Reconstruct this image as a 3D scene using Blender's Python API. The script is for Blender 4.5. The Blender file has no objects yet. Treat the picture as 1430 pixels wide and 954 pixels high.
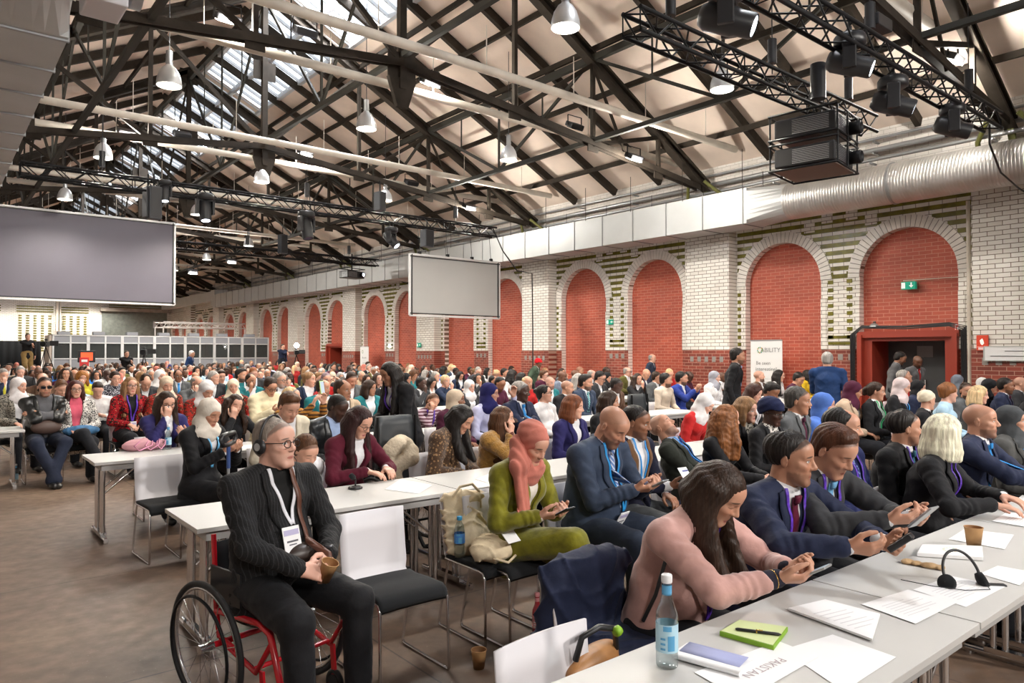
import bpy, bmesh, math, random
import numpy as np
from mathutils import Vector, Matrix

# ------------------------------------------------------------------ camera, light, exposure
SC = bpy.context.scene
COL = SC.collection
PI = math.pi
CAMH, YAW, PITCH, FPX = 1.72, math.radians(39.3), math.radians(0.91), 1002.0
EXPOSURE = 0.0
_c = bpy.data.cameras.new('camera'); cam = bpy.data.objects.new('camera', _c); COL.objects.link(cam)
cam.location = (0, 0, CAMH); cam.rotation_euler = (PI/2 + PITCH, 0, -YAW)
_c.sensor_width = 36; _c.lens = FPX/1430*36; _c.clip_start = 0.05; _c.clip_end = 300
SC.camera = cam
SC.view_settings.view_transform = 'Standard'; SC.view_settings.look = 'None'
SC.view_settings.gamma = 1; SC.view_settings.use_curve_mapping = False
SC.view_settings.exposure = EXPOSURE
SC.cycles.use_denoising = True
SC.cycles.max_bounces = 6; SC.cycles.diffuse_bounces = 4; SC.cycles.glossy_bounces = 3
SC.cycles.transmission_bounces = 6; SC.cycles.transparent_max_bounces = 8
SC.cycles.caustics_reflective = False; SC.cycles.caustics_refractive = False
SC.cycles.sample_clamp_indirect = 6
W = bpy.data.worlds.new('overcast_sky'); SC.world = W; W.use_nodes = True
W.node_tree.nodes['Background'].inputs[0].default_value = (0.86, 0.93, 1.0, 1)
W.node_tree.nodes['Background'].inputs[1].default_value = 2.2

def light(name, kind, loc, energy, color=(1,1,1), target=None, **kw):
    l = bpy.data.lights.new(name, kind); l.energy = energy; l.color = color
    for k, v in kw.items(): setattr(l, k, v)
    o = bpy.data.objects.new(name, l); COL.objects.link(o); o.location = loc
    if target is not None:
        o.rotation_euler = (Vector(target)-Vector(loc)).to_track_quat('-Z', 'Y').to_euler()
    return o
WARM = (1.0, 0.90, 0.78); COOL = (0.93, 0.96, 1.0)
RIDGE_X, RIDGE_Z, EAVE_Z, WALL_X, HALL_END = 7.0, 11.8, 6.9, 17.0, 69.0
SLOPE = (RIDGE_Z-EAVE_Z)/(WALL_X-RIDGE_X)
def roof_z(x): return RIDGE_Z - SLOPE*abs(x-RIDGE_X)
# daylight falling through the long skylight: area lights lying in the glazing
for _k in range(5):
    _y = 4 + 14*_k
    light('skylight_daylight', 'AREA', (8.5, _y, roof_z(8.5)+0.12), 7000, COOL, target=(8.5-0.46, _y, roof_z(8.5)-1),
          shape='RECTANGLE', size=1.8, size_y=13.5)
# stage lights on the rig over the stage, behind the photographer
for _x, _y, _z, _e, _t in ((-1.5,-5.5,5.6,900,(2.5,5,1)), (2.5,-6,5.8,1100,(4,6,1)), (7,-6,5.8,2600,(6,6,1)), (12,-5,5.6,2600,(9,7,1))):
    light('stage_light', 'SPOT', (_x,_y,_z), _e, (1.0,0.95,0.89), target=_t, spot_size=1.5, spot_blend=0.8, shadow_soft_size=0.35)

# ------------------------------------------------------------------ projection helpers
def ang(px): return YAW + math.atan((px-715)/FPX)
def at(px, Y): return Y*math.tan(ang(px))                       # world X of image column px on the line Y
def tag(o, label=None, cat=None, group=None, kind=None):
    if label: o['label'] = label
    if cat: o['category'] = cat
    if group: o['group'] = group
    if kind: o['kind'] = kind
    return o
def link(name, me, parent=None):
    o = bpy.data.objects.new(name, me); COL.objects.link(o)
    if parent is not None: o.parent = parent
    return o
def empty(name, loc=(0,0,0), rz=0, label=None, cat=None, group=None, kind=None):
    o = bpy.data.objects.new(name, None); COL.objects.link(o); o.location = loc; o.rotation_euler = (0,0,rz)
    o.empty_display_size = 0.1
    return tag(o, label, cat, group, kind)
def copy_tree(o, parent=None):
    c = o.copy(); COL.objects.link(c)
    if parent is not None: c.parent = parent
    for ch in o.children: copy_tree(ch, c)
    return c

# ------------------------------------------------------------------ materials
MATS = {}
def nodes(name):
    m = bpy.data.materials.new(name); m.use_nodes = True
    nt = m.node_tree; b = nt.nodes['Principled BSDF']
    return m, nt, b
def N(nt, t, **kw):
    n = nt.nodes.new(t)
    for k, v in kw.items():
        if k.startswith('i_'):
            n.inputs[int(k[2:]) if k[2:].isdigit() else k[2:]].default_value = v
        else: setattr(n, k, v)
    return n
def mth(nt, op, a, b=None, c=None):
    n = nt.nodes.new('ShaderNodeMath'); n.operation = op
    for i, v in enumerate((a, b, c)):
        if v is None: continue
        if isinstance(v, (int, float)): n.inputs[i].default_value = v
        else: nt.links.new(v, n.inputs[i])
    return n.outputs[0]
def mix(nt, fac, a, b):
    n = nt.nodes.new('ShaderNodeMix'); n.data_type = 'RGBA'
    for i, v in ((0, fac), (6, a), (7, b)):
        if isinstance(v, (int, float)): n.inputs[i].default_value = v
        elif isinstance(v, tuple): n.inputs[i].default_value = v if len(v) == 4 else v+(1,)
        else: nt.links.new(v, n.inputs[i])
    return n.outputs[2]
def M(name, color, rough=0.6, metal=0.0, noise=0.0, nscale=20, bump=0.0, bscale=200, sheen=0, coat=0, emit=0, trans=0, alpha=1, ior=None, stretch=None):
    if name in MATS: return MATS[name]
    m, nt, b = nodes(name); L = nt.links.new
    b.inputs['Base Color'].default_value = tuple(color)+(1,)
    b.inputs['Roughness'].default_value = rough; b.inputs['Metallic'].default_value = metal
    if sheen or name.startswith('cloth_'): b.inputs['Specular IOR Level'].default_value = 0.15
    if sheen: b.inputs['Sheen Weight'].default_value = sheen
    if coat: b.inputs['Coat Weight'].default_value = coat
    if trans: b.inputs['Transmission Weight'].default_value = trans
    if ior: b.inputs['IOR'].default_value = ior
    if alpha < 1: b.inputs['Alpha'].default_value = alpha
    if emit:
        b.inputs['Emission Color'].default_value = tuple(color)+(1,); b.inputs['Emission Strength'].default_value = emit
    if noise or bump:
        tc = N(nt, 'ShaderNodeTexCoord'); src = tc.outputs['Object']
        if stretch:
            mp = N(nt, 'ShaderNodeMapping'); mp.inputs['Scale'].default_value = stretch; L(src, mp.inputs[0]); src = mp.outputs[0]
    if noise:
        n = N(nt, 'ShaderNodeTexNoise'); n.inputs['Scale'].default_value = nscale; n.inputs['Detail'].default_value = 5; L(src, n.inputs[0])
        d = tuple(max(0, c*(1-noise)) for c in color); u = tuple(min(1, c*(1+noise)) for c in color)
        L(mix(nt, mth(nt, 'MULTIPLY_ADD', n.outputs[0], 2.4, -0.7), d, u), b.inputs['Base Color'])
    if bump:
        n = N(nt, 'ShaderNodeTexNoise'); n.inputs['Scale'].default_value = bscale; n.inputs['Detail'].default_value = 3; L(src, n.inputs[0])
        bp = N(nt, 'ShaderNodeBump'); bp.inputs['Strength'].default_value = bump; bp.inputs['Distance'].default_value = 0.01
        L(n.outputs[0], bp.inputs['Height']); L(bp.outputs[0], b.inputs['Normal'])
    if name in ('dark_riveted_steel','black_metal','dark_green_grey_steel'): b.inputs['Specular IOR Level'].default_value = 0.2
    MATS[name] = m
    return m
def brick(name, c1, c2, mortar, bw, bh, ms, axes='yz', rough=0.5, noise=0.15, bias=0.0, coat=0):
    if name in MATS: return MATS[name]
    m, nt, b = nodes(name); L = nt.links.new
    tc = N(nt, 'ShaderNodeTexCoord'); sp = N(nt, 'ShaderNodeSeparateXYZ'); cb = N(nt, 'ShaderNodeCombineXYZ')
    L(tc.outputs['Object'], sp.inputs[0])
    L(sp.outputs['xyz'.index(axes[0])], cb.inputs[0]); L(sp.outputs['xyz'.index(axes[1])], cb.inputs[1])
    br = N(nt, 'ShaderNodeTexBrick'); L(cb.outputs[0], br.inputs['Vector'])
    br.inputs['Scale'].default_value = 1; br.inputs['Brick Width'].default_value = bw; br.inputs['Row Height'].default_value = bh
    br.inputs['Mortar Size'].default_value = ms; br.inputs['Mortar Smooth'].default_value = 0.1; br.inputs['Bias'].default_value = bias
    br.inputs['Color1'].default_value = c1+(1,); br.inputs['Color2'].default_value = c2+(1,); br.inputs['Mortar'].default_value = mortar+(1,)
    n = N(nt, 'ShaderNodeTexNoise'); n.inputs['Scale'].default_value = 0.9; n.inputs['Detail'].default_value = 6; L(tc.outputs['Object'], n.inputs[0])
    f = mth(nt, 'MULTIPLY_ADD', n.outputs[0], noise*2.5, 1-noise*1.25)
    vm = N(nt, 'ShaderNodeVectorMath', operation='SCALE'); L(br.outputs[0], vm.inputs[0]); L(f, vm.inputs['Scale'])
    L(vm.outputs[0], b.inputs['Base Color']); b.inputs['Roughness'].default_value = rough
    if coat: b.inputs['Coat Weight'].default_value = coat
    bp = N(nt, 'ShaderNodeBump'); bp.inputs['Strength'].default_value = 0.5; bp.inputs['Distance'].default_value = 0.006; bp.invert = True
    L(br.outputs['Fac'], bp.inputs['Height']); L(bp.outputs[0], b.inputs['Normal'])
    MATS[name] = m
    return m

STEEL = M('dark_riveted_steel', (0.030,0.023,0.017), 0.75, 0.0, noise=0.3, nscale=4)
BLACK = M('black_metal', (0.008,0.008,0.009), 0.5)
BLACKP = M('black_plastic', (0.015,0.015,0.017), 0.4)
CHROME = M('chrome', (0.75,0.75,0.76), 0.12, 1.0)
GREYM = M('grey_metal', (0.38,0.39,0.40), 0.4, 0.7)
WHITEP = M('white_lacquer', (0.68,0.66,0.69), 0.5)
CREAMPIPE = M('cream_painted_pipe', (0.62,0.56,0.48), 0.5, noise=0.12, nscale=3)
TABLETOP = M('grey_laminate', (0.56,0.555,0.54), 0.4, noise=0.03, nscale=2)
TABLEEDGE = M('table_edge', (0.36,0.355,0.35), 0.5)
PAPER = M('white_paper', (0.85,0.85,0.86), 0.7)
BLACKFAB = M('black_fabric', (0.016,0.017,0.019), 0.85, sheen=0.05, bump=0.3, bscale=500)
LAMP_GLOW = M('lamp_glow', (1.0,0.95,0.85), emit=14)
LENS_GLOW = M('lens_glow', (0.85,0.9,1.0), emit=4)

# ------------------------------------------------------------------ mesh builder
class MB:
    def __init__(s): s.v = []; s.f = []; s.m = []; s.cur = 0; s.sm = []; s.smooth = False
    def mat(s, i): s.cur = i; return s
    def add(s, vs, fs):
        o = len(s.v); s.v.extend([tuple(v) for v in vs])
        for f in fs: s.f.append([o+i for i in f]); s.m.append(s.cur); s.sm.append(s.smooth)
        return s
    def box(s, c, d, R=None):
        c = Vector(c); h = [x/2 for x in d]
        vs = [Vector((sx*h[0], sy*h[1], sz*h[2])) for sz in (-1,1) for sy in (-1,1) for sx in (-1,1)]
        if R is not None: vs = [R @ v for v in vs]
        return s.add([v+c for v in vs], [(0,2,3,1),(4,5,7,6),(0,1,5,4),(2,6,7,3),(0,4,6,2),(1,3,7,5)])
    def quad(s, a, b, c, d): return s.add([a,b,c,d], [(0,1,2,3)])
    def bar(s, a, b, w, h=None, up=(0,0,1)):
        h = h or w; a, b = Vector(a), Vector(b); z = (b-a); ln = z.length
        if ln < 1e-6: return s
        z.normalize(); u = Vector(up)
        if abs(z.dot(u)) > 0.98: u = Vector((1,0,0))
        x = u.cross(z).normalized(); y = z.cross(x)
        return s.box((a+b)/2, (w,h,ln), Matrix((x,y,z)).transposed())
    def tube(s, pts, r, n=8, closed=False, caps=True):
        pts = [Vector(p) for p in pts]; k = len(pts)
        rs = r if isinstance(r, (list, tuple)) else [r]*k
        old = s.smooth; s.smooth = True
        rings = []; nrm = None
        for i, p in enumerate(pts):
            a = pts[i-1] if (i > 0 or closed) else p
            b = pts[(i+1) % k] if (i < k-1 or closed) else p
            t = (b-a).normalized()
            if nrm is None:
                nrm = t.orthogonal().normalized()
            else:
                nrm = (nrm - t*nrm.dot(t))
                nrm = nrm.normalized() if nrm.length > 1e-5 else t.orthogonal().normalized()
            bn = t.cross(nrm)
            rings.append([p + (nrm*math.cos(2*PI*j/n) + bn*math.sin(2*PI*j/n))*rs[i] for j in range(n)])
        vs = [v for rg in rings for v in rg]; fs = []
        for i in range(k if closed else k-1):
            i2 = (i+1) % k
            for j in range(n):
                j2 = (j+1) % n
                fs.append((i*n+j, i*n+j2, i2*n+j2, i2*n+j))
        s.add(vs, fs)
        if caps and not closed:
            s.smooth = False
            s.add(rings[0], [tuple(range(n-1,-1,-1))]); s.add(rings[-1], [tuple(range(n))])
        s.smooth = old
        return s
    def cyl(s, a, b, r0, r1=None, n=16): return s.tube([a,b], [r0, r0 if r1 is None else r1], n)
    def lathe(s, prof, c=(0,0,0), n=24, R=None, mats=None, caps=False):
        c = Vector(c); old = s.smooth; s.smooth = True; base = len(s.v); vs = []
        for (r, z) in prof:
            for j in range(n):
                a = 2*PI*j/n; v = Vector((r*math.cos(a), r*math.sin(a), z))
                if R is not None: v = R @ v
                vs.append(v+c)
        s.v.extend([tuple(v) for v in vs])
        for i in range(len(prof)-1):
            if mats: s.cur = mats[i]
            for j in range(n):
                j2 = (j+1) % n
                s.f.append([base+i*n+j, base+i*n+j2, base+(i+1)*n+j2, base+(i+1)*n+j]); s.m.append(s.cur); s.sm.append(True)
        if caps:
            s.f.append([base+j for j in range(n-1,-1,-1)]); s.m.append(s.cur); s.sm.append(False)
            s.f.append([base+(len(prof)-1)*n+j for j in range(n)]); s.m.append(s.cur); s.sm.append(False)
        s.smooth = old
        return s
    def grid(s, P, thick=None):
        """P[i][j] points -> sheet; thick = offset vector for a second side"""
        ni, nj = len(P), len(P[0]); old = s.smooth; s.smooth = True
        vs = [Vector(p) for r in P for p in r]; fs = [(i*nj+j, i*nj+j+1, (i+1)*nj+j+1, (i+1)*nj+j) for i in range(ni-1) for j in range(nj-1)]
        if thick is None: s.add(vs, fs)
        else:
            th = Vector(thick) if not callable(thick) else None
            vb = [v+(th if th is not None else thick(v)) for v in vs]; n = len(vs)
            fb = [tuple(n+i for i in reversed(f)) for f in fs]; ed = []
            for j in range(nj-1): ed += [(j+1, j, n+j, n+j+1), ((ni-1)*nj+j, (ni-1)*nj+j+1, n+(ni-1)*nj+j+1, n+(ni-1)*nj+j)]
            for i in range(ni-1): ed += [(i*nj, (i+1)*nj, n+(i+1)*nj, n+i*nj), ((i+1)*nj+nj-1, i*nj+nj-1, n+i*nj+nj-1, n+(i+1)*nj+nj-1)]
            s.add(vs+vb, fs+fb+ed)
        s.smooth = old
        return s
    def mesh(s, name, mats):
        me = bpy.data.meshes.new(name); me.from_pydata(s.v, [], s.f)
        for m in (mats if isinstance(mats, (list, tuple)) else [mats]): me.materials.append(m)
        me.polygons.foreach_set('material_index', s.m); me.polygons.foreach_set('use_smooth', s.sm); me.update()
        return me
    def build(s, name, mats, parent=None): return link(name, s.mesh(name, mats), parent)

def bevel(o, w=0.003, seg=2):
    md = o.modifiers.new('bevel', 'BEVEL'); md.width = w; md.segments = seg; md.limit_method = 'ANGLE'; return o
def struct(o): o['kind'] = 'structure'; return o
def text_mesh(mb, txt, size, fn, align='CENTER'):
    """flat letters appended to mb; fn maps (x, y) of the text plane into space"""
    cu = bpy.data.curves.new('t', 'FONT'); cu.body = txt; cu.size = size; cu.align_x = align; cu.resolution_u = 2
    o = bpy.data.objects.new('t', cu); me = o.to_mesh()
    vs = [fn(v.co.x, v.co.y) for v in me.vertices]; fs = [tuple(p.vertices) for p in me.polygons]
    o.to_mesh_clear(); bpy.data.objects.remove(o); bpy.data.curves.remove(cu)
    mb.add(vs, fs)
# ================================================================== THE HALL
def floor_material():
    m, nt, b = nodes('worn_concrete_floor'); L = nt.links.new
    tc = N(nt, 'ShaderNodeTexCoord')
    n1 = N(nt, 'ShaderNodeTexNoise'); n1.inputs['Scale'].default_value = 0.55; n1.inputs['Detail'].default_value = 8; n1.inputs['Roughness'].default_value = 0.65
    n2 = N(nt, 'ShaderNodeTexNoise'); n2.inputs['Scale'].default_value = 9; n2.inputs['Detail'].default_value = 8
    n3 = N(nt, 'ShaderNodeTexNoise'); n3.inputs['Scale'].default_value = 70; n3.inputs['Detail'].default_value = 2
    for n in (n1, n2, n3): L(tc.outputs['Object'], n.inputs[0])
    r = N(nt, 'ShaderNodeValToRGB'); L(n1.outputs[0], r.inputs[0])
    e = r.color_ramp.elements; e[0].position = 0.3; e[0].color = (0.075,0.047,0.030,1); e[1].position = 0.72; e[1].color = (0.25,0.165,0.105,1)
    k = e.new(0.5); k.color = (0.16,0.10,0.066,1)
    c = mix(nt, mth(nt, 'MULTIPLY_ADD', n2.outputs[0], 1.6, -0.55), r.outputs[0], (0.11,0.082,0.065))
    spots = mth(nt, 'GREATER_THAN', n3.outputs[0], 0.72)
    c = mix(nt, mth(nt, 'MULTIPLY', spots, 0.45), c, (0.42,0.36,0.30))
    br = N(nt, 'ShaderNodeTexBrick'); L(tc.outputs['Object'], br.inputs[0])
    br.inputs['Scale'].default_value = 1; br.inputs['Brick Width'].default_value = 2.1; br.inputs['Row Height'].default_value = 2.1; br.inputs['Mortar Size'].default_value = 0.006; br.offset = 0
    c = mix(nt, mth(nt, 'MULTIPLY', br.outputs['Fac'], 0.7), c, (0.03,0.022,0.018))
    L(c, b.inputs['Base Color'])
    L(mth(nt, 'MULTIPLY_ADD', n2.outputs[0], 0.4, 0.32), b.inputs['Roughness'])
    bp = N(nt, 'ShaderNodeBump'); bp.inputs['Strength'].default_value = 0.25; bp.inputs['Distance'].default_value = 0.01
    L(n2.outputs[0], bp.inputs['Height']); L(bp.outputs[0], b.inputs['Normal'])
    return m
f = MB(); f.quad((-6,-9,0),(18,-9,0),(18,HALL_END+1,0),(-6,HALL_END+1,0)); struct(f.build('floor', floor_material()))

WHITEBRICK = brick('white_glazed_brick', (0.90,0.87,0.82), (0.80,0.76,0.70), (0.20,0.155,0.115), 0.27, 0.095, 0.007, rough=0.25, coat=0.3)
PAINTBRICK = brick('painted_brick', (0.74,0.70,0.66), (0.66,0.62,0.57), (0.40,0.36,0.32), 0.27, 0.095, 0.005, rough=0.6)
REDBRICK = brick('red_brick_infill', (0.50,0.098,0.056), (0.38,0.066,0.038), (0.60,0.28,0.20), 0.26, 0.085, 0.006, rough=0.6, noise=0.3)
DADOBRICK = brick('dark_red_brick', (0.30,0.060,0.038), (0.18,0.035,0.024), (0.48,0.30,0.23), 0.26, 0.085, 0.006, rough=0.45, noise=0.3)
FARBRICK = brick('white_glazed_brick_far', (0.80,0.79,0.76), (0.70,0.68,0.64), (0.25,0.23,0.2), 0.27, 0.095, 0.007, axes='xz', rough=0.35)
OLIVE = M('olive_glazed_brick', (0.14,0.125,0.012), 0.25, noise=0.45, nscale=6, coat=0.3)
JOINT = M('dark_mortar', (0.10,0.08,0.06), 0.9)
VOUSS = M('white_glazed_voussoir', (0.80,0.76,0.71), 0.25, noise=0.08, nscale=5, coat=0.3)
GREYBRICK = M('grey_plugged_opening', (0.30,0.28,0.26), 0.8)

PIERS = [4.7+7.18*k for k in range(-1, 9)]
ARCH_OFF, AR, SPRING, DADO = (2.12, 5.14), 1.04, 3.50, 1.80
ARCHES = [p+o for p in PIERS for o in ARCH_OFF if p+o < HALL_END-1.5]
DOOR_ARCHES = (4.7+2.12, 4.7+7.18*4+2.12)
def arch_pts(yc, r, n=20):
    return [(yc-r*math.cos(PI*i/n), SPRING+r*math.sin(PI*i/n)) for i in range(n+1)]
w = MB(); X = WALL_X
# mats: 0 white, 1 painted, 2 red infill, 3 dado, 4 olive, 5 voussoir, 6 joint, 7 grey
def wq(y0, y1, z0, z1, x=X, flip=False):
    if y1-y0 > 1e-4 and z1-z0 > 1e-4: w.quad((x,y0,z0),(x,y0,z1),(x,y1,z1),(x,y1,z0))
TOPW = 5.25
w.mat(1); wq(-9, HALL_END, TOPW, EAVE_Z+0.3)
prev = -9
for yc in ARCHES:
    w.mat(3); wq(prev, yc-AR, 0, DADO); w.mat(0); wq(prev, yc-AR, DADO, TOPW)
    pts = arch_pts(yc, AR)
    for (a, za), (b, zb) in zip(pts, pts[1:]):
        w.add([(X,a,za),(X,a,TOPW),(X,b,TOPW),(X,b,zb)], [(0,1,2,3)])
    # reveal of the blind arch
    w.mat(0)
    prof = [(yc-AR,0)]+pts+[(yc+AR,0)]
    for (a, za), (b, zb) in zip(prof, prof[1:]):
        w.add([(X,a,za),(X+0.22,a,za),(X+0.22,b,zb),(X,b,zb)], [(0,1,2,3)])
    prev = yc+AR
w.mat(3); wq(prev, HALL_END, 0, DADO); w.mat(0); wq(prev, HALL_END, DADO, TOPW)
w.mat(2)
for yc in ARCHES:
    if any(abs(yc-d) < 0.1 for d in DOOR_ARCHES):
        wq(yc-AR-0.1, yc+AR+0.1, 2.14, SPRING+AR+0.1, X+0.2)
    else: wq(yc-AR-0.1, yc+AR+0.1, 0, SPRING+AR+0.1, X+0.2)
def proud(y0, y1, z0, z1, d=0.012):
    w.box((X-d/2, (y0+y1)/2, (z0+z1)/2), (d, y1-y0, z1-z0))
RO = AR+0.27
for yc in ARCHES:
    near = yc < 40
    nv = 34 if near else 18
    w.mat(6)
    for i in range(nv):                                    # voussoirs over a dark backing
        a0 = PI*i/nv+0.006; a1 = PI*(i+1)/nv-0.006
        w.mat(5)
        q = [(yc-r*math.cos(a), SPRING+r*math.sin(a)) for r, a in ((AR,a0),(AR,a1),(RO,a1),(RO,a0))]
        w.add([(X-0.03,y,z) for y, z in q]+[(X,y,z) for y, z in q], [(0,1,2,3),(0,4,5,1),(1,5,6,2),(2,6,7,3),(3,7,4,0)])
    w.mat(6)
    q1 = arch_pts(yc, AR+0.005, 24); q2 = arch_pts(yc, RO-0.005, 24)
    for i in range(24):
        w.add([(X-0.012,)+q1[i],(X-0.012,)+q1[i+1],(X-0.012,)+q2[i+1],(X-0.012,)+q2[i]], [(0,1,2,3)])
    w.mat(0)
    for sgn in (-1, 1):                                    # white quoin strip beside each arch
        a, b = sorted((yc+sgn*AR, yc+sgn*(AR+0.13)))
        if True: proud(a, b, DADO, SPRING-0.45, 0.03)
# olive stripes in the spandrels, cut by the arch rings
def spans(y0, y1, z):
    out = [(y0, y1)]
    for yc in ARCHES:
        if z < SPRING+RO:
            hw = RO if z < SPRING else math.sqrt(max(0, RO*RO-(z-SPRING)**2))
            nw = []
            for a, b in out:
                if yc+hw <= a or yc-hw >= b: nw.append((a, b)); continue
                if yc-hw > a: nw.append((a, yc-hw))
                if yc+hw < b: nw.append((yc+hw, b))
            out = nw
    return [(a, b) for a, b in out if b-a > 0.05]
for k, p in enumerate(PIERS[:-1]):
    y0, y1 = p+0.74, PIERS[k+1]-0.74
    w.mat(4)
    z = SPRING+0.02; i = 0
    while z < TOPW-0.08:
        for a, b in spans(y0, y1, z+0.04): w.box((X-0.004, (a+b)/2, z+0.04), (0.012, b-a-0.02, 0.095))
        z += 0.19; i += 1
    mid = p+sum(ARCH_OFF)/2
    for s in (-1, 1):                                      # dotted olive columns on the post
        for i in range(9): w.box((X-0.006, mid+s*0.23, 2.1+i*0.19-0.0), (0.014, 0.13, 0.09))
        for i in range(8): w.box((X-0.006, (p+0.80 if s < 0 else PIERS[k+1]-0.80), 1.95+i*0.19), (0.014, 0.10, 0.09))
    for z in (1.92, 2.05)[:2] if False else (1.95,):
        w.box((X-0.006, mid, z), (0.014, 0.60, 0.07)); w.box((X-0.006, mid, z+0.15), (0.014, 0.60, 0.07))
    w.mat(0)
    for i, (dy, dz) in enumerate(((-0.75,4.82),(-0.3,5.0),(0.3,5.0),(0.75,4.82))): w.box((X-0.01, mid+dy, dz), (0.03, 0.27, 0.24))
    w.mat(7)
    for s in (-0.25, 0, 0.25): w.box((X-0.004, mid+s, 1.62), (0.012, 0.12, 0.14))
# pilasters
for p in PIERS:
    w.mat(0); w.box((X-0.17, p, (DADO+5.6)/2), (0.36, 1.42, 5.6-DADO))
    w.mat(3); w.box((X-0.18, p, DADO/2), (0.38, 1.46, DADO))
    w.mat(7)
    for s in (-0.48,-0.24,0,0.24,0.48): w.box((X-0.372, p+s, 1.55), (0.014, 0.11, 0.15))
w.mat(0); w.box((X-0.06, (HALL_END-9)/2, TOPW+0.02), (0.14, HALL_END+9, 0.1))
struct(w.build('wall_right', [WHITEBRICK, PAINTBRICK, REDBRICK, DADOBRICK, OLIVE, VOUSS, JOINT, GREYBRICK]))

# doors in two of the arches
REDFRAME = M('red_painted_steel', (0.33,0.045,0.025), 0.4)
DOORGREY = M('dark_grey_door', (0.055,0.062,0.068), 0.45, noise=0.15, nscale=3)
LEDGE = M('green_exit_glow', (0.02,0.42,0.25), 0.4, emit=0.5); SIGNW = M('sign_white', (0.9,0.95,0.92), 0.5, emit=0.3)
SIGNRED = M('sign_red', (0.75,0.07,0.03), 0.4)
for n_, yc in enumerate(DOOR_ARCHES):
    d = struct(empty('door_%d' % (n_+1), (X+0.9, yc, 0)))
    m = MB(); hw = AR-0.02
    for s in (-1, 1): m.box((-0.45, s*(hw-0.13), 1.07), (0.9, 0.24, 2.14)); m.box((-0.98, s*(hw-0.02), 1.07), (0.14, 0.10, 2.14))
    m.box((-0.45, 0, 2.07), (0.9, 2*hw-0.5, 0.16)); m.box((-0.95, 0, 2.14), (0.10, 2*hw+0.1, 0.14))
    m.build('door_frame', REDFRAME, d)
    for s in (-1, 1):
        m = MB().box((-0.02, s*0.385, 1.0), (0.05, 0.765, 1.99)); lf = bevel(m.build('door_leaf', DOORGREY, d), 0.006)
        h = MB().box((-0.07, s*0.06, 1.02), (0.05, 0.025, 0.16)); h.build('door_handle', CHROME, lf)
    m = MB().box((-0.06, -0.05, 1.75), (0.012, 0.34, 0.26)); m.build('notice_board', M('grey_notice', (0.25,0.26,0.27), 0.5), d)
# cables laid round the near door frame
cb = MB(); y0 = DOOR_ARCHES[0]
for j in range(4):
    o = 0.03*j
    cb.tube([(X-0.1-o*0.5, y0-1.13-o, 0.02), (X-0.1, y0-1.12-o, 2.2+o), (X-0.13, y0-0.9, 2.3+o*0.7), (X-0.1, y0, 2.26+o*0.6+0.02*math.sin(j)), (X-0.12, y0+0.95, 2.3+o*0.5), (X-0.1, y0+1.12+o, 2.15), (X-0.1, y0+1.14+o, 0.02)], 0.014, 6)
tag(cb.build('cable_bundle', BLACKP), 'black cables taped around the red steel frame of the near door', 'cable')

# far wall
F = MB(); Yf = HALL_END
F.mat(0)
def fq(x0, x1, z0, z1, y=Yf): F.quad((x0,y,z0),(x0,y,z1),(x1,y,z1),(x1,y,z0))
fq(-6, 17, 0, 6.9)
F.mat(2); F.add([(-6,Yf,6.9),(17,Yf,6.9),(RIDGE_X,Yf,RIDGE_Z),(-3,Yf,6.9)], [(0,1,2)])
F.mat(1)
def dots(x0, x1, z0, z1, nx):
    for i in range(nx):
        cx = x0+(x1-x0)*(i+0.5)/nx
        z = z0
        while z < z1: F.box((cx, Yf-0.03, z), ((x1-x0)/nx*0.45, 0.06, 0.10)); z += 0.2
    for zz in (z1+0.15, z1+0.35, z1+0.55): F.box(((x0+x1)/2, Yf-0.03, zz), (x1-x0, 0.06, 0.09))
dots(1.5, 4.6, 2.0, 4.9, 5); dots(5.6, 8.1, 1.9, 4.9, 5); dots(8.6, 10.6, 1.9, 4.9, 4)
for zz in (5.6, 5.8): F.box((14.2, Yf-0.03, zz), (4.2, 0.06, 0.09))
F.mat(3); F.box((8.33, Yf-0.2, 5.0), (0.16, 0.3, 3.0)); F.box((8.55, Yf-0.2, 5.0), (0.10, 0.3, 3.0))
struct(F.build('wall_far', [FARBRICK, OLIVE, M('grey_render', (0.33,0.30,0.27), 0.9, noise=0.2, nscale=2), CREAMPIPE]))
rd = struct(empty('door_3', (14.1, Yf-0.15, 0)))
m = MB()
for i in range(44): m.box((0, 0, 0.06+i*0.12), (5.1, 0.05+0.03*(i%2), 0.118))
m.build('roller_shutter', M('grey_green_shutter', (0.16,0.18,0.165), 0.5, noise=0.2, nscale=4), rd)
MB().box((1.8, -0.15, 4.2), (0.75, 0.2, 0.6)).build('vent_box', WHITEP, rd)
MB().lathe([(0.16,0),(0.16,0.1),(0.001,0.1)], (1.8,-0.25,4.2), 20, Matrix.Rotation(PI/2,3,'X')).build('vent_opening', BLACKP, rd)
m = MB(); m.box((0,-0.2,5.4), (5.4,0.4,0.3)); m.build('shutter_housing', M('grey_render', (0,0,0)), rd)
m = MB(); m.quad((-3.2,-9,0),(-3.2,HALL_END,0),(-3.2,HALL_END,6.9),(-3.2,-9,6.9)); struct(m.build('wall_left', PAINTBRICK))
m = MB(); m.quad((-6,-9,0),(-6,-9,6.9),(18,-9,6.9),(18,-9,0)); m.add([(-3,-9,6.9),(17,-9,6.9),(RIDGE_X,-9,RIDGE_Z)], [(0,1,2)])
struct(m.build('wall_back', M('painted_plaster', (0.62,0.58,0.54), 0.8)))

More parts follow.
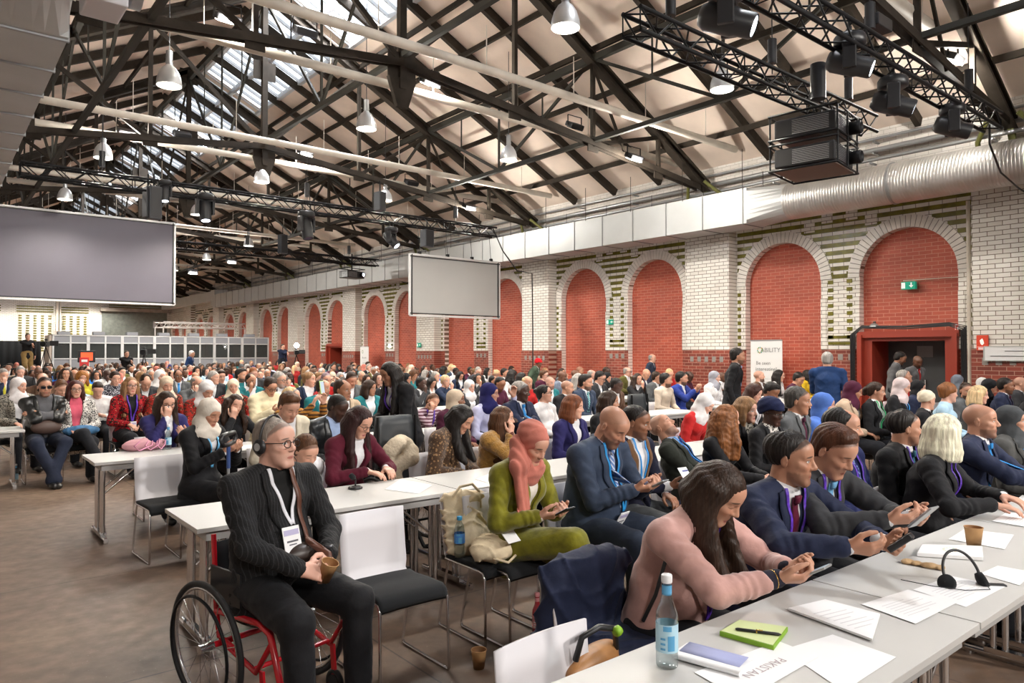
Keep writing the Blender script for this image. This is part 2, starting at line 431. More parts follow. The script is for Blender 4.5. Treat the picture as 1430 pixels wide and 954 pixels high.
# roof boarding with the long skylight
ROOFM = M('cream_roof_boarding', (0.80,0.66,0.56), 0.85, noise=0.10, nscale=1.2, bump=0.1, bscale=8)
r_ = MB(); SK0, SK1 = 7.45, 9.45
def rquad(x0, x1, y0=-9, y1=HALL_END, dz=0): r_.quad((x0,y0,roof_z(x0)+dz),(x0,y1,roof_z(x0)+dz),(x1,y1,roof_z(x1)+dz),(x1,y0,roof_z(x1)+dz))
rquad(-3.3, RIDGE_X); rquad(RIDGE_X, SK0); rquad(SK1, WALL_X+0.3)
y = -9
for k in range(11):                                        # solid roof strips between skylight runs over each truss
    yy = 4.7+7.18*(k-2)
    rquad(SK0, SK1, max(-9, yy-0.25), yy+0.25)
x0, x1 = SK1, WALL_X
struct(r_.build('ceiling', ROOFM))
nrm = Vector((SLOPE,0,1)).normalized()
g = MB()
for i in range(int((HALL_END+9)/0.45)):
    yy = -9+i*0.45; g.bar((SK0,yy,roof_z(SK0)),(SK1,yy,roof_z(SK1)), 0.05, 0.09)
for xx in (SK0, (SK0+SK1)/2, SK1): g.bar((xx,-9,roof_z(xx)),(xx,HALL_END,roof_z(xx)), 0.12, 0.16)
wf = struct(empty('window_1', (0,0,0)))
g.build('window_frame', M('white_glazing_bar', (0.55,0.57,0.6), 0.5), wf)
g = MB(); g.quad((SK0,-9,roof_z(SK0)+0.03),(SK0,HALL_END,roof_z(SK0)+0.03),(SK1,HALL_END,roof_z(SK1)+0.03),(SK1,-9,roof_z(SK1)+0.03))
gm, nt, b = nodes('wired_skylight_glass'); 
mxs = nt.nodes.new('ShaderNodeMixShader'); tr = nt.nodes.new('ShaderNodeBsdfTransparent'); gl = nt.nodes.new('ShaderNodeBsdfGlossy'); gl.inputs['Roughness'].default_value = 0.2
mxs.inputs[0].default_value = 0.06; nt.links.new(tr.outputs[0], mxs.inputs[1]); nt.links.new(gl.outputs[0], mxs.inputs[2]); nt.links.new(mxs.outputs[0], nt.nodes['Material Output'].inputs[0])
g.build('glass', gm, wf)

# roof trusses, one thing each
def truss_parts(root, detail):
    RX = [14.6, 12.2, 9.8]
    def tie(x): return 7.25 - 0.115*abs(x-RIDGE_X)
    for s in (1, -1):
        def mx(x): return RIDGE_X + s*(x-RIDGE_X)
        m = MB(); a = (mx(16.7), 0, 6.15); e = (RIDGE_X, 0, RIDGE_Z-0.45)
        m.bar(a, e, 0.22, 0.06); m.bar((a[0],0,a[2]+0.24), (e[0],0,e[2]+0.24), 0.22, 0.06); m.bar((a[0],0,a[2]+0.12), (e[0],0,e[2]+0.12), 0.03, 0.22)
        m.build('rafter', STEEL, root)
        m = MB(); a2 = (mx(16.3), 0, tie(16.3)+0.05)
        for dy in (-0.07, 0.07): m.bar((a2[0],dy,a2[2]), (RIDGE_X,dy,tie(RIDGE_X)), 0.035, 0.14)
        m.build('tie_beam', STEEL, root)
        top = lambda x: RIDGE_Z-0.45-(RIDGE_Z-0.45-6.15)/(16.7-RIDGE_X)*abs(x-RIDGE_X)
        for x in RX:
            m = MB().bar((mx(x),0,tie(x)), (mx(x),0,top(x)), 0.09, 0.09)
            m.box((mx(x),0,tie(x)-0.02), (0.34,0.03,0.30)); m.build('strut', STEEL, root)
        m = MB(); xs = [16.3]+RX+[RIDGE_X]
        for u, v in zip(xs[1:], xs[2:]): m.bar((mx(u),0,top(u)), (mx(v),0,tie(v)), 0.07, 0.10)
        m.bar((mx(14.6),0,top(14.6)), (mx(12.2),0,tie(12.2)), 0.07, 0.1); m.bar((mx(13.4),0,tie(13.4)), (mx(12.2),0,top(12.2)), 0.05, 0.06)
        m.build('diagonal_brace', STEEL, root)
        m = MB().bar((mx(16.6),0,6.3), (mx(16.95),0,5.55), 0.12, 0.10)
        m.tube([(mx(16.2),-0.25,6.35),(mx(16.55),-0.55,6.0),(mx(16.9),-0.6,5.5)], 0.05, 6); m.tube([(mx(16.2),0.25,6.35),(mx(16.55),0.55,6.0),(mx(16.9),0.6,5.5)], 0.05, 6)
        m.build('wall_bracket', M('olive_painted_iron', (0.12,0.12,0.03), 0.5), root)
    m = MB().bar((RIDGE_X,0,6.75), (RIDGE_X,0,RIDGE_Z-0.3), 0.14, 0.14)
    for z in (7.2, 9.3, RIDGE_Z-0.5): m.box((RIDGE_X,0,z), (0.6,0.03,0.5))
    m.add([(RIDGE_X-0.3,-0.05,6.95),(RIDGE_X+0.3,-0.05,6.95),(RIDGE_X+0.12,-0.05,6.4),(RIDGE_X-0.12,-0.05,6.4),(RIDGE_X-0.3,0.05,6.95),(RIDGE_X+0.3,0.05,6.95),(RIDGE_X+0.12,0.05,6.4),(RIDGE_X-0.12,0.05,6.4)], [(0,1,2,3),(7,6,5,4),(0,4,5,1),(1,5,6,2),(2,6,7,3),(3,7,4,0)])
    m.build('king_post', STEEL, root)
ORD = ['nearest','second','third','fourth','fifth','sixth','seventh','eighth','ninth','tenth','eleventh']
tr0 = empty('roof_truss', (0, 4.7, 0), 0, None, 'roof truss', 'dark steel trusses across the roof'); truss_parts(tr0, True)
for k in range(9):
    t = tr0 if k == 0 else copy_tree(tr0)
    t.location.y = 4.7+7.18*k
    t['label'] = 'dark riveted steel roof truss spanning the hall, %s from the photographer' % ORD[k]
# intermediate rafters, purlins, wind braces
def rafter(y):
    m = MB()
    for s in (1, -1): m.bar((RIDGE_X+s*9.9,y,roof_z(RIDGE_X+9.9)-0.15), (RIDGE_X,y,RIDGE_Z-0.15), 0.12, 0.22)
    return m
rm = rafter(0).mesh('common_rafter', STEEL); n_ = 0
for k in range(-1, 9):
    for j in (1, 2, 3):
        yy = 4.7+7.18*(k+j/4)
        if yy > HALL_END-1: continue
        o = link('common_rafter', rm); o.location.y = yy; n_ += 1
        struct(o)
for i, xx in enumerate((15.6, 14.6, 13.4, 12.2, 10.9, 9.8, 5.0, 2.6, 0.2)):
    m = MB().bar((xx,-9,roof_z(xx)-0.33), (xx,HALL_END,roof_z(xx)-0.33), 0.07, 0.13); struct(m.build('purlin', STEEL))
GIRD = M('dark_green_grey_steel', (0.040,0.038,0.032), 0.7)
def girder(x, zlo, label):
    root = empty('longitudinal_girder', (x,0,0), 0, label, 'girder', 'steel girders running the length of the roof')
    m = MB(); zt = roof_z(x)-0.55
    m.bar((0,-8.9,zt), (0,HALL_END-.3,zt), 0.12, 0.16); m.bar((0,-8.9,zlo), (0,HALL_END-.3,zlo), 0.10, 0.10); m.build('chord', GIRD, root)
    m = MB()
    for k in range(-2, 9):
        a = 4.7+7.18*k; b = a+7.18; c = (a+b)/2
        for u, v in ((a,c),(b,c)):
            if min(u,v) > -9 and max(u,v) < HALL_END: m.bar((0,u,zt), (0,v,zlo), 0.055, 0.075)
        if b < HALL_END: m.bar((0,c,zlo),(0,c,zt), 0.05, 0.05)
        for q in (0.25, 0.75):
            yq = a+7.18*q
            if -9 < yq < HALL_END: m.bar((0,yq,zt),(0,yq,(zt+zlo)/2), 0.03, 0.03)
    m.build('lattice', GIRD, root)
girder(12.2, 6.75, 'dark steel lattice girder along the roof between ridge and right wall')
girder(RIDGE_X, 7.4, 'dark steel lattice girder running under the roof ridge')
girder(2.6, 6.8, 'dark steel lattice girder along the roof left of the skylight')

# paired cream pipes / cable trays across the hall
for k in range(7):
    for j, dy in enumerate((-1.1, 0.75)):
        y = 4.7+7.18*k+dy
        if k == 0 and j == 0: y = 4.85
        m = MB(); R = 0.085 if k else 0.13; zz = 7.05 if k else 7.2
        if k == 0 and j: continue
        m.tube([(-3,y,zz),(RIDGE_X,y,zz+0.05),(16.4 if k else 13,y,zz)], R, 10)
        for q in range(8): m.tube([(q*2.3-1,y,zz+R),(q*2.3-1,y,zz+0.9)], 0.01, 4)
        tag(m.build('ceiling_pipe', CREAMPIPE), 'cream painted pipe slung across the roof, %s of the %s truss' % (('on the near side','on the far side')[j], ORD[k]), 'pipe', 'cream pipes slung across the roof')
# pipes and trays along the right wall above the duct
for i, (xx, zz, rr) in enumerate(((16.75,6.35,0.06),(16.6,6.1,0.045),(16.78,6.62,0.035))):
    m = MB().tube([(xx,-8,zz),(xx,HALL_END-1,zz)], rr, 8)
    for q in range(30): m.box((xx+0.1,-7+q*2.4,zz-0.07), (0.3,0.04,0.04))
    tag(m.build('wall_pipe', GREYM), 'grey metal service pipe along the right wall, %s of three above the duct' % ('middle','lowest','topmost')[i], 'pipe', 'service pipes above the duct')

# ducts
def duct_mat():
    m, nt, b = nodes('spiral_duct_steel'); L = nt.links.new
    tc = N(nt, 'ShaderNodeTexCoord'); sp = N(nt, 'ShaderNodeSeparateXYZ'); L(tc.outputs['Object'], sp.inputs[0])
    s = mth(nt, 'SINE', mth(nt, 'MULTIPLY_ADD', sp.outputs[1], 50, mth(nt, 'MULTIPLY', sp.outputs[2], 2)))
    s2 = mth(nt, 'POWER', mth(nt, 'ABSOLUTE', s), 8.0)
    n = N(nt, 'ShaderNodeTexNoise'); n.inputs['Scale'].default_value = 3; L(tc.outputs['Object'], n.inputs[0])
    L(mix(nt, n.outputs[0], (0.50,0.49,0.47), (0.72,0.70,0.68)), b.inputs['Base Color'])
    b.inputs['Metallic'].default_value = 0.75; b.inputs['Roughness'].default_value = 0.38
    bp = N(nt, 'ShaderNodeBump'); bp.inputs['Strength'].default_value = 0.6; bp.inputs['Distance'].default_value = 0.012
    L(s2, bp.inputs['Height']); L(bp.outputs[0], b.inputs['Normal'])
    return m
SPIRAL = duct_mat(); SHEET = M('galvanised_sheet', (0.50,0.51,0.51), 0.5, 0.2, noise=0.06, nscale=1.5)
SEAM = M('sheet_seam', (0.20,0.20,0.20), 0.5, 0.3)
d = empty('ventilation_duct', (15.95,0,5.33), 0, 'long galvanised ventilation duct hung along the right wall above the arches', 'duct')
m = MB().tube([(0,-8.5,0),(0,9.0,0)], 0.43, 40, caps=False); m.build('round_duct', SPIRAL, d)
m = MB()
for yy in (-2.5,3.6,6.6): m.tube([(0,yy,0),(0,yy+0.05,0)], 0.445, 40)
m.build('duct_collar', GREYM, d)
m = MB(); n = 32; ring = []; sq = []
for j in range(n):
    a = 2*PI*(j+0.5)/n; ca, sa = math.cos(a), math.sin(a); ring.append((0.43*ca, 9.0, 0.43*sa)); q = 0.44/max(abs(ca),abs(sa)); sq.append((q*ca, 9.9, q*sa*0.98))
m.add(ring+sq, [(j,(j+1)%n,n+(j+1)%n,n+j) for j in range(n)]); m.build('duct_transition', SHEET, d)
m = MB().box((0,30.9,0), (0.88,42,0.87)); m.build('rectangular_duct', SHEET, d)
m = MB()
for i in range(36): m.box((0,10+i*1.18,0), (0.91,0.025,0.90))
m.build('duct_seam', SEAM, d)
m = MB().box((0.1,52.2,0.25), (0.9,0.9,1.1)); m.box((0.3,60,0.5),(0.5,16,0.7)); m.build('duct_end_box', SHEET, d)
m = MB()
for i in range(24):
    for s in (-0.46,0.46): m.tube([(s,10+i*1.8,0.4),(s,10+i*1.8,1.0 if s > 0 else 1.4)], 0.008, 4)
m.build('hanger_rod', STEEL, d)
d = empty('overhead_duct', (0.80,0,6.12), 0, 'large round and rectangular ventilation duct overhead at the top left', 'duct')
m = MB().tube([(0,-2,0.1),(0,9.3,0.1)], 0.55, 40, caps=False); m.build('round_duct', SPIRAL, d)
m = MB(); ring = []; sq = []
for j in range(n):
    a = 2*PI*(j+0.5)/n; ca, sa = math.cos(a), math.sin(a); ring.append((0.55*ca, 9.3, 0.1+0.55*sa)); q = 0.54/max(abs(ca),abs(sa)); sq.append((q*ca, 10.3, q*sa*0.93))
m.add(ring+sq, [(j,(j+1)%n,n+(j+1)%n,n+j) for j in range(n)]); m.build('duct_transition', SHEET, d)
m = MB().box((0,18.3,0), (1.08,16,1.0)); m.build('rectangular_duct', SHEET, d)
m = MB()
m.box((0,18.3,0), (0.02,15.6,0.02))
for i in range(13): m.box((0,10.4+i*1.25,0), (1.12,0.05,1.05))
m.build('duct_seam', GREYM, d)
b_ = MB().box((0.80,9.6,0.0), (0.42,0.6,0.7)); ob = bevel(b_.build('access_box', WHITEP, d), 0.02)
MB().tube([(1.08,9.6,0),(1.2,9.6,0)], 0.22, 20).build('box_outlet', GREYM, ob)
# ================================================================== THINGS HUNG UNDER THE ROOF AND ON THE WALLS
def depth(x, y): return x*math.sin(YAW)+y*math.cos(YAW)
def PY(px, py, Y):
    x = at(px, Y); return Vector((x, Y, CAMH+(493-py)/FPX*depth(x, Y)))
def PW(px, py, X=WALL_X):
    y = X/math.tan(ang(px)); return Vector((X, y, CAMH+(493-py)/FPX*depth(X, y)))
RY = lambda a: Matrix.Rotation(a, 3, 'Y'); RX_ = lambda a: Matrix.Rotation(a, 3, 'X'); RZ = lambda a: Matrix.Rotation(a, 3, 'Z')

# bell shaped pendant lamps in a grid
BELL = M('brushed_aluminium_shade', (0.62,0.63,0.64), 0.35, 0.55)
BELLIN = M('frosted_lamp_skirt', (0.95,0.93,0.88), 0.4, emit=1.6)
lamp0 = empty('pendant_lamp', (0,0,6.3))
MB().lathe([(0.20,0.0),(0.205,0.03),(0.195,0.12),(0.165,0.22),(0.11,0.31),(0.065,0.345),(0.06,0.36),(0.001,0.37)], n=24).build('lamp_shade', BELL, lamp0)
MB().lathe([(0.198,0.002),(0.19,0.08),(0.15,0.2),(0.10,0.28),(0.001,0.29)], n=24).build('reflector', BELLIN, lamp0)
MB().lathe([(0.001,0.05),(0.06,0.07),(0.07,0.13),(0.05,0.2),(0.001,0.22)], n=12).build('bulb', LAMP_GLOW, lamp0)
m = MB().cyl((0,0,0.36),(0,0,0.60),0.055); m.lathe([(0.06,0.4),(0.06,0.42)]); m.build('lamp_housing', GREYM, lamp0)
MB().tube([(0,0,0.6),(0,0,2.6)], 0.008, 5).build('cable', BLACKP, lamp0)
LX = (3.2, 6.95, 10.7); LN = ('left row','middle row','right row')
for j in range(11):
    for i in range(3):
        o = lamp0 if i == j == 0 else copy_tree(lamp0)
        y = 7.3+5.9*j; o.location = (LX[i], y, 6.3)
        tag(o, 'silver bell shaped pendant lamp in the %s, %s from the photographer' % (LN[i], ORD[j]), 'lamp', 'bell shaped pendant lamps under the roof')
        light('pendant_light', 'SPOT', (LX[i], y, 6.32), (480, 540, 900)[i]*(2.2 if j > 8 else 1), (1.0,0.92,0.80), target=(LX[i], y, 0), spot_size=2.7, spot_blend=0.5, shadow_soft_size=0.16)
# flood lamps on the pipes: (px, py, Y, lit)
def flood(px, py, Y, lit, label, warm=False):
    p = PY(px, py, Y); root = empty('flood_lamp', p, 0, label, 'lamp', 'flood lamps fixed along the roof pipes')
    R = RX_(0.5)
    bevel(MB().box((0,0,0.07), (0.42,0.26,0.12), R).build('housing', BLACKP, root), 0.02)
    f_ = MB().box(R @ Vector((0,0,-0.0)), (0.36,0.21,0.03), R); f_.build('lamp_glass', LAMP_GLOW if lit else M('unlit_glass', (0.05,0.05,0.06), 0.15), root)
    MB().bar((-0.23,0,0.05),(-0.23,0,0.3),0.03,0.01).bar((0.23,0,0.05),(0.23,0,0.3),0.03,0.01).bar((-0.23,0,0.3),(0.23,0,0.3),0.03,0.01).build('bracket', BLACK, root)
    if lit: light('flood_light', 'POINT', p+Vector((0,-0.10,-0.14)), 420, (1.0,0.95,0.86), shadow_soft_size=0.12)
for a in ((315,27,12.6,1,'lit flood lamp at the top left beside the skylight'), (600,116,12.6,1,'lit flood lamp on the cream pipe of the second truss, mid roof'),
          (886,222,11.4,1,'lit flood lamp near the right wall end of the second truss'), (655,291,18.8,1,'lit flood lamp near the right wall end of the third truss'),
          (175,187,19.6,1,'lit flood lamp under the skylight on the third truss'), (425,215,19.6,1,'lit flood lamp at mid roof on the third truss'),
          (1335,83,4.9,1,'lit flood lamp beside the thick cream pipe at the top right'), (628,277,25.6,1,'small lit flood lamp far down the right side of the roof'),
          (268,381,33.8,1,'tiny lit flood lamp far down the hall right of the big screen'), (322,366,33.0,1,'tiny lit flood lamp above the far lighting truss'),
          (424,46,12.6,0,'unlit black flood lamp next to the skylight'), (252,190,19.6,0,'unlit black flood lamp below the third skylight run'),
          (803,178,12.6,0,'unlit black flood lamp on the right half of the second truss'), (574,257,19.4,0,'unlit black flood lamp on the right half of the third truss'),
          (165,258,25.6,0,'unlit black flood lamp above the big screen')): flood(*a)

# lighting trusses
def lighting_truss(x0, x1, y, z, label, s=0.27):
    root = empty('lighting_truss', (x0, y, z), 0, label, 'truss', 'black lighting trusses hung across the hall')
    L_ = x1-x0; h = s/2; m = MB()
    for dy in (-h, h):
        for dz in (-h, h): m.tube([(0,dy,dz),(L_,dy,dz)], 0.028, 8)
    m.build('chord', BLACK, root); m = MB(); k = int(L_/0.3)
    for i in range(k):
        a, b = L_*i/k, L_*(i+1)/k; c, e = (-h, h) if i % 2 else (h, -h)
        for d in (-h, h): m.tube([(a,d,c),(b,d,e)], 0.013, 5, caps=False); m.tube([(a,c,d),(b,e,d)], 0.013, 5, caps=False)
        if i % 7 == 0: m.tube([(a,-h,-h),(a,h,-h),(a,h,h),(a,-h,h)], 0.012, 5, closed=True)
    m.build('lacing', BLACK, root); m = MB()
    for q in (0.12, 0.5, 0.88): MB().tube([(L_*q,0,h),(L_*q,0,h+1.6)], 0.009, 5).cyl((L_*q,0,h+0.15),(L_*q,0,h+0.50),0.065).build('chain_hoist', BLACKP, root)
    return root
lighting_truss(1.5, 14.0, 18.0, 5.55, 'long black lighting truss across the hall above the smaller screen')
lighting_truss(4.0, 15.3, 28.0, 5.65, 'far black lighting truss behind the big screen, nearest the booths')
lighting_truss(6.4, 12.5, 5.6, 5.62, 'black lighting truss carrying the stacked projectors')
lighting_truss(5.0, 14.3, 4.3, 5.72, 'black lighting truss at the top right with moving heads under it')

def moving_head(p, tilt, pan, label, lit=True, s=1.0):
    root = empty('moving_head_light', p, pan, label, 'spotlight', 'moving head spotlights under the trusses'); root.scale = (s,s,s)
    m = MB().lathe([(0.0,0.20),(0.15,0.20),(0.17,0.17),(0.17,0.09),(0.14,0.07),(0.0,0.07)], n=20); m.build('base', BLACKP, root)
    m = MB()
    for q in (-1,1): m.box((q*0.15,0,-0.06),(0.05,0.14,0.30)); m.tube([(q*0.1,0,0.2),(q*0.1,0,0.34)],0.02,6)
    m.box((0,0,0.07),(0.34,0.14,0.05)); bevel(m.build('yoke', BLACKP, root), 0.01)
    R = RX_(tilt); m = MB(); c = (0,0,-0.12)
    m.lathe([(0.0,-0.24),(0.09,-0.24),(0.125,-0.18),(0.125,0.06),(0.11,0.1),(0.11,0.22),(0.10,0.24)], c, 20, R); m.build('head', BLACKP, root)
    m = MB().lathe([(0.0,0.235),(0.085,0.235)], c, 20, R); m.build('lens', LENS_GLOW if lit else M('dark_lens', (0.05,0.07,0.12), 0.1), root)
for px, py, Y, ti, pa, lb, sc in ((1190,72,4.3,1.95,0.40,'black moving head light, middle of three at the top right',1.15), (1250,130,4.3,1.95,0.45,'black moving head light between the projector stack and the right end of the truss',1.15),
        (1333,165,4.3,1.95,0.50,'black moving head light at the right end of the truss',1.1), (1018,6,4.3,1.95,0.50,'black moving head light cut by the top edge of the photo',1.2),
        (285,284,17.9,2.9,0,'lit moving head light beside the right edge of the big screen',1.2), (427,309,17.9,2.9,0.3,'dark moving head light at the middle of the long lighting truss',1.3),
        (546,328,17.9,2.4,0.6,'moving head light left of the smaller screen',1.1), (228,262,17.9,2.9,0,'moving head light above the right part of the big screen',0.9)):
    moving_head(PY(px, py, Y), ti, pa, lb, px != 427, sc)

# line speakers hung vertically
for px, py, Y, w_, h_, lb in ((213,283,17.9,0.28,0.75,'black line speaker above the right part of the big screen'), (530,281,17.0,0.22,0.5,'grey line speaker below the long truss, left of the small screen'),
        (596,333,17.8,0.34,0.5,'dark speaker hanging directly above the smaller screen'), (394,341,27.6,0.3,0.75,'grey line speaker on the far lighting truss'),
        (205,282,17.95,0.16,0.7,'narrow black speaker left of the line speaker above the big screen')):
    p = PY(px, py, Y); r = empty('hanging_speaker', p, 0.2, lb, 'speaker', 'speakers hung from the trusses')
    bevel(MB().box((0,0,0),(w_,0.25,h_)).build('cabinet', M('charcoal_cabinet', (0.05,0.055,0.065), 0.5), r), 0.015)
    MB().box((0,-0.13,0),(w_*0.85,0.01,h_*0.92)).build('grille', BLACKP, r); MB().tube([(0,0,h_/2),(0,0,h_/2+0.3)],0.02,6).build('hook', BLACK, r)

# projectors
def projector(parent, c, w_=0.85, d_=0.9, h_=0.3):
    c = Vector(c); m = MB().box(c, (w_,d_,h_)); o = bevel(m.build('projector_body', BLACKP, parent), 0.03)
    m = MB()
    for i in range(9): m.box(c+Vector((-w_*0.2,-d_/2-0.004,-h_*0.35+i*h_*0.085)), (w_*0.5,0.01,0.008))
    for i in range(9): m.box(c+Vector((-w_/2-0.004,-0.1,-h_*0.35+i*h_*0.085)), (0.01,d_*0.6,0.008))
    m.build('vent_grille', GREYM, parent)
    m = MB().lathe([(0.001,0.0),(0.10,0.0),(0.10,0.16),(0.085,0.18),(0.075,0.12)], c+Vector((w_*0.3,-d_/2,0.0)), 20, RX_(PI/2)); m.build('lens_barrel', BLACK, parent)
    MB().lathe([(0.001,0.13),(0.075,0.13)], c+Vector((w_*0.3,-d_/2,0.0)), 20, RX_(PI/2)).build('lens', LENS_GLOW, parent)
p = PY(1138, 200, 5.6)
r = empty('projector_stack', p, 0.15, 'two black projectors stacked in a tube frame under the truss', 'projector')
projector(r, (0,0,0.2)); projector(r, (0,0,-0.25))
m = MB()
for z in (-0.45,-0.06,0.02,0.40):
    m.tube([(-0.5,-0.5,z),(0.5,-0.5,z),(0.5,0.5,z),(-0.5,0.5,z)], 0.018, 6, closed=True)
for sx in (-0.45,0,0.45):
    for sy in (-0.5,0.5): m.tube([(sx,sy,-0.45),(sx,sy,0.40)], 0.014, 6)
for s in (-1,1): m.tube([(s*0.3,0,0.4),(0,0,0.66)], 0.012, 6)
m.build('rigging_frame', BLACK, r); MB().box((0,0,-0.44),(0.9,0.9,0.02)).build('base_plate', M('brown_board', (0.12,0.07,0.05), 0.6), r)
p = PY(491, 384, 28.0); r = empty('ceiling_projector', p, 0.2, 'black projector hung from the far truss, left of the smaller screen', 'projector')
projector(r, (0,0,0), 0.9, 0.6, 0.3); m = MB().tube([(-0.45,-0.3,0.25),(0.45,-0.3,0.25),(0.45,0.3,0.25),(-0.45,0.3,0.25)],0.018,6,closed=True); m.tube([(0,0,0.2),(0,0,0.9)],0.03,6); m.build('rigging_frame', BLACK, r)
p = PY(1145, 108, 4.9); MBx = MB().cyl((0,0,-0.28),(0,0,0.2),0.10); 
o = MBx.build('chain_motor', BLACKP); o.location = p; tag(o, 'black cylindrical chain motor hanging left of the middle moving head', 'hoist')
p = PY(1230, 31, 4.3); r = empty('truss_control_box', p, 0, 'black control box clamped on the top right truss', 'control box')
bevel(MB().box((0,0,0),(0.42,0.2,0.16)).build('box', BLACKP, r), 0.01); MB().box((0,0,0.12),(0.3,0.03,0.1)).build('clamp', BLACK, r)
# loose cable from the truss end down past the round duct
pts = [PY(1385,172,4.3), PY(1385,200,4.35), PY(1400,240,4.4), PY(1425,262,4.4), PY(1470,290,4.4), PY(1530,330,4.4)]
tag(MB().tube(pts, 0.018, 6).build('hanging_cable', BLACKP), 'black cable drooping from the truss end across the round duct', 'cable')
pts = [PY(688,318,18), PY(702,350,18), PY(722,378,18.0), PY(743,382,18.0), PY(744,460,18.0), PY(744,500,18.0), Vector((at(744,18.0),18.0,0.05))]
tag(MB().tube(pts, 0.022, 6).build('hanging_cable', BLACKP), 'black cable running from the truss down beside the smaller screen to the floor', 'cable')
pts = [PY(538,372,28), PY(548,386,28), PY(562,394,28), PY(590,400,28)]
tag(MB().tube(pts, 0.022, 6).build('hanging_cable', BLACKP), 'short black cable drooping from the far truss end', 'cable')

# projection screens
def screen(px0, px1, Y, pyt, pyb, label, x0=None, col=(0.15,0.14,0.175)):
    x0 = at(px0, Y) if x0 is None else x0; x1 = at(px1, Y)
    zt = PY(px1, pyt, Y).z; zb = PY(px1, pyb, Y).z
    root = empty('projection_screen', ((x0+x1)/2, Y, zb), 0, label, 'screen'); hw = (x1-x0)/2; h_ = zt-zb
    MB().box((0,0,h_/2),(2*hw-0.12,0.02,h_-0.12)).build('screen_cloth', M('screen_cloth_%d' % px1, col, 0.55, noise=0.04, nscale=1.0), root)
    m = MB()
    for a, b in (((-hw,0,0),(hw,0,0)),((-hw,0,h_),(hw,0,h_)),((-hw,0,0),(-hw,0,h_)),((hw,0,0),(hw,0,h_))): m.bar(a, b, 0.055, 0.06)
    m.build('frame', M('white_aluminium', (0.7,0.7,0.7), 0.4, 0.3), root)
    m = MB()
    for a, b in (((-hw,-.012,0.06),(hw,-.012,0.06)),((-hw,-.012,h_-0.06),(hw,-.012,h_-0.06)),((hw-0.06,-.012,0),(hw-0.06,-.012,h_)),((-hw+0.06,-.012,0),(-hw+0.06,-.012,h_))): m.bar(a, b, 0.05, 0.03)
    m.build('black_edge', BLACKP, root)
    m = MB()
    for q in (-0.8,-0.2,0.35,0.8): m.tube([(q*hw,0,h_),(q*hw,0.1,h_+0.9)], 0.008, 5); m.box((q*hw,0,h_+0.06),(0.08,0.08,0.08))
    m.build('hanger', BLACK, root)
screen(0, 243, 27.0, 312, 426, 'big blank lilac grey projection screen at the left', x0=1.65)
screen(572, 697, 18.1, 367, 445, 'smaller blank light grey projection screen near the middle', col=(0.42,0.42,0.41))

# signs on the right wall
def wall_sign(name, px, py, w_, h_, base, label, cat, paint, x=X, th=0.03):
    p = PW(px, py, x); r = empty(name, (x-th/2-0.02, p.y, p.z), 0, label, cat)
    bevel(MB().box((0,0,0),(th,w_,h_)).build('plate', base, r), 0.004)
    m = MB(); paint(m, lambda a, b: (-th/2-0.004, -a, b)); m.build('pictogram', SIGNW, r)
    return r
def poly(m, fn, pts): m.add([fn(*p) for p in pts], [tuple(range(len(pts)))])
def rect(m, fn, a, b, c, d): poly(m, fn, [(a,b),(c,b),(c,d),(a,d)])
def exit_paint(s, down=False, flip=1):
    def f(m, fn):
        if down: poly(m, fn, [(s*.35,-s*.3),(s*.6,0),(s*.42,0),(s*.42,s*.32),(s*.28,s*.32),(s*.28,0),(s*.1,0)])
        else: poly(m, fn, [(s*.15,s*.06),(s*.5,s*.06),(s*.5,s*.25),(s*.8,0),(s*.5,-s*.25),(s*.5,-s*.06),(s*.15,-s*.06)])
        rect(m, fn, -s*.75,-s*.34,-s*.32,s*.34)
    return f
EXITG = M('exit_sign_green', (0.0,0.32,0.20), 0.4, emit=0.35)
r = wall_sign('exit_sign', 1272, 399, 0.30, 0.17, EXITG, 'green exit sign box with a down arrow above the red door frame', 'exit sign', exit_paint(0.19, True), x=X-0.05+0.2, th=0.10)
tag(MB().tube([PW(1262,392,X+0.12), PW(1352,386,X+0.12)], 0.012, 6).build('conduit_pipe', CREAMPIPE), 'thin cream conduit running from the exit sign to the right arch edge', 'pipe')
wall_sign('exit_sign', 853, 450, 0.26, 0.16, EXITG, 'green exit sign with a right arrow on the tiled post between two arches', 'exit sign', exit_paint(0.17))
wall_sign('exit_sign', 586, 482, 0.30, 0.18, EXITG, 'small distant green exit sign on the pilaster left of the smaller screen', 'exit sign', exit_paint(0.17), x=X-0.38)
def ring(m, fn):
    q = [(0.055*math.cos(2*PI*i/16), 0.055*math.sin(2*PI*i/16)) for i in range(16)]; q2 = [(a*.5,b*.5) for a, b in q]
    for i in range(16): poly(m, fn, [q[i], q[(i+1)%16], q2[(i+1)%16], q2[i]])
    for a, b, c, d in ((-.09,-.09,.09,-.08),(-.09,.08,.09,.09),(-.09,-.09,-.08,.09),(.08,-.09,.09,.09)): rect(m, fn, a,b,c,d)
wall_sign('fire_alarm_sign', 1342, 459, 0.22, 0.22, SIGNRED, 'square red and white fire alarm sign above the door frame corner', 'sign', ring, x=X+0.18)
def flame(m, fn):
    poly(m, fn, [(-.03,-.02),(.0,-.05),(.035,-.01),(.02,.05),(.0,.09),(-.045,.05)]); rect(m, fn, -.09,-.085,.09,-.08); rect(m, fn, -.07,-.115,.07,-.10); rect(m, fn, -.07,-.14,.05,-.13)
wall_sign('fire_extinguisher_sign', 1373, 479, 0.21, 0.31, SIGNRED, 'red fire extinguisher sign on the white pilaster at the right', 'sign', flame, x=X-0.36)
wall_sign('call_point', 1361, 512, 0.16, 0.12, M('call_point_red', (0.45,0.01,0.02), 0.3), 'dark red fire call point box right of the door', 'call point', lambda m, fn: rect(m, fn, -.03,-.03,.03,.03), x=X-0.02, th=0.06)
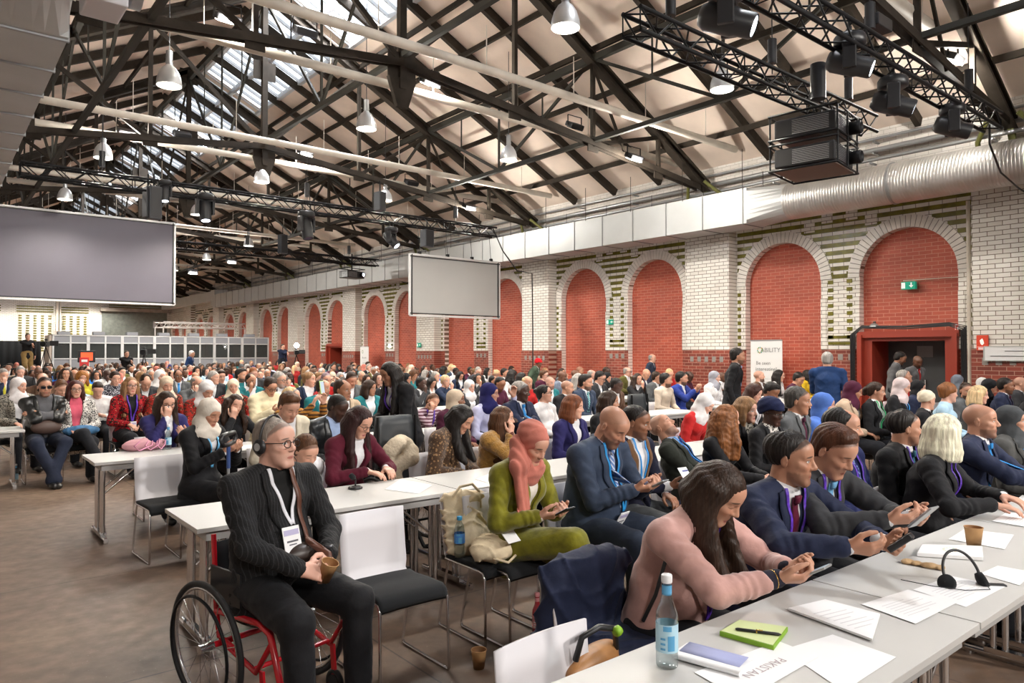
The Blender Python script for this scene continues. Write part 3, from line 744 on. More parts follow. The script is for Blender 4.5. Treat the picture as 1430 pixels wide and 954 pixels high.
p = PW(1412, 494, X-0.4); r = empty('notice_panel', (X-0.42, p.y, p.z), 0, 'white framed notice panel on the red brick at the right edge', 'notice')
MB().box((0,0,0),(0.02,0.9,0.26)).build('panel', PAPER, r)
m = MB()
for a, b in (((0,-.46,-.14),(0,.46,-.14)),((0,-.46,.14),(0,.46,.14)),((0,-.46,-.14),(0,-.46,.14)),((0,.46,-.14),(0,.46,.14))): m.bar(a,b,0.03,0.02)
m.build('frame', M('grey_white_frame', (0.5,0.52,0.5), 0.5), r)
m = MB(); m.box((-0.012,-0.1,0.05),(0.004,0.4,0.012)); m.box((-0.012,0.05,-0.05),(0.004,0.6,0.012)); m.build('lettering', BLACKP, r)
p = PW(1347, 466, X-0.0)
# drain pipes beside the pilasters and small dome lamp over the door
for q, (yy, lb) in enumerate(((PIERS[1]+0.84,'cream drain pipe beside the near pilaster right of the door arch'),(PIERS[2]+0.84,'cream drain pipe beside the white pilaster left of the middle arches'))):
    tag(MB().tube([(X-0.13,yy,0.0),(X-0.13,yy,4.9)],0.04,8).build('drain_pipe', CREAMPIPE), lb, 'pipe')
p = PW(1225, 465, X+0.1); r = empty('dome_lamp', (X-0.05, p.y, 2.32), 0, 'small grey dome lamp on the red door frame', 'lamp')
MB().lathe([(0.001,0.09),(0.05,0.08),(0.10,0.03),(0.11,0)], n=16).build('lamp_shade', GREYM, r); MB().box((0.02,0,0.1),(0.04,0.05,0.06)).build('mount', BLACKP, r)

# roll-up banners
def banner(pc, w_, h_, y, label, lines, X0=X-0.5, rz=-PI/2):
    r = empty('roll_up_banner', (X0, y, 0), rz, label, 'banner')
    MB().box((0,0,h_/2+0.03),(w_,0.012,h_-0.04)).build('banner_sheet', M('banner_white', (0.80,0.80,0.80), 0.5), r)
    bevel(MB().box((0,0,0.04),(w_+0.03,0.14,0.08)).build('cassette', GREYM, r), 0.01)
    MB().box((0,0,h_+0.02),(w_,0.03,0.03)).build('top_rail', GREYM, r); MB().tube([(0,0.05,0.05),(0,0.03,h_)],0.012,6).build('pole', GREYM, r)
    m = MB(); m2 = MB()
    for txt, sz, x_, z_, big in lines:
        text_mesh(m if big else m2, txt, sz, lambda a, b, x_=x_, z_=z_: (x_+a, -0.012, z_+b))
    m.build('heading_lettering', M('grey_print', (0.22,0.22,0.22), 0.6), r)
    if m2.v: m2.build('small_lettering', M('light_grey_print', (0.40,0.40,0.40), 0.6), r)
    q = MB()
    for i in range(10):
        a0, a1 = 2*PI*i/10, 2*PI*(i+0.7)/10
        q.cur = i % 3; q.add([(-0.17+rr*math.cos(a), -0.013, h_-0.23+rr*math.sin(a)) for rr, a in ((.05,a0),(.05,a1),(.085,a1),(.085,a0))], [(0,1,2,3)])
    q.build('round_logo', [M('logo_green', (0.15,0.30,0.08), 0.6), M('logo_ochre', (0.50,0.28,0.08), 0.6), M('logo_teal', (0.1,0.35,0.3), 0.6)], r)
banner(1070, 0.88, 2.02, PW(1070,500).y*(X-0.5)/X, 'white roll-up banner with round logo, right of the standing man',
       [('ABILITY',0.16,0.12,1.74,1),('Be seen',0.13,-0.08,1.42,1),('interesting?',0.13,0.0,1.27,1),('Find out more about our network',0.048,0,1.05,0),('and join us at the stand today',0.048,0,0.97,0),('2024',0.09,0,0.75,0)])
banner(509, 0.85, 2.0, PW(509,500).y*(X-0.5)/X, 'distant white roll-up banner in front of the far arches',
       [('Be seen',0.14,0.0,1.45,1),('network',0.12,0,1.2,0)])

# interpreter booths
BY = 40.0; BW = (at(375,BY)-at(73,BY))/7
BG = M('booth_grey_panel', (0.25,0.26,0.29), 0.7); BF = M('booth_aluminium', (0.66,0.67,0.68), 0.35, 0.4); BD = M('booth_dark_inside', (0.05,0.045,0.04), 0.9)
GLASS = M('booth_glass', (0.10,0.11,0.11), 0.05, alpha=0.30)
bt = empty('interpreter_booth', (at(73,BY)+BW/2, BY, 0))
h_ = BW/2
MB().box((0,0,0.72),(BW-0.06,0.05,1.44)).build('lower_panel', BG, bt); MB().box((0,0,2.38),(BW-0.06,0.05,0.36)).build('upper_panel', BG, bt)
m = MB()
for x in (-h_+0.03,0,h_-0.03): m.box((x,-0.01,1.28),(0.07,0.08,2.56))
for z in (1.44,2.2,2.56,0.03): m.box((0,-0.01,z),(BW,0.08,0.05))
m.build('frame', BF, bt)
m = MB().box((0,1.6,1.28),(BW,0.05,2.56)); m.box((-h_+0.02,0.8,1.28),(0.03,1.6,2.56)); m.box((h_-0.02,0.8,1.28),(0.03,1.6,2.56)); m.box((0,0.8,2.58),(BW,1.65,0.04)); m.build('shell', M('booth_shell', (0.07,0.06,0.055), 0.9), bt)
for s in (-1,1): MB().box((s*h_/2,0,1.82),(h_-0.1,0.012,0.74)).build('glass', GLASS, bt)
m = MB().box((0,0.35,1.1),(BW-0.1,0.5,0.04)); m.build('desk', BD, bt)
m = MB()
for s in (-0.35,0.3): m.box((s,0.25,1.22),(0.25,0.1,0.16)); m.tube([(s+0.15,0.2,1.12),(s+0.15,0.15,1.35)],0.015,5)
m.build('interpreter_console', BLACKP, bt)
MB().box((-0.25,0.3,2.68),(0.5,0.4,0.16)).build('air_vent', BG, bt)
BN = ['leftmost','second from the left','third from the left','middle','third from the right','second from the right','rightmost']
for k in range(7):
    o = bt if k == 0 else copy_tree(bt)
    o.location.x = at(73,BY)+BW*(k+0.5)
    tag(o, 'grey glazed interpreter booth, %s of the row at the back' % BN[k], 'booth', 'interpreter booths along the back')
bs = MB().box((0,0,0),(0.1,0.1,0.1))
o = MB().box((at(73,BY)-0.08,BY+0.8,1.28),(0.1,1.7,2.56)).build('booth_side_panel', M('beige_panel', (0.42,0.36,0.31), 0.6)); tag(o, 'beige side panel closing the left end of the booth row', 'panel')
# black drape left of the booths, white frame behind the booths
m = MB(); P_ = []
for zz in (0.02, 2.3):
    P_.append([(1.5+i*0.06, 42+0.05*math.sin(i*1.3), zz) for i in range(50)])
m.grid(P_, (0,0.02,0)); tag(m.build('black_drape', BLACKFAB), 'black drape hung left of the interpreter booths', 'drape')
root = empty('white_truss_frame', (0,47,0), 0, 'white truss framework standing behind the right half of the booths', 'truss')
m = MB(); xa, xb = at(228,47), at(342,47); zt = 3.3
for yy in (47, 49):
    for z in (zt, zt+0.3): m.tube([(xa,yy-47,z),(xb,yy-47,z)], 0.035, 6)
    for i in range(22):
        a, b = xa+(xb-xa)*i/22, xa+(xb-xa)*(i+1)/22; m.tube([(a,yy-47,zt+0.3*(i%2)),(b,yy-47,zt+0.3*((i+1)%2))], 0.018, 5)
    for x in (xa,(xa+xb)/2,xb): m.tube([(x,yy-47,0),(x,yy-47,zt)], 0.04, 6)
m.build('truss_tubes', M('white_tube', (0.75,0.72,0.70), 0.5), root)
# monitor on a stand in front of the booths
p = PY(121, 498, 35.0); r = empty('monitor_stand', (p.x, 35.0, 0), 0.1, 'monitor with an orange red picture on a stand in front of the booths', 'monitor')
zc = p.z
bevel(MB().box((0,0,zc),(0.66,0.06,0.5)).build('bezel', BLACKP, r), 0.01); MB().box((0.0,-0.035,zc),(0.45,0.01,0.34)).build('screen', M('orange_red_screen', (0.85,0.10,0.03), 0.4, emit=0.7), r)
MB().tube([(0,0.03,0.02),(0,0.03,zc)],0.03,8).build('pole', BLACK, r); MB().box((0,0.03,0.02),(0.6,0.5,0.04)).build('base', BLACK, r)
p = PY(118, 506, 34.6); r = empty('sign_stand', (p.x, 34.6, 0), 0, 'small red and white placard on a stand just below the monitor', 'placard')
MB().box((0,0,p.z),(0.34,0.03,0.40)).build('placard', M('placard_red', (0.6,0.03,0.03), 0.5), r); MB().box((0,-0.018,p.z+0.06),(0.22,0.01,0.10)).build('white_field', PAPER, r); MB().tube([(0,0.02,0),(0,0.02,p.z)],0.02,6).build('pole', BLACK, r)
# ================================================================== PEOPLE: smooth distance-field bodies turned into one surface each
f32 = np.float32
def nrm(v): v = np.asarray(v, float); return v/(np.linalg.norm(v)+1e-9)
def rotm(yaw=0, pitch=0, roll=0):
    """head or limb frame: forward -Y; pitch > 0 looks down, yaw > 0 turns to the person's left (+X)"""
    cy, sy = math.cos(yaw), math.sin(yaw); cp, sp = math.cos(pitch), math.sin(pitch); cr, sr = math.cos(roll), math.sin(roll)
    Z = np.array([[cy,-sy,0],[sy,cy,0],[0,0,1]]); Xm = np.array([[1,0,0],[0,cp,-sp],[0,sp,cp]]); Y = np.array([[cr,0,sr],[0,1,0],[-sr,0,cr]])
    return Z @ Xm @ Y
class SDF:
    def __init__(s): s.p = []; s.R = np.eye(3); s.c = np.zeros(3); s.post = []
    def frame(s, R=None, c=None): s.R = np.eye(3) if R is None else R; s.c = np.zeros(3) if c is None else np.asarray(c, float); return s
    def T(s, p): return s.R @ np.asarray(p, float) + s.c
    def cap(s, a, b, ra, rb=None, k=0.015, op=1, wr=0):
        rb = ra if rb is None else rb; a, b = s.T(a), s.T(b)
        s.p.append(('c', a, b, ra, rb, k, op, (a+b)/2, np.linalg.norm(b-a)/2+max(ra,rb), wr)); return s
    def ell(s, c, r, R=None, k=0.015, op=1):
        c = s.T(c); R = s.R if R is None else s.R @ R
        s.p.append(('e', c, np.asarray(r, float), R, 0, k, op, c, max(r), 0)); return s
    def eco(s, a, b, ra, rb, lx, k=0.02, op=1):
        """elliptic capsule: ra, rb = (half width, half depth)"""
        a, b = s.T(a), s.T(b); ax = nrm(b-a); lx = nrm(s.R @ np.asarray(lx, float)); lx = nrm(lx-ax*lx.dot(ax)); fy = np.cross(ax, lx)
        s.p.append(('o', a, b, ra, (rb, lx, fy, ax), k, op, (a+b)/2, np.linalg.norm(b-a)/2+max(ra+rb), 0)); return s
    def ev(s, P, m=0.07):
        P = P.astype(f32); d = np.full(len(P), 1.0, f32)
        for (t, a, b, ra, rb, k, op, cc, br, wr) in s.p:
            q2 = P-cc.astype(f32); dd = np.einsum('ij,ij->i', q2, q2); idx = np.nonzero(dd < (br+m)**2)[0]
            if len(idx) == 0: continue
            full = len(idx) == len(P); Q = P if full else P[idx]
            if t == 'c':
                ba = (b-a).astype(f32); l2 = max(float(ba@ba), 1e-8); pa = Q-a.astype(f32); h = np.clip(pa@ba/l2, 0, 1)
                e = pa-h[:,None]*ba; r = ra+(rb-ra)*h
                if wr: r = r+wr*np.sin(h*26+3*np.sin(Q[:,0]*40)+Q[:,2]*12)
                x = np.sqrt(np.einsum('ij,ij->i', e, e))-r
            elif t == 'e':
                r_, R_ = b, ra
                q = (Q-a.astype(f32))@R_.astype(f32); k0 = np.sqrt(((q/r_.astype(f32))**2).sum(1)); k1 = np.sqrt(((q/(r_**2).astype(f32))**2).sum(1))+1e-6
                x = k0*(k0-1)/k1
            elif t == 'o':
                rB, lx, fy, ax = rb; ln = np.linalg.norm(b-a); pa = Q-a.astype(f32); al = pa@ax.astype(f32); h = np.clip(al/ln, 0, 1); over = al-h*ln
                rx = ra[0]+(rB[0]-ra[0])*h; ry = ra[1]+(rB[1]-ra[1])*h; mn = np.minimum(rx, ry)
                u = pa@lx.astype(f32)/rx; v = pa@fy.astype(f32)/ry; w_ = over/mn
                x = (np.sqrt(u*u+v*v+w_*w_)-1)*mn
            D = d if full else d[idx]
            if op == 1:
                h = np.clip(.5+.5*(D-x)/k, 0, 1); D = D*(1-h)+x*h-k*h*(1-h)
            else:
                x = -x; h = np.clip(.5-.5*(D-x)/k, 0, 1); D = D*(1-h)+x*h+k*h*(1-h)
            if full: d = D
            else: d[idx] = D
        for f_ in s.post: d = f_(P, d)
        return d
    def bounds(s, pad=0.02):
        lo = np.full(3, 9.0); hi = -lo
        for p in s.p:
            if p[6] != 1: continue
            if p[0] in 'co': pts = ((p[1], max(p[3], p[4]) if p[0] == 'c' else max(p[3]+p[4][0])), (p[2], max(p[3], p[4]) if p[0] == 'c' else max(p[3]+p[4][0])))
            else: pts = ((p[7], p[8]),)
            for c, r in pts: lo = np.minimum(lo, c-r); hi = np.maximum(hi, c+r)
        return lo-pad, hi+pad

def surface(s, v, B=4):
    """surface nets on a sparse grid -> verts, quads"""
    lo, hi = s.bounds(); n = np.maximum(1, np.ceil((hi-lo)/(v*B)).astype(int))
    g = [lo[i]+(np.arange(n[i])+.5)*v*B-v*.5 for i in range(3)]
    C = np.stack(np.meshgrid(*g, indexing='ij'), -1).reshape(-1, 3)
    dc = s.ev(C, m=v*B*1.6+0.03); near = np.abs(dc) < v*B*1.25+0.004
    D = np.repeat(np.repeat(np.repeat(dc.reshape(n), B, 0), B, 1), B, 2)
    idx = np.argwhere(near.reshape(n))
    off = np.stack(np.meshgrid(*[np.arange(B)]*3, indexing='ij'), -1).reshape(-1, 3)
    I = (idx[:,None,:]*B+off[None]).reshape(-1, 3)
    D[I[:,0],I[:,1],I[:,2]] = s.ev(lo+I*v)
    S = D < 0
    c8 = S[:-1,:-1,:-1].astype(np.int8)
    for dx in (0,1):
        for dy in (0,1):
            for dz in (0,1):
                if dx+dy+dz: c8 = c8+S[dx:S.shape[0]-1+dx, dy:S.shape[1]-1+dy, dz:S.shape[2]-1+dz]
    act = (c8 > 0) & (c8 < 8); A = np.argwhere(act); num = np.full(act.shape, -1, np.int32); num[A[:,0],A[:,1],A[:,2]] = np.arange(len(A))
    acc = np.zeros((len(A), 3)); cnt = np.zeros(len(A))
    for ax in range(3):
        o1, o2 = [i for i in range(3) if i != ax]
        for u in (0,1):
            for w_ in (0,1):
                a = A.copy(); a[:,o1] += u; a[:,o2] += w_; b = a.copy(); b[:,ax] += 1
                da = D[a[:,0],a[:,1],a[:,2]]; db = D[b[:,0],b[:,1],b[:,2]]; cr = (da < 0) != (db < 0)
                t = np.where(cr, da/(da-db+1e-12), 0); p = a.astype(float); p[:,ax] += t
                acc[cr] += p[cr]; cnt[cr] += 1
    V = acc/cnt[:,None]*v+lo
    F = []
    for ax in range(3):
        o1, o2 = [(1,2),(2,0),(0,1)][ax]
        sl0 = [slice(None)]*3; sl1 = [slice(None)]*3; sl0[ax] = slice(0,-1); sl1[ax] = slice(1,None)
        x = S[tuple(sl0)] != S[tuple(sl1)]; E = np.argwhere(x)
        E = E[(E[:,o1] > 0)&(E[:,o2] > 0)&(E[:,o1] < S.shape[o1]-1)&(E[:,o2] < S.shape[o2]-1)]
        ins = S[E[:,0],E[:,1],E[:,2]]
        q = []
        for u, w_ in ((0,0),(1,0),(1,1),(0,1)):
            e = E.copy(); e[:,o1] -= 1-u; e[:,o2] -= 1-w_; q.append(num[e[:,0],e[:,1],e[:,2]])
        q = np.stack(q, 1); q[~ins] = q[~ins][:,::-1]; F.append(q)
    F = np.concatenate(F); F = F[(F >= 0).all(1)]
    return V, F
def to_mesh(name, V, F, mats, hc=None):
    me = bpy.data.meshes.new(name); me.vertices.add(len(V)); me.vertices.foreach_set('co', V.astype(f32).ravel())
    me.loops.add(len(F)*4); me.loops.foreach_set('vertex_index', F.astype(np.int32).ravel())
    me.polygons.add(len(F)); me.polygons.foreach_set('loop_start', np.arange(len(F), dtype=np.int32)*4)
    me.polygons.foreach_set('use_smooth', np.ones(len(F), bool))
    for m in (mats if isinstance(mats, (list, tuple)) else [mats]): me.materials.append(m)
    me.update(calc_edges=True)
    if hc is not None:
        R, c = hc; q = (V-c)@R; q[np.linalg.norm(q, axis=1) > 0.19] = 9
        at_ = me.attributes.new('hc', 'FLOAT_VECTOR', 'POINT'); at_.data.foreach_set('vector', q.astype(f32).ravel())
    return me

# ---------------------------------------------------------------- skeleton
def two_bone(S, W_, l1, l2, hint):
    S, W_ = np.asarray(S, float), np.asarray(W_, float); d = W_-S; L_ = np.linalg.norm(d)
    if L_ > (l1+l2)*0.995: W_ = S+d/L_*(l1+l2)*0.995; d = W_-S; L_ = np.linalg.norm(d)
    a = (l1*l1-l2*l2+L_*L_)/(2*L_); h = math.sqrt(max(0, l1*l1-a*a)); u = d/L_; hint = np.asarray(hint, float); p = hint-u*hint.dot(u)
    return S+u*a+nrm(p)*h, W_
ARMS = {  # wrist, elbow hint, finger direction, palm normal, curl (for the person's right, x mirrored for the left)
 'lap':   ((-.09,-.27,.68), (-.6,.5,-.4), (.35,-1,-.25), (.1,0,-1), .45),
 'clasp': ((-.085,-.33,.70), (-.7,.4,-.3), (.75,-.7,-.2), (.5,.25,-.4), .8),
 'phone': ((-.075,-.33,.86), (-.6,.5,-.6), (.45,-.75,.35), (.45,.25,.8), .75),
 'phone_low': ((-.08,-.33,.77), (-.6,.5,-.5), (.5,-.8,.1), (.45,.3,.8), .75),
 'table': ((-.17,-.40,.80), (-.7,.4,-.3), (.45,-1,-.1), (0,0,-1), .35),
 'cross': ((.10,-.20,.87), (-.9,-.3,-.5), (1,.15,.15), (0,.7,-.6), .4),
 'chin':  ((-.05,-.25,1.03), (-.6,-.3,-.9), (.1,-.1,1), (.2,.9,.2), .9),
 'knee':  ((-.12,-.38,.62), (-.5,.5,-.2), (.1,-1,-.4), (0,0,-1), .35),
 'side':  ((-.25,-.03,.86), (-.3,.8,0), (0,-.1,-1), (1,0,0), .4),
 'raise': ((-.13,-.33,1.16), (-.7,0,-.8), (.2,-.3,1), (.6,-.5,.1), .5),
}
def skeleton(sit=True, lean=.08, slouch=.1, side=0, twist=0, yaw=0, pitch=.1, roll=0, armR='lap', armL='lap', w=1.0, fem=False,
             knee=.12, foot=0.0, cross=False, legs='sit', hz=None, wristR=None, wristL=None, fR=None, fL=None, nR=None, nL=None, curlR=None, curlL=None, elR=None, elL=None, sh=None):
    J = dict(w=w, fem=fem, sit=sit)
    z0 = hz or (.555 if sit else .93); P = [np.array([0, 0, z0])]
    for l, a in ((.16, lean*.5), (.17, lean), (.16, lean+slouch)):
        P.append(P[-1]+l*nrm([math.sin(side), -math.sin(a), math.cos(a)]))
    J['P'] = P; up = nrm(P[3]-P[2]); lx = nrm([math.cos(twist), math.sin(twist), 0]); lx = nrm(lx-up*lx.dot(up)); fw = -np.cross(up, lx)
    J['lx'], J['up'], J['fw'] = lx, up, fw
    sw = (sh or (.165 if fem else .185))*(.6+.4*w)
    sd_ = .062 if fem else .052; J['S'] = [P[3]-up*sd_-lx*sw, P[3]-up*sd_+lx*sw]
    R = rotm(yaw, pitch, roll); J['R'] = R
    nt = P[3]+.055*nrm(np.array([0,-math.sin((lean+slouch+pitch)*.55+.1), 1])+.2*up+np.array([math.sin(side)*.3,0,0])); J['nt'] = nt
    J['hc'] = nt-R@np.array([0,.012,-.085])
    J['arm'] = []
    for i, (k, wr, ff, nn, cu, el) in enumerate(((armR, wristR, fR, nR, curlR, elR), (armL, wristL, fL, nL, curlL, elL))):
        W_, hint, fd, pn, c = ARMS[k]; mx = np.array([1,1,1]) if i == 0 else np.array([-1,1,1])
        off = np.array([0,0,0 if sit else (.0 if k == 'side' else .33)])+np.array([0,(P[2][1]-P[0][1])*.35 if k not in ('lap','knee','table','side') else 0,0])
        Wp = np.array(W_)*mx+off if wr is None else np.array(wr, float); hint = np.array(hint)*mx if el is None else np.array(el, float)
        fd = np.array(fd)*mx if ff is None else np.array(ff, float); pn = np.array(pn)*mx if nn is None else np.array(nn, float)
        E, Wp = two_bone(J['S'][i], Wp, .285, .25, hint)
        J['arm'].append((E, Wp, nrm(fd), pn, c if (curlR, curlL)[i] is None else (curlR, curlL)[i]))
    J['leg'] = []
    for i, sx in enumerate((-1, 1)):
        H = P[0]+np.array([sx*.09, -.01, -.02])
        if legs == 'stand':
            A = np.array([sx*(.10+.03*foot), .03*sx, .09]); K, A = two_bone(H, A, .42, .42, (0,-1,0))
        else:
            K = np.array([sx*knee, -.44, .51+(.0 if not cross else (.10 if i == 0 else 0))])
            A = np.array([sx*knee*.9, -.45+foot, .10])
            if cross and i == 0: K = np.array([.02, -.46, .62]); A = np.array([.16, -.62, .30])
            if legs == 'ankles': A = np.array([-sx*.03, -.62, .09])
        J['leg'].append((H, K, A))
    return J

def hand(s, side, W_, f, n, curl, g=0.0):
    n = nrm(n-f*np.dot(n, f)); t = np.cross(f, n)*(1 if side == 0 else -1)
    s.frame(); L = (.92,1.0,.95,.78); cl = curl if isinstance(curl, (list, tuple)) else [curl]*4
    for i, (o, fl) in enumerate(zip((.027,.009,-.009,-.026), (.083,.087,.083,.076))):
        K = W_+f*fl+t*o; s.cap(W_+t*o*.55+f*.005, K, .0145, .0115, k=.012)
        c1, c2 = cl[i]*.9, cl[i]*1.2; ang_ = c1; p = K
        for j, (ln, r0, r1) in enumerate(((.042,.0098,.0088),(.026,.0088,.0080),(.021,.0080,.0066))):
            d = f*math.cos(ang_)+n*math.sin(ang_)+t*o*.25*(1-cl[i]); q = p+nrm(d)*ln*L[i]; s.cap(p, q, r0+g, r1+g, k=.004); p = q; ang_ += c2*(1,.8,0)[j]
    b = W_+f*.02+t*.022+n*.004; d1 = nrm(f*.65+t*.65+n*.35); p1 = b+d1*.045; d2 = nrm(f*.85+t*.15+n*.40); p2 = p1+d2*.032; p3 = p2+nrm(f*.85-t*.05+n*.3)*.026
    s.cap(b, p1, .0165, .0125, k=.014); s.cap(p1, p2, .0118, .0105, k=.004); s.cap(p2, p3, .0102, .0080, k=.004)

def head(s, J, fine=True):
    f = .95 if J['fem'] else 1.0; s.frame(J['R']*f, J['hc'])
    s.frame(J['R'], J['hc'])
    def e(c, r, k=.012, op=1, R=None): s.ell(np.array(c)*f, np.array(r)*f, R=R, k=k, op=op)
    def c_(a, b, ra, rb, k=.008, op=1): s.cap(np.array(a)*f, np.array(b)*f, ra*f, rb*f, k=k, op=op)
    jw = .046 if J['fem'] else .053
    e((0,.014,.038), (.074,.094,.082)); e((0,-.030,-.020), (.063,.063,.075), k=.025); e((0,-.040,-.070), (jw,.046,.044), k=.025)
    c_((-.02,-.074,-.098), (.02,-.074,-.098), .017, .017, k=.02)
    e((0,-.05,.045), (.058,.045,.05), k=.02)
    if fine:
        c_((.012,-.083,.026), (.045,-.068,.026), .010, .009, k=.012); c_((-.012,-.083,.026), (-.045,-.068,.026), .010, .009, k=.012)
        for x in (-1,1):
            e((x*.031,-.097,.004), (.016,.018,.012), k=.010, op=-1)
            e((x*.031,-.073,.005), (.0145,.0135,.0125), k=.004)
            c_((x*.038,-.070,-.022), (x*.050,-.050,-.012), .016, .014, k=.015)
            e((x*.0125,-.096,-.028), (.0085,.010,.0075), k=.005)
        c_((0,-.086,.018), (0,-.108,-.022), .0075, .0115, k=.010)
        c_((-.018,-.083,-.0575), (.018,-.083,-.0575), .0055, .0055, k=.006); c_((0,-.087,-.0575), (0,-.087,-.0575), .0075, .0075, k=.008)
        c_((-.014,-.084,-.0685), (.014,-.084,-.0685), .0062, .0062, k=.006)
        c_((-.022,-.097,-.0628), (.022,-.097,-.0628), .0022, .0022, k=.004, op=-1)
    else:
        c_((0,-.086,.018), (0,-.106,-.024), .009, .013, k=.012)
    for x in (-1,1):
        Re = rotm(x*.35,0,0)
        if J.get('noear'): continue
        e((x*.077,.010,-.004), (.0075,.019,.031), k=.006, R=Re)
        if fine: e((x*.086,.004,-.002), (.006,.010,.018), k=.004, op=-1, R=Re)
    s.frame()
    nr = .044 if J['fem'] else .051*(.7+.3*J['w'])
    s.cap(J['P'][3]-J['up']*.03, J['hc']+J['R']@np.array([0,.025,-.055]), nr+.008, nr, k=.02)
def torso(s, J, g=0.0, low=.0, k=.03, arms=True, upto=1.0, wr=0, flare=0.0, skirt=False):
    P, lx, w, fem = J['P'], J['lx'], J['w'], J['fem']; s.frame()
    wx = (.118 if fem else .138)*w; hipx = (.165 if fem else .160)*(.6+.4*w)
    b0 = P[0]+(P[0]-P[1])*(.2+low)
    s.eco(b0, P[1], (hipx+g+flare, .115*(.5+.5*w)+g+flare), (wx+g, .098*w+g), (1,0,0), k=k)
    s.eco(P[1], P[2], (wx+g, .098*w+g), ((.138 if fem else .158)*(.7+.3*w)+g, .105*(.6+.4*w)+g), lx, k=k)
    s.eco(P[2], P[3]-J['up']*.045, ((.138 if fem else .158)*(.7+.3*w)+g, .105*(.6+.4*w)+g), (.115+g*.7, .068+g*.8), lx, k=k)
    if w > 1.1: s.ell(P[1]+J['fw']*(.05*w), (.13*w+g, .12*w+g, .14+g), k=.05)
    if fem:
        for x in (-1,1): s.ell(P[2]+J['fw']*.075+lx*x*.065+J['up']*.02, (.062+g,.055+g,.062+g), k=.03)
    else:
        for x in (-1,1): s.ell(P[2]+J['fw']*.045+lx*x*.07+J['up']*.05, (.08+g,.06+g,.06+g), k=.03)
    for i in (0,1):
        s.cap(P[3]-J['up']*.025, J['S'][i], .048+g*.8, .052+g, k=.03)
        s.cap(P[3]+J['up']*.0, P[3]*.4+J['S'][i]*.6+J['up']*.01, .05+g*.6, .045+g*.6, k=.03)
        if arms:
            E, W_, f, n, c = J['arm'][i]; S = J['S'][i]; q = .9+.1*w
            s.cap(S, E, (.050+g*.85)*q, (.040+g*.75)*q, k=.02, wr=wr); s.cap(E, E+(W_-E)*upto, (.041+g*.75)*q, (.027*upto+.038*(1-upto)+g*.8), k=.015, wr=wr)
def legs(s, J, g=0.0, hem=None):
    s.frame(); q = .8+.2*J['w']
    for H, K, A in J['leg']:
        s.cap(H, K, (.088+g)*q, .058+g, k=.03); s.cap(K, A, .056+g, (.036+g if hem is None else hem), k=.02)
        if g: s.cap(H*.5+K*.5, K, .066+g, .060+g, k=.03)
    s.eco(J['P'][0]-np.array([0,0,.02]), J['P'][1], (.155+g,.11+g), (.135*J['w']+g,.10+g), (1,0,0), k=.04)
def feet(s, J, which, g=0.012):
    s.frame()
    for i, (H, K, A) in enumerate(J['leg']):
        if i != which: continue
        d = nrm((A-K)*np.array([1,1,0])*.3+np.array([(-.12,.12)[i],-1,0])); u = np.array([0,0,1.0])
        if J['sit'] and A[2] > .2: d = nrm(np.array([.2,-.9,.25]))
        s.cap(A, A-u*.035, .040+g*.5, .036+g*.5, k=.02)
        h = A+d*-.03-u*.05; s.cap(h, A+d*.14-u*.056, .030+g*.4, .030+g*.4, k=.02); s.ell(A+d*.11-u*.055, (.045,.06,.030), R=rotm(math.atan2(d[0], -d[1])), k=.02)

# cloth folds
def folds(amp, sc=1.0):
    def f_(P, d):
        x, y, z = P[:,0]*sc, P[:,1]*sc, P[:,2]*sc
        a = 1-np.abs(np.sin(x*11+z*17+1.8*np.sin(y*9+z*5)+1.2*np.sin(x*17))); b = 1-np.abs(np.sin(z*21-x*9+y*13+1.6*np.sin(x*13+y*7)))
        return d+(amp*(.8-1.9*a*a*a-1.5*b*b*b)).astype(f32)
    return f_
def vcut(J, wt, b0, bt=.03, sharp=1.0):
    C, lx, up, fw = [a.astype(f32) for a in (J['P'][3], J['lx'], J['up'], J['fw'])]
    def f_(P, d):
        q = P-C; a = np.abs(q@lx); b = q@up; c = q@fw; hw = wt*(b-b0)/(bt-b0)
        v = np.maximum((a-hw)*.9, .0-c); v = np.maximum(v, b0-b)
        return np.maximum(d, -v)
    return f_
def neckhole(J, r=.064, h=.0):
    a = J['P'][3].astype(f32); u = nrm(J['hc']+J['R']@np.array([0,.025,-.055])-J['P'][3]).astype(f32)
    def f_(P, d):
        q = P-a; t = q@u; e = np.linalg.norm(q-t[:,None]*u, axis=1)
        return np.maximum(d, -np.maximum(e-r, h-t))
    return f_
def drape(sdf, J, pts, off=.003, far=.42):
    """(a, b) chest coordinates -> points on the cloth surface seen from the front"""
    C, lx, up, fw = J['P'][3], J['lx'], J['up'], J['fw']; pts = np.asarray(pts, float)
    o = C+pts[:,:1]*lx+pts[:,1:2]*up+fw*far; t = np.zeros(len(pts))
    for _ in range(40):
        d = sdf.ev(o-t[:,None]*fw, m=.6); t += np.clip(d-off, -.02, .1)*.85
    t = np.clip(t, 0, far+.06)
    return o-t[:,None]*fw
def ribbon(mb, sdf, J, path, wid, off=.004, th=.003, n=22):
    path = np.asarray(path, float); seg = np.r_[0, np.cumsum(np.linalg.norm(np.diff(path, axis=0), axis=1))]; q = np.linspace(0, seg[-1], n)
    c = np.stack([np.interp(q, seg, path[:,i]) for i in (0,1)], 1); wv = np.interp(q, seg, wid) if isinstance(wid, (list, tuple, np.ndarray)) else np.full(n, wid)
    tg = np.gradient(c, axis=0); tg /= np.linalg.norm(tg, axis=1)[:,None]+1e-9; pr = np.stack([-tg[:,1], tg[:,0]], 1)
    rows = []
    for o in (-.5, 0, .5): rows.append(drape(sdf, J, c+pr*(wv*o)[:,None], off))
    P_ = [[Vector(rows[j][i]) for j in range(3)] for i in range(n)]
    mb.grid(P_, Vector(J['fw']*th))

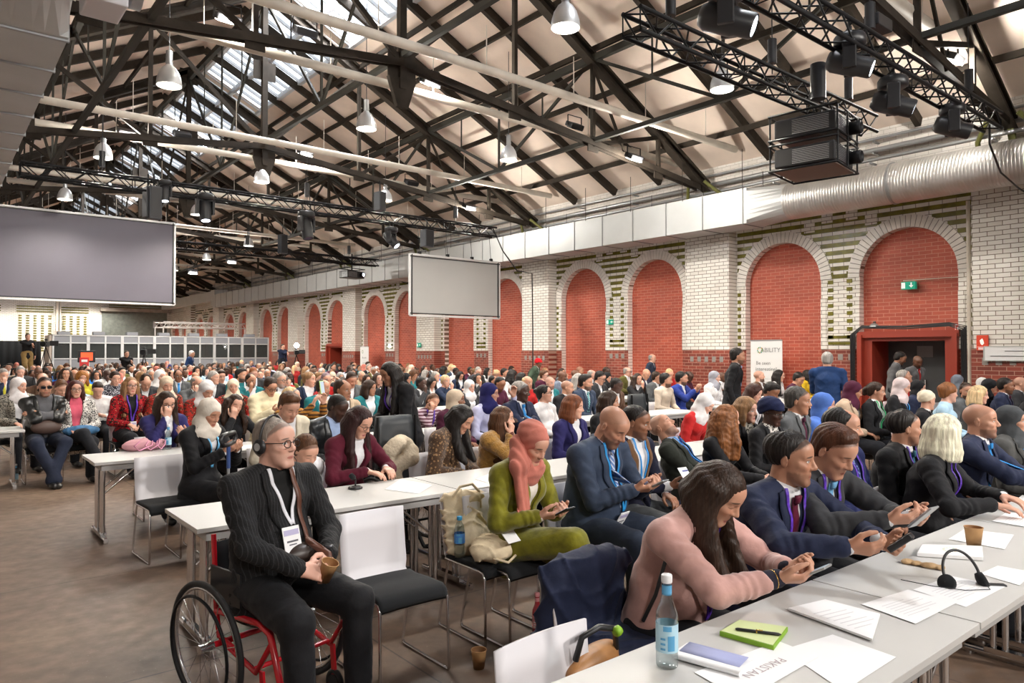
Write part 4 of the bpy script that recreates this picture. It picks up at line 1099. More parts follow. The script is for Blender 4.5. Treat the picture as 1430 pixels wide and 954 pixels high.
# ---------------------------------------------------------------- hair
def hair_sdf(J, style, fine):
    s = SDF(); f = .95 if J['fem'] else 1.0; R, c = J['R'], J['hc']; s.frame(R, c); Rf = R.astype(f32); cf = c.astype(f32)
    L_ = lambda p: np.array(p)*f
    t = dict(short=.009, crop=.003, side=.010, quiff=.007, bob=.020, long=.014, pony=.009, bun=.009, curly=.028, receding=.008, bald=.003, afro=.05, hijab=.014, wrap=.02, beanie=.016, turban=.03, updo=.016).get(style, .01)
    sh_ = style in ('short','side','quiff','crop','receding','bald','spot'); s.ell(L_((0,.016+(t*.55+.002)*sh_,.040+t*.35*sh_)), (L_((.075,.096,.083)))+t*(1-.18*sh_), k=.01)
    if style in ('short','side','quiff','receding','bald','crop','bun','pony','updo'): s.ell(L_((0,.045,-.01)), L_((.066,.062,.07))+t*.8, k=.02)
    if style == 'quiff': s.ell(L_((0,-.030,.098)), (.056,.05,.034), k=.04)
    if style == 'side': s.ell(L_((.01,-.035,.10)), (.062,.055,.03), k=.03)
    down = np.array([0,0,-1.0])
    def fall(angs, ln, r0, r1, out=.02, wave=0, fwd=0.0):
        for a in angs:
            p0 = L_((math.sin(a)*.080, .018+math.cos(a)*.088, .03)); a0 = R@p0+c
            a1 = R@L_((math.sin(a)*(.082+out*.5), .018+math.cos(a)*(.092+out*.5), -.06))+c
            s.frame(); a2 = a1+down*ln*.5+nrm((R@np.array([math.sin(a),math.cos(a),0]))*np.array([1,1,0]))*out+np.array([0,fwd*.4,0])
            a3 = a2+down*ln*.5+np.array([0,fwd,0])
            a2 = a2+np.array([wave*math.sin(a*7),wave*math.cos(a*5),0])
            s.cap(a0, a1, r0, r0, k=.02); s.cap(a1, a2, r0, (r0+r1)/2, k=.02); s.cap(a2, a3, (r0+r1)/2, r1, k=.015); s.frame(R, c)
    if style == 'long': fall(np.linspace(-1.95,1.95,13), .26, .028, .018, .014)
    if style == 'verylong': fall(np.linspace(-1.95,1.95,13), .34, .030, .022, .016, fwd=-.02)
    if style == 'frontfall': fall(np.linspace(-2.0,2.0,13), .30, .032, .022, .01, fwd=-.07)
    if style == 'curly': fall(np.linspace(-1.9,1.9,11), .12, .040, .030, .025, wave=.012)
    if style == 'wavy': fall(np.linspace(-1.95,1.95,13), .24, .034, .026, .03, wave=.014)
    if style == 'bob': fall(np.linspace(-1.85,1.85,13), .08, .030, .026, .012)
    if style == 'pony':
        s.cap(L_((0,.10,.05)), L_((0,.135,.01)), .028, .026); s.frame(); a = R@L_((0,.135,.01))+c; s.cap(a, a+np.array([0,.02,-.20]), .028, .012); s.frame(R, c)
    if style == 'bun': s.ell(L_((0,.115,.055)), (.038,.036,.036), k=.01)
    if style == 'updo': s.ell(L_((0,.09,.05)), (.06,.05,.05), k=.02); s.ell(L_((0,.03,.11)), (.05,.05,.03), k=.02)
    if style in ('hijab','hijabwrap'):
        s.ell(L_((0,.045,-.02)), L_((.074,.075,.085)), k=.03)
        s.frame(); nk = J['nt']; s.cap(J['P'][3]+J['up']*.03-J['fw']*-.015, nk+np.array([0,0,.0]), .092, .080, k=.04)
        s.eco(J['P'][3]-J['up']*.02+J['fw']*.02, J['P'][3]+J['up']*.03, (.150,.105), (.10,.09), J['lx'], k=.04)
        s.ell(J['P'][3]-J['up']*.05+J['fw']*.06, (.10,.055,.08), k=.03)
        s.frame(R, c); s.ell(L_((0,-.045,-.095)), (.052,.042,.030), k=.03)
    if style == 'hijabwrap':                                # turban style wrap with the long end falling over the shoulder
        s.ell(L_((0,.045,.06)), (.088,.092,.075), k=.02)
    if style == 'turban':
        s.ell(L_((0,.02,.07)), (.098,.115,.078), k=.02)
    if style in ('beanie','wrap'): s.ell(L_((0,.03,.075)), (.080,.095,.062), k=.02)
    if style == 'afro': s.ell(L_((0,.03,.06)), (.11,.11,.10), k=.02)
    # openings
    s.frame(R, c)
    if style in ('hijab',):
        s.ell(L_((0,-.125,-.018)), L_((.056,.085,.080)), k=.01, op=-1)
    elif style == 'hijabwrap':
        s.ell(L_((0,-.125,-.030)), L_((.060,.085,.082)), k=.01, op=-1)
    elif style in ('turban','beanie','wrap'):
        def cut(P, d):
            q = (P-cf)@Rf; return np.maximum(d, (.042-np.maximum(q[:,1]+.03,0)*.55-q[:,2])*.85)
        s.post.append(cut)
    else:
        top = {'receding':.112,'bald':.3,'quiff':.088,'short':.086,'side':.088,'crop':.084,'spot':.090,'curly':.075,'afro':.08}.get(style, .088)
        s.ell(L_((0,-.118,top-.105)), L_((.066 if style in ('long','verylong','frontfall','wavy','bob') else .090,.100,.105)), k=.008, op=-1)
        if style == 'bald': s.ell(L_((0,-.0,.115)), (.062,.10,.10), k=.01, op=-1)
        if style == 'receding': s.ell(L_((0,-.055,.125)), (.050,.065,.055), k=.01, op=-1)
        if style == 'spot': s.ell(L_((0,.07,.135)), (.045,.05,.035), k=.01, op=-1)
        if style in ('short','side','quiff','receding','bald','crop','spot','afro'):
            def cut(P, d):
                q = (P-cf)@Rf; x = np.abs(q[:,0]); lim = np.where(q[:,1] < .0, -.012+.0*x, -.012-np.clip(q[:,1],0,.05)*1.3)
                sb = np.where(q[:,1] < -.012, .030-(q[:,1]+.012)*1.0, lim)      # sideburn line rises towards the forehead
                d = d+(.007*np.clip((sb+.032-q[:,2])/.032,0,1)+.006*np.clip((-.045-q[:,1])/.035,0,1)).astype(f32); return np.maximum(d, (sb-q[:,2])*.7)
            s.post.append(cut)
        if style in ('pony','bun','updo'):
            def cut(P, d):
                q = (P-cf)@Rf; lim = np.where(q[:,1] < .0, .0-q[:,1]*.5, -.0-np.clip(q[:,1],0,.06)*1.1); return np.maximum(d, (lim-q[:,2])*.7)
            s.post.append(cut)
    if fine and style not in ('hijab','hijabwrap','turban','beanie','wrap','crop'):
        curly = style in ('curly','afro','wavy')
        def strands(P, d):
            q = (P-cf)@Rf; a = np.arctan2(q[:,0], q[:,1]+.02)
            n = np.sin(a*34+q[:,2]*6+2*np.sin(q[:,1]*20)+2*np.sin(a*5))+(1.6*np.sin(q[:,0]*45+2*np.sin(q[:,1]*38))*np.sin(q[:,1]*36+q[:,2]*25) if style in ('short','side','quiff','spot','updo') else 0) if not curly else np.sin(q[:,0]*95+2*np.sin(q[:,2]*60))*np.sin(q[:,2]*85+2*np.sin(q[:,1]*70))
            return d+(.0016 if not curly else .004)*n.astype(f32)
        s.post.append(strands)
    if style in ('hijab','hijabwrap','turban','wrap'):
        def wraps(P, d):
            q = (P-cf)@Rf; n = np.sin(q[:,2]*95+q[:,0]*30*np.sign(q[:,1]+.0)+q[:,1]*60+2*np.sin(q[:,0]*25)) if style != 'hijab' else np.sin(q[:,2]*60+q[:,1]*70+2*np.sin(q[:,0]*30))
            return d+(.0022 if fine else .0015)*n.astype(f32)
        s.post.append(wraps)
    return s

# ---------------------------------------------------------------- materials of people
def skin_mat(tone, eyes='open', beard=0.0, scalp=0.0, browcol=(0.02,0.012,0.008), lips=None):
    key = 'skin_%s' % '_'.join(str(x) for x in (tone, eyes, beard, scalp, browcol, lips))
    if key in MATS: return MATS[key]
    m, nt, b = nodes('skin'); L = nt.links.new
    at_ = N(nt, 'ShaderNodeAttribute'); at_.attribute_name = 'hc'; sp = N(nt, 'ShaderNodeSeparateXYZ'); L(at_.outputs['Vector'], sp.inputs[0])
    x, y, z = sp.outputs; ax = mth(nt, 'ABSOLUTE', x)
    front = mth(nt, 'LESS_THAN', y, -.035)
    def q(cx, cz, rx, rz, ix=None): 
        u = mth(nt, 'DIVIDE', mth(nt, 'SUBTRACT', ax if ix is None else ix, cx), rx); v = mth(nt, 'DIVIDE', mth(nt, 'SUBTRACT', z, cz), rz)
        return mth(nt, 'ADD', mth(nt, 'MULTIPLY', u, u), mth(nt, 'MULTIPLY', v, v))
    def msk(qq, sharp=3.0, gain=1.0):
        r = N(nt, 'ShaderNodeMath'); r.operation = 'MULTIPLY'; r.use_clamp = True; L(mth(nt, 'SUBTRACT', 1.0, qq), r.inputs[0]); r.inputs[1].default_value = sharp
        return mth(nt, 'MULTIPLY', mth(nt, 'MULTIPLY', r.outputs[0], front), gain)
    no = N(nt, 'ShaderNodeTexNoise'); no.inputs['Scale'].default_value = 60; no.inputs['Detail'].default_value = 4; L(at_.outputs['Vector'], no.inputs[0])
    tcn = N(nt, 'ShaderNodeTexCoord'); nb = N(nt, 'ShaderNodeTexNoise'); nb.inputs['Scale'].default_value = 14; L(tcn.outputs['Object'], nb.inputs[0])
    T = tuple(tone); red = (min(1,T[0]*1.02), T[1]*.78, T[2]*.72)
    col = mix(nt, mth(nt, 'MULTIPLY', nb.outputs[0], .55), T, red)
    col = mix(nt, msk(q(.040,-.022,.026,.022), 1.2, .35), col, red)
    hair = tuple(browcol)
    if scalp:
        ms = N(nt, 'ShaderNodeMath'); ms.operation = 'MULTIPLY'; ms.use_clamp = True
        L(mth(nt, 'SUBTRACT', mth(nt, 'ADD', mth(nt, 'MULTIPLY_ADD', no.outputs[0], .020, -.010), mth(nt, 'ADD', z, mth(nt, 'MULTIPLY', y, .75))), .019), ms.inputs[0]); ms.inputs[1].default_value = 90
        near = mth(nt, 'LESS_THAN', z, 1.0)
        col = mix(nt, mth(nt, 'MULTIPLY', mth(nt, 'MULTIPLY', ms.outputs[0], near), scalp), col, hair)
    if beard:
        q1 = mth(nt, 'MULTIPLY', mth(nt, 'SUBTRACT', mth(nt, 'MULTIPLY_ADD', no.outputs[0], .012, -.052), mth(nt, 'ADD', z, mth(nt, 'MULTIPLY', mth(nt, 'SUBTRACT', .06, ax), mth(nt, 'SUBTRACT', -.0, .0)))), 90)
        cl = N(nt, 'ShaderNodeMath'); cl.operation = 'MINIMUM'; cl.use_clamp = True; L(q1, cl.inputs[0]); cl.inputs[1].default_value = 1
        yl = mth(nt, 'MULTIPLY', mth(nt, 'LESS_THAN', y, .0), mth(nt, 'GREATER_THAN', z, -.125))
        col = mix(nt, mth(nt, 'MULTIPLY', mth(nt, 'MULTIPLY', cl.outputs[0], yl), beard), col, hair)
    lp = lips or (T[0]*.72, T[1]*.38, T[2]*.40)
    col = mix(nt, msk(q(0,-.0630,.0235,.0088), 3, .8), col, tuple(lp))
    col = mix(nt, msk(q(0,-.0628,.024,.0014), 3, .8), col, (T[0]*.25,T[1]*.12,T[2]*.12))
    bz = mth(nt, 'SUBTRACT', z, mth(nt, 'MULTIPLY', mth(nt, 'SUBTRACT', ax, .030), -.18))
    u = mth(nt, 'DIVIDE', mth(nt, 'SUBTRACT', ax, .032), .020); v = mth(nt, 'DIVIDE', mth(nt, 'SUBTRACT', bz, .0275), .0042)
    col = mix(nt, msk(mth(nt, 'ADD', mth(nt, 'MULTIPLY', u, u), mth(nt, 'MULTIPLY', v, v)), 2.5, .85), col, hair)
    if eyes == 'open':
        eq = q(.0315,.0055,.0135,.0055)
        col = mix(nt, msk(q(.0315,.0075,.0160,.0075), 3, .75), col, (T[0]*.30,T[1]*.22,T[2]*.2))
        col = mix(nt, msk(eq, 6, 1), col, (.62,.60,.58)); col = mix(nt, mth(nt, 'MULTIPLY', msk(q(.0315,.0060,.0060,.0062), 6, 1), msk(eq, 6)), col, (.03,.018,.012))
    else:
        col = mix(nt, msk(q(.0315,-.0005,.0150,.0020), 3, .85), col, (T[0]*.18,T[1]*.12,T[2]*.12))
        col = mix(nt, msk(q(.0315,.0045,.0160,.0080), 1.0, .25), col, (T[0]*.5,T[1]*.35,T[2]*.32))
    L(col, b.inputs['Base Color']); b.inputs['Roughness'].default_value = .48
    b.inputs['Subsurface Weight'].default_value = 0.0
    bp = N(nt, 'ShaderNodeBump'); bp.inputs['Strength'].default_value = .12; bp.inputs['Distance'].default_value = .003
    n2 = N(nt, 'ShaderNodeTexNoise'); n2.inputs['Scale'].default_value = 160; L(tcn.outputs['Object'], n2.inputs[0]); L(n2.outputs[0], bp.inputs['Height']); L(bp.outputs[0], b.inputs['Normal'])
    MATS[key] = m; return m
def cloth(name, color, rough=.85, sheen=.04, kind='plain', c2=None):
    key = 'cloth_'+name
    if key in MATS: return MATS[key]
    if kind != 'plain': pass
    else: return M(key, color, rough, sheen=sheen, noise=.18, nscale=9, bump=.55, bscale=16)
    m, nt, b = nodes(key); L = nt.links.new; tc = N(nt, 'ShaderNodeTexCoord'); b.inputs['Roughness'].default_value = rough; b.inputs['Sheen Weight'].default_value = sheen; b.inputs['Specular IOR Level'].default_value = .15
    sp = N(nt, 'ShaderNodeSeparateXYZ'); L(tc.outputs['Object'], sp.inputs[0]); c2 = c2 or (0,0,0)
    if kind == 'leopard':
        v = N(nt, 'ShaderNodeTexVoronoi'); v.inputs['Scale'].default_value = 42; L(tc.outputs['Object'], v.inputs[0])
        n = N(nt, 'ShaderNodeTexNoise'); n.inputs['Scale'].default_value = 45; n.inputs['Detail'].default_value = 5; L(tc.outputs['Object'], n.inputs[0])
        f_ = mth(nt, 'GREATER_THAN', mth(nt, 'ADD', v.outputs['Distance'], mth(nt, 'MULTIPLY', n.outputs[0], .9)), .80)
        col = mix(nt, mth(nt, 'MULTIPLY', f_, .9), (.42,.25,.12), (.040,.020,.012)); col = mix(nt, mth(nt, 'MULTIPLY', n.outputs[0], .5), col, (.12,.06,.03))
    elif kind == 'floral':
        n = N(nt, 'ShaderNodeTexNoise'); n.inputs['Scale'].default_value = 26; n.inputs['Detail'].default_value = 1; n.inputs['Distortion'].default_value = 1.5; L(tc.outputs['Object'], n.inputs[0])
        col = mix(nt, mth(nt, 'GREATER_THAN', n.outputs[0], .54), color, c2)
        v = N(nt, 'ShaderNodeTexVoronoi'); v.inputs['Scale'].default_value = 30; L(tc.outputs['Object'], v.inputs[0]); col = mix(nt, mth(nt, 'LESS_THAN', v.outputs['Distance'], .16), col, (.5,.35,.2))
    elif kind == 'spots':
        v = N(nt, 'ShaderNodeTexVoronoi'); v.inputs['Scale'].default_value = 55; L(tc.outputs['Object'], v.inputs[0]); col = mix(nt, mth(nt, 'LESS_THAN', v.outputs['Distance'], .42), color, c2)
    elif kind in ('stripes','pinstripe'):
        fr = mth(nt, 'FRACT', mth(nt, 'MULTIPLY', sp.outputs[0] if kind == 'pinstripe' else sp.outputs[2], 70 if kind == 'pinstripe' else 22))
        col = mix(nt, mth(nt, 'MULTIPLY', mth(nt, 'LESS_THAN', fr, .16 if kind == 'pinstripe' else .45), .5 if kind == 'pinstripe' else 1), color, c2)
    elif kind == 'diagonal':
        fr = mth(nt, 'FRACT', mth(nt, 'MULTIPLY', mth(nt, 'ADD', sp.outputs[0], sp.outputs[2]), 28)); col = mix(nt, mth(nt, 'LESS_THAN', fr, .4), color, c2)
    L(col, b.inputs['Base Color'])
    n = N(nt, 'ShaderNodeTexNoise'); n.inputs['Scale'].default_value = 70 if kind != 'leopard' else 180; L(tc.outputs['Object'], n.inputs[0]); bp = N(nt, 'ShaderNodeBump'); bp.inputs['Strength'].default_value = .4 if kind != 'leopard' else 1
    bp.inputs['Distance'].default_value = .01; L(n.outputs[0], bp.inputs['Height']); L(bp.outputs[0], b.inputs['Normal']); MATS[key] = m; return m
def hair_mat(name, col):
    key = 'hair_'+name
    if key in MATS: return MATS[key]
    m = M(key, col, .45, noise=.45, nscale=16, bump=.45, bscale=50, stretch=(3,3,.22)); m.node_tree.nodes['Principled BSDF'].inputs['Specular IOR Level'].default_value = .25; return m
# ---------------------------------------------------------------- building one person
VOX = {0: (.0060, .0055, .0082), 1: (.0085, .0080, .0115), 2: (.0118, .0112, .0150), 3: (.0185, .0160, .0230)}
CACHE = {}
def slot_obj(name, me, mats, parent):
    o = link(name, me, parent)
    for i, m in enumerate(mats if isinstance(mats, (list, tuple)) else [mats]):
        o.material_slots[i].link = 'OBJECT'; o.material_slots[i].material = m
    return o
_DUM = bpy.data.materials.new('base')
def hashable(d): return tuple(sorted((k, tuple(v) if isinstance(v, (list, tuple, np.ndarray)) else v) for k, v in d.items()))
def cached(key, fn):
    if key not in CACHE: CACHE[key] = fn()
    return CACHE[key]
def person(label, loc, rz=0, lv=1, pose=None, hair='short', hairm=None, skin=None, top='suit', topm=None, shirtm=None, trm=None, shoem=None, tie=None,
           lanyard=None, badge=False, glasses=None, scale=1.0, group=None, buttons=False, lower=True, lap=True, collar=True, scarf=None, sleeve=1.0, lapm=None, llen=.31):
    pose = dict(pose or {}); J = skeleton(**pose); J['noear'] = hair in ('hijab','hijabwrap','long','verylong','frontfall','wavy','bob','curly'); pk = hashable(pose)+(J['noear'],)
    vb, vh, vc = VOX[lv]; fine = lv < 3
    if len(label.split()) > 16: print('LONG', label)
    root = empty('person', loc, rz, label, 'person', group); root.scale = (scale,)*3
    bare = top in ('blouse','tee')
    def fbody():
        s = SDF(); torso(s, J, 0, k=.03) 
        for i in (0,1):
            E, W_, f, n, c = J['arm'][i]
            if lv < 3: hand(s, i, W_, f, n, c, .0 if lv < 2 else .0015)
            else: s.frame(); s.cap(W_, W_+f*.08, .026, .034, k=.01); s.cap(W_+f*.08, W_+f*.12+n/np.linalg.norm(n)*.03, .024, .018)
            s.frame(); s.cap(E, W_, .040, .026, k=.012)
        head(s, J, fine); V, F = surface(s, vb); return to_mesh('body', V, F, _DUM, (J['R']*(.95 if J['fem'] else 1), J['hc']))
    body = slot_obj('body', cached(('body', lv, pk), fbody), skin, root)
    if hair:
        def fh(): V, F = surface(hair_sdf(J, hair, fine), vh); return to_mesh('hair', V, F, _DUM)
        nm = 'headscarf' if hair in ('hijab','hijabwrap','turban','wrap') else 'knit_hat' if hair == 'beanie' else 'hair'
        slot_obj(nm, cached(('hair', lv, pk, hair), fh), hairm, root)
    # garments
    amp = {0:.0022,1:.0022,2:.0022,3:0}[lv]; suit = top in ('suit','blazer','open','coat')
    g = {'coat':.030,'puffer':.034}.get(top, .019 if suit else .012)
    up_ = {'tee':.0}.get(top, .93)
    sdf_top = SDF()
    torso(sdf_top, J, g, low=.35 if suit or top in ('puffer','sweater') else .2, k=.03, arms=(top != 'tee'), upto=up_*sleeve, wr=(.0025 if lv < 3 else 0), flare=.012)
    if top == 'tee':
        for i in (0,1): S, E = J['S'][i], J['arm'][i][0]; sdf_top.frame(); sdf_top.cap(S, S+(E-S)*.6, .066, .060)
    if J['sit'] and suit and lap:                            # skirts of the jacket lying on the lap
        sdf_top.frame(); sdf_top.ell(J['P'][0]+np.array([0,-.05,.035]), (.17*(.6+.4*J['w'])+g*.5,.13*(.5+.5*J['w']),.065), k=.05)
    if suit or top in ('puffer','shirt'):
        a = J['P'][3]; sdf_top.frame()                          # stand of the collar behind the neck
        r = .062*(.8+.2*J['w'])
        pts = [a+J['lx']*math.sin(t)*r-J['fw']*(math.cos(t)*r-.004)+J['up']*(.032-.0*t) for t in np.linspace(-1.7,1.7,7)]
        for p, q in zip(pts, pts[1:]): sdf_top.cap(p, q, .012 if lv < 3 else .018, k=.008)
    if amp: sdf_top.post.append(folds(amp))
    if top == 'puffer': sdf_top.post.append(lambda P, d: d-(.006*np.abs(np.sin(P[:,2]*42))).astype(f32))
    sdf_top.post.append(neckhole(J, .056 if suit else (.058 if J['fem'] else .060), .0))
    wt, b0 = {'suit': (.060,-.27), 'blazer': (.075,-.30), 'open': (.085,-.60), 'coat': (.085,-.55)}.get(top, (0,0))
    uncut = SDF(); uncut.p = sdf_top.p; uncut.post = [f_ for f_ in sdf_top.post]
    chest_only = SDF(); torso(chest_only, J, g+.001, low=.35 if suit else .2, arms=False, flare=.012)
    if suit: sdf_top.post.append(vcut(J, wt, b0))
    if top == 'blouse': sdf_top.post.append(vcut(J, .045, -.10))
    def ft(): V, F = surface(sdf_top, vc); return to_mesh('top', V, F, _DUM)
    nm = {'suit':'suit_jacket','blazer':'jacket','open':'jacket','coat':'coat','puffer':'padded_jacket','sweater':'sweater','blouse':'blouse','tee':'t_shirt','shirt':'shirt'}.get(top, 'top')
    jk = slot_obj(nm, cached(('top', lv, pk, top, sleeve, lap), ft), topm, root)
    under = None
    if suit and lv < 3 or suit:
        under = SDF(); torso(under, J, .009, low=.1, arms=(lv < 2), upto=.985); 
        under.frame()
        a = J['P'][3]; r = .053*(.8+.2*J['w']); under.frame()
        if collar:
            pts = [a+J['lx']*math.sin(t)*r-J['fw']*(math.cos(t)*r-.006)+J['up']*(.040-.013*abs(t)/2.6) for t in np.linspace(-2.7,2.7,11)]
            for p, q in zip(pts, pts[1:]): under.cap(p, q, .011 if lv < 3 else .018, k=.006); under.cap(p-J['up']*.02, q-J['up']*.02, .010, k=.006)
        else: under.post.append(neckhole(J, .060, -.02))
        def fu(): V, F = surface(under, vc); return to_mesh('shirt', V, F, _DUM)
        slot_obj('shirt', cached(('under', lv, pk, collar), fu), shirtm, root)
        if lv < 3:
            def fl():
                m = MB()
                for sg in (-1,1):
                    rows = []
                    for t in np.linspace(0, 1, 14):
                        b = .035+(b0-.035)*t if b0 > -.4 else .035+(-.40-.035)*t
                        ai = wt*(b-b0)/(.03-b0); wd = .062*math.sin(PI*min(1, t*1.02+.0))**.6+.002 if t > .28 else .040+.02*t/.28
                        rows.append([(sg*(ai+u*wd+.002), b-u*(.012 if t < .9 else 0)) for u in (0,.33,.66,1)])
                    D_ = drape(chest_only, J, [p for r_ in rows for p in r_], off=.0045).reshape(14, 4, 3)
                    m.grid([[Vector(p) for p in r_] for r_ in D_], Vector(J['fw']*.004))
                return m.mesh('lapel', _DUM)
            slot_obj('lapel', cached(('lapel', lv, pk, top), fl), lapm or topm, jk)
    chest = under if suit else sdf_top
    if tie is not None and under is not None:
        def fti():
            m = MB(); ribbon(m, under, J, [(0,.0),(0,-.03),(0,b0-.02)], [.040,.036,.062], off=.007, th=.006, n=12)
            ribbon(m, under, J, [(0,.014),(0,-.022)], [.040,.030], off=.014, th=.012, n=4); return m.mesh('tie', _DUM)
        slot_obj('tie', cached(('tie', lv, pk, top), fti), tie, root)
    if lanyard is not None:
        sd = chest_only
        def fla():
            m = MB(); wd = .017 if lv < 2 else .022
            for sg in (-1,1): ribbon(m, sd, J, [(sg*.064,.040),(sg*.060,-.02),(sg*.026,-llen*.65),(sg*.004,-llen)], wd, off=.008, n=26 if lv < 2 else 12)
            return m.mesh('lanyard', _DUM)
        ly = slot_obj('lanyard', cached(('lan', lv, pk, top), fla), lanyard, root)
        if badge and lv < 3:
            def fb():
                m = MB(); D_ = drape(sd, J, [(-.03 if llen < .3 else 0,-llen),(-.03 if llen < .3 else 0,-llen-.12)], off=.024); a, b = Vector(D_[0]), Vector(D_[1]); mdir = (b-a).normalized(); b = a+mdir*.125
                lx = Vector(J['lx']); nrm_ = lx.cross(mdir).normalized()
                R = Matrix((lx, nrm_, mdir)).transposed(); m.box((a+b)/2, (.092,.004,.125), R); m.mat(1)
                sgn = -1 if nrm_.dot(Vector(J['fw'])) < 0 else 1
                m.box((a+b)/2+nrm_*sgn*.003-mdir*.035, (.080,.001,.025), R); m.mat(2); m.box((a+b)/2+nrm_*sgn*.003+mdir*.005, (.06,.001,.008), R); m.box((a+b)/2+nrm_*sgn*.003+mdir*.02, (.04,.001,.005), R)
                return m.mesh('badge', [_DUM]*3)
            slot_obj('badge', cached(('badge', lv, pk, top), fb), [PAPER, M('badge_header', (.45,.42,.62), .5), M('badge_print', (.1,.1,.12), .6)], ly)
    if glasses is not None:
        def fg():
            m = MB(); R, c = J['R'], J['hc']; f = .95 if J['fem'] else 1; T = lambda p: Vector(R@(np.array(p)*f)+c)
            for sg in (-1,1):
                m.tube([T((sg*.033+.024*math.cos(a)*(1 if abs(math.cos(a)) < .7 else .98), -.100-.004*abs(math.sin(a)), .004+.018*math.sin(a))) for a in np.linspace(0, 2*PI, 17)[:-1]], .0022 if lv < 2 else .0032, 5, closed=True)
                m.tube([T((sg*.058,-.098,.010)), T((sg*.074,-.05,.010)), T((sg*.079,.015,.008))], .0022 if lv < 2 else .0032, 5)
            m.tube([T((-.010,-.101,.008)), T((0,-.104,.011)), T((.010,-.101,.008))], .0022, 5); return m.mesh('glasses', _DUM)
        slot_obj('glasses', cached(('gl', lv, pk), fg), glasses, root)
    if lower:
        def fl2(): s = SDF(); legs(s, J, .016, hem=.062); (s.post.append(folds(.0025)) if lv < 3 else None); V, F = surface(s, vc*1.25); return to_mesh('trousers', V, F, _DUM)
        slot_obj('trousers', cached(('leg', lv, pk), fl2), trm, root)
        if lv < 3:
            for i in (0,1):
                def fs(): s = SDF(); feet(s, J, i); V, F = surface(s, vc*1.1); return to_mesh('shoe', V, F, _DUM)
                slot_obj('shoe', cached(('feet', i, lv, pk), fs), shoem or BLACKSHOE, root)
    root['_J'] = 0; del root['_J']
    return root, J
BLACKSHOE = M('black_shoe_leather', (.012,.011,.011), .3)
def to_world(root, p): 
    v = Vector(p)*root.scale[0]; return root.location+Matrix.Rotation(root.rotation_euler.z, 3, 'Z') @ v
SK = dict(pale=(.66,.40,.31), fair=(.62,.36,.26), tan=(.52,.285,.19), olive=(.43,.225,.14), brown=(.29,.14,.08), dark=(.13,.058,.032), deep=(.065,.030,.020))
HB = hair_mat('black', (.012,.009,.008)); HD = hair_mat('dark_brown', (.030,.015,.009)); HM = hair_mat('brown', (.085,.036,.016)); HG = hair_mat('grey', (.30,.28,.26))
HBL = hair_mat('blonde', (.62,.44,.24)); HPL = hair_mat('platinum', (.78,.68,.52)); HR = hair_mat('auburn', (.16,.05,.02)); HW = hair_mat('white', (.62,.60,.57)); HSB = hair_mat('dark_blonde', (.24,.13,.06)); HLI = hair_mat('grey_lilac', (.20,.14,.16))
NAVY = cloth('navy_suiting', (.018,.024,.055), .7); NAVY2 = cloth('slate_blue_suiting', (.035,.050,.085), .7); BLK = cloth('black_suiting', (.012,.012,.014), .7); CHAR = cloth('charcoal_suiting', (.035,.036,.040), .75)
SHW = cloth('white_shirt_cotton', (.72,.72,.74), .7, .1); SHB = cloth('light_blue_shirt', (.35,.45,.68), .7, .1); TRD = cloth('dark_trouser_cloth', (.014,.015,.019), .8)
LB = M('blue_lanyard', (.02,.24,.62), .5); LP = M('purple_lanyard', (.10,.03,.42), .5, noise=.5, nscale=60); LWH = M('white_lanyard', (.7,.7,.75), .5); LGR = M('green_lanyard', (.02,.35,.12), .5)
GLB = M('black_spectacle_frame', (.015,.013,.012), .3)
# ================================================================== FURNITURE
def G(px, py, z):
    """point of the horizontal plane z seen at a photo pixel"""
    dp = (CAMH-z)*FPX/(py-493); a = ang(px); ds = dp/math.cos(a-YAW); return Vector((ds*math.sin(a), ds*math.cos(a), z))
ch0 = empty('shell_chair', (0,0,0))
def chair_shell():
    m = MB(); prof = [(-.02,.438),(.10,.432),(.16,.437),(.195,.465),(.212,.51),(.225,.59),(.240,.70),(.250,.815)]
    rows = []
    for i, (y, z) in enumerate(prof):
        w_ = .20 if i < 4 else .205
        rows.append([(w_*u, y+.018*u*u*(-1 if i > 3 else 0), z) for u in np.linspace(-1,1,9)])
    m.grid([[Vector(p) for p in r] for r in rows], lambda v: Vector((0,.009 if v.z > .47 else 0,-.009 if v.z < .47 else 0)))
    return m
chair_shell().build('backrest', WHITEP, ch0)
m = MB(); pr = [(-.235,.425),(-.225,.452),(-.19,.472),(-.05,.470),(.08,.462),(.15,.468),(.17,.462)]
m.grid([[Vector((.205*u, y, z-.006*abs(u)**6)) for u in (-1,-.9,-.5,0,.5,.9,1)] for y, z in pr], Vector((0,0,-.028))); m.build('seat', BLACKFAB, ch0)
for s in (-1, 1):
    m = MB(); x = .205*s
    m.tube([(x,.17,.435),(x,-.18,.435),(x,-.215,.43),(x,-.232,.40),(x*1.02,-.245,.02),(x*1.02,-.235,.009),(x*1.02,-.215,.009),(x*1.02,.22,.009),(x*1.02,.235,.012),(x*1.02,.24,.03),(x,.15,.40),(x,.135,.43)], .0085, 8); m.build('sled_leg', CHROME, ch0)
MB().tube([(-.205,.05,.43),(.205,.05,.43)],.008,6).tube([(-.205,-.15,.43),(.205,-.15,.43)],.008,6).build('cross_bar', CHROME, ch0)
ch_used = [False]
def chair(x, y, rz=0, label='', group='white shell chairs with black seat pads'):
    o = ch0 if not ch_used[0] else copy_tree(ch0); ch_used[0] = True
    o.location = (x, y, 0); o.rotation_euler = (0,0,rz); tag(o, label, 'chair', group); return o
TL = 1.79
tb0 = empty('conference_table', (0,0,0))            # origin: middle of the table on the floor
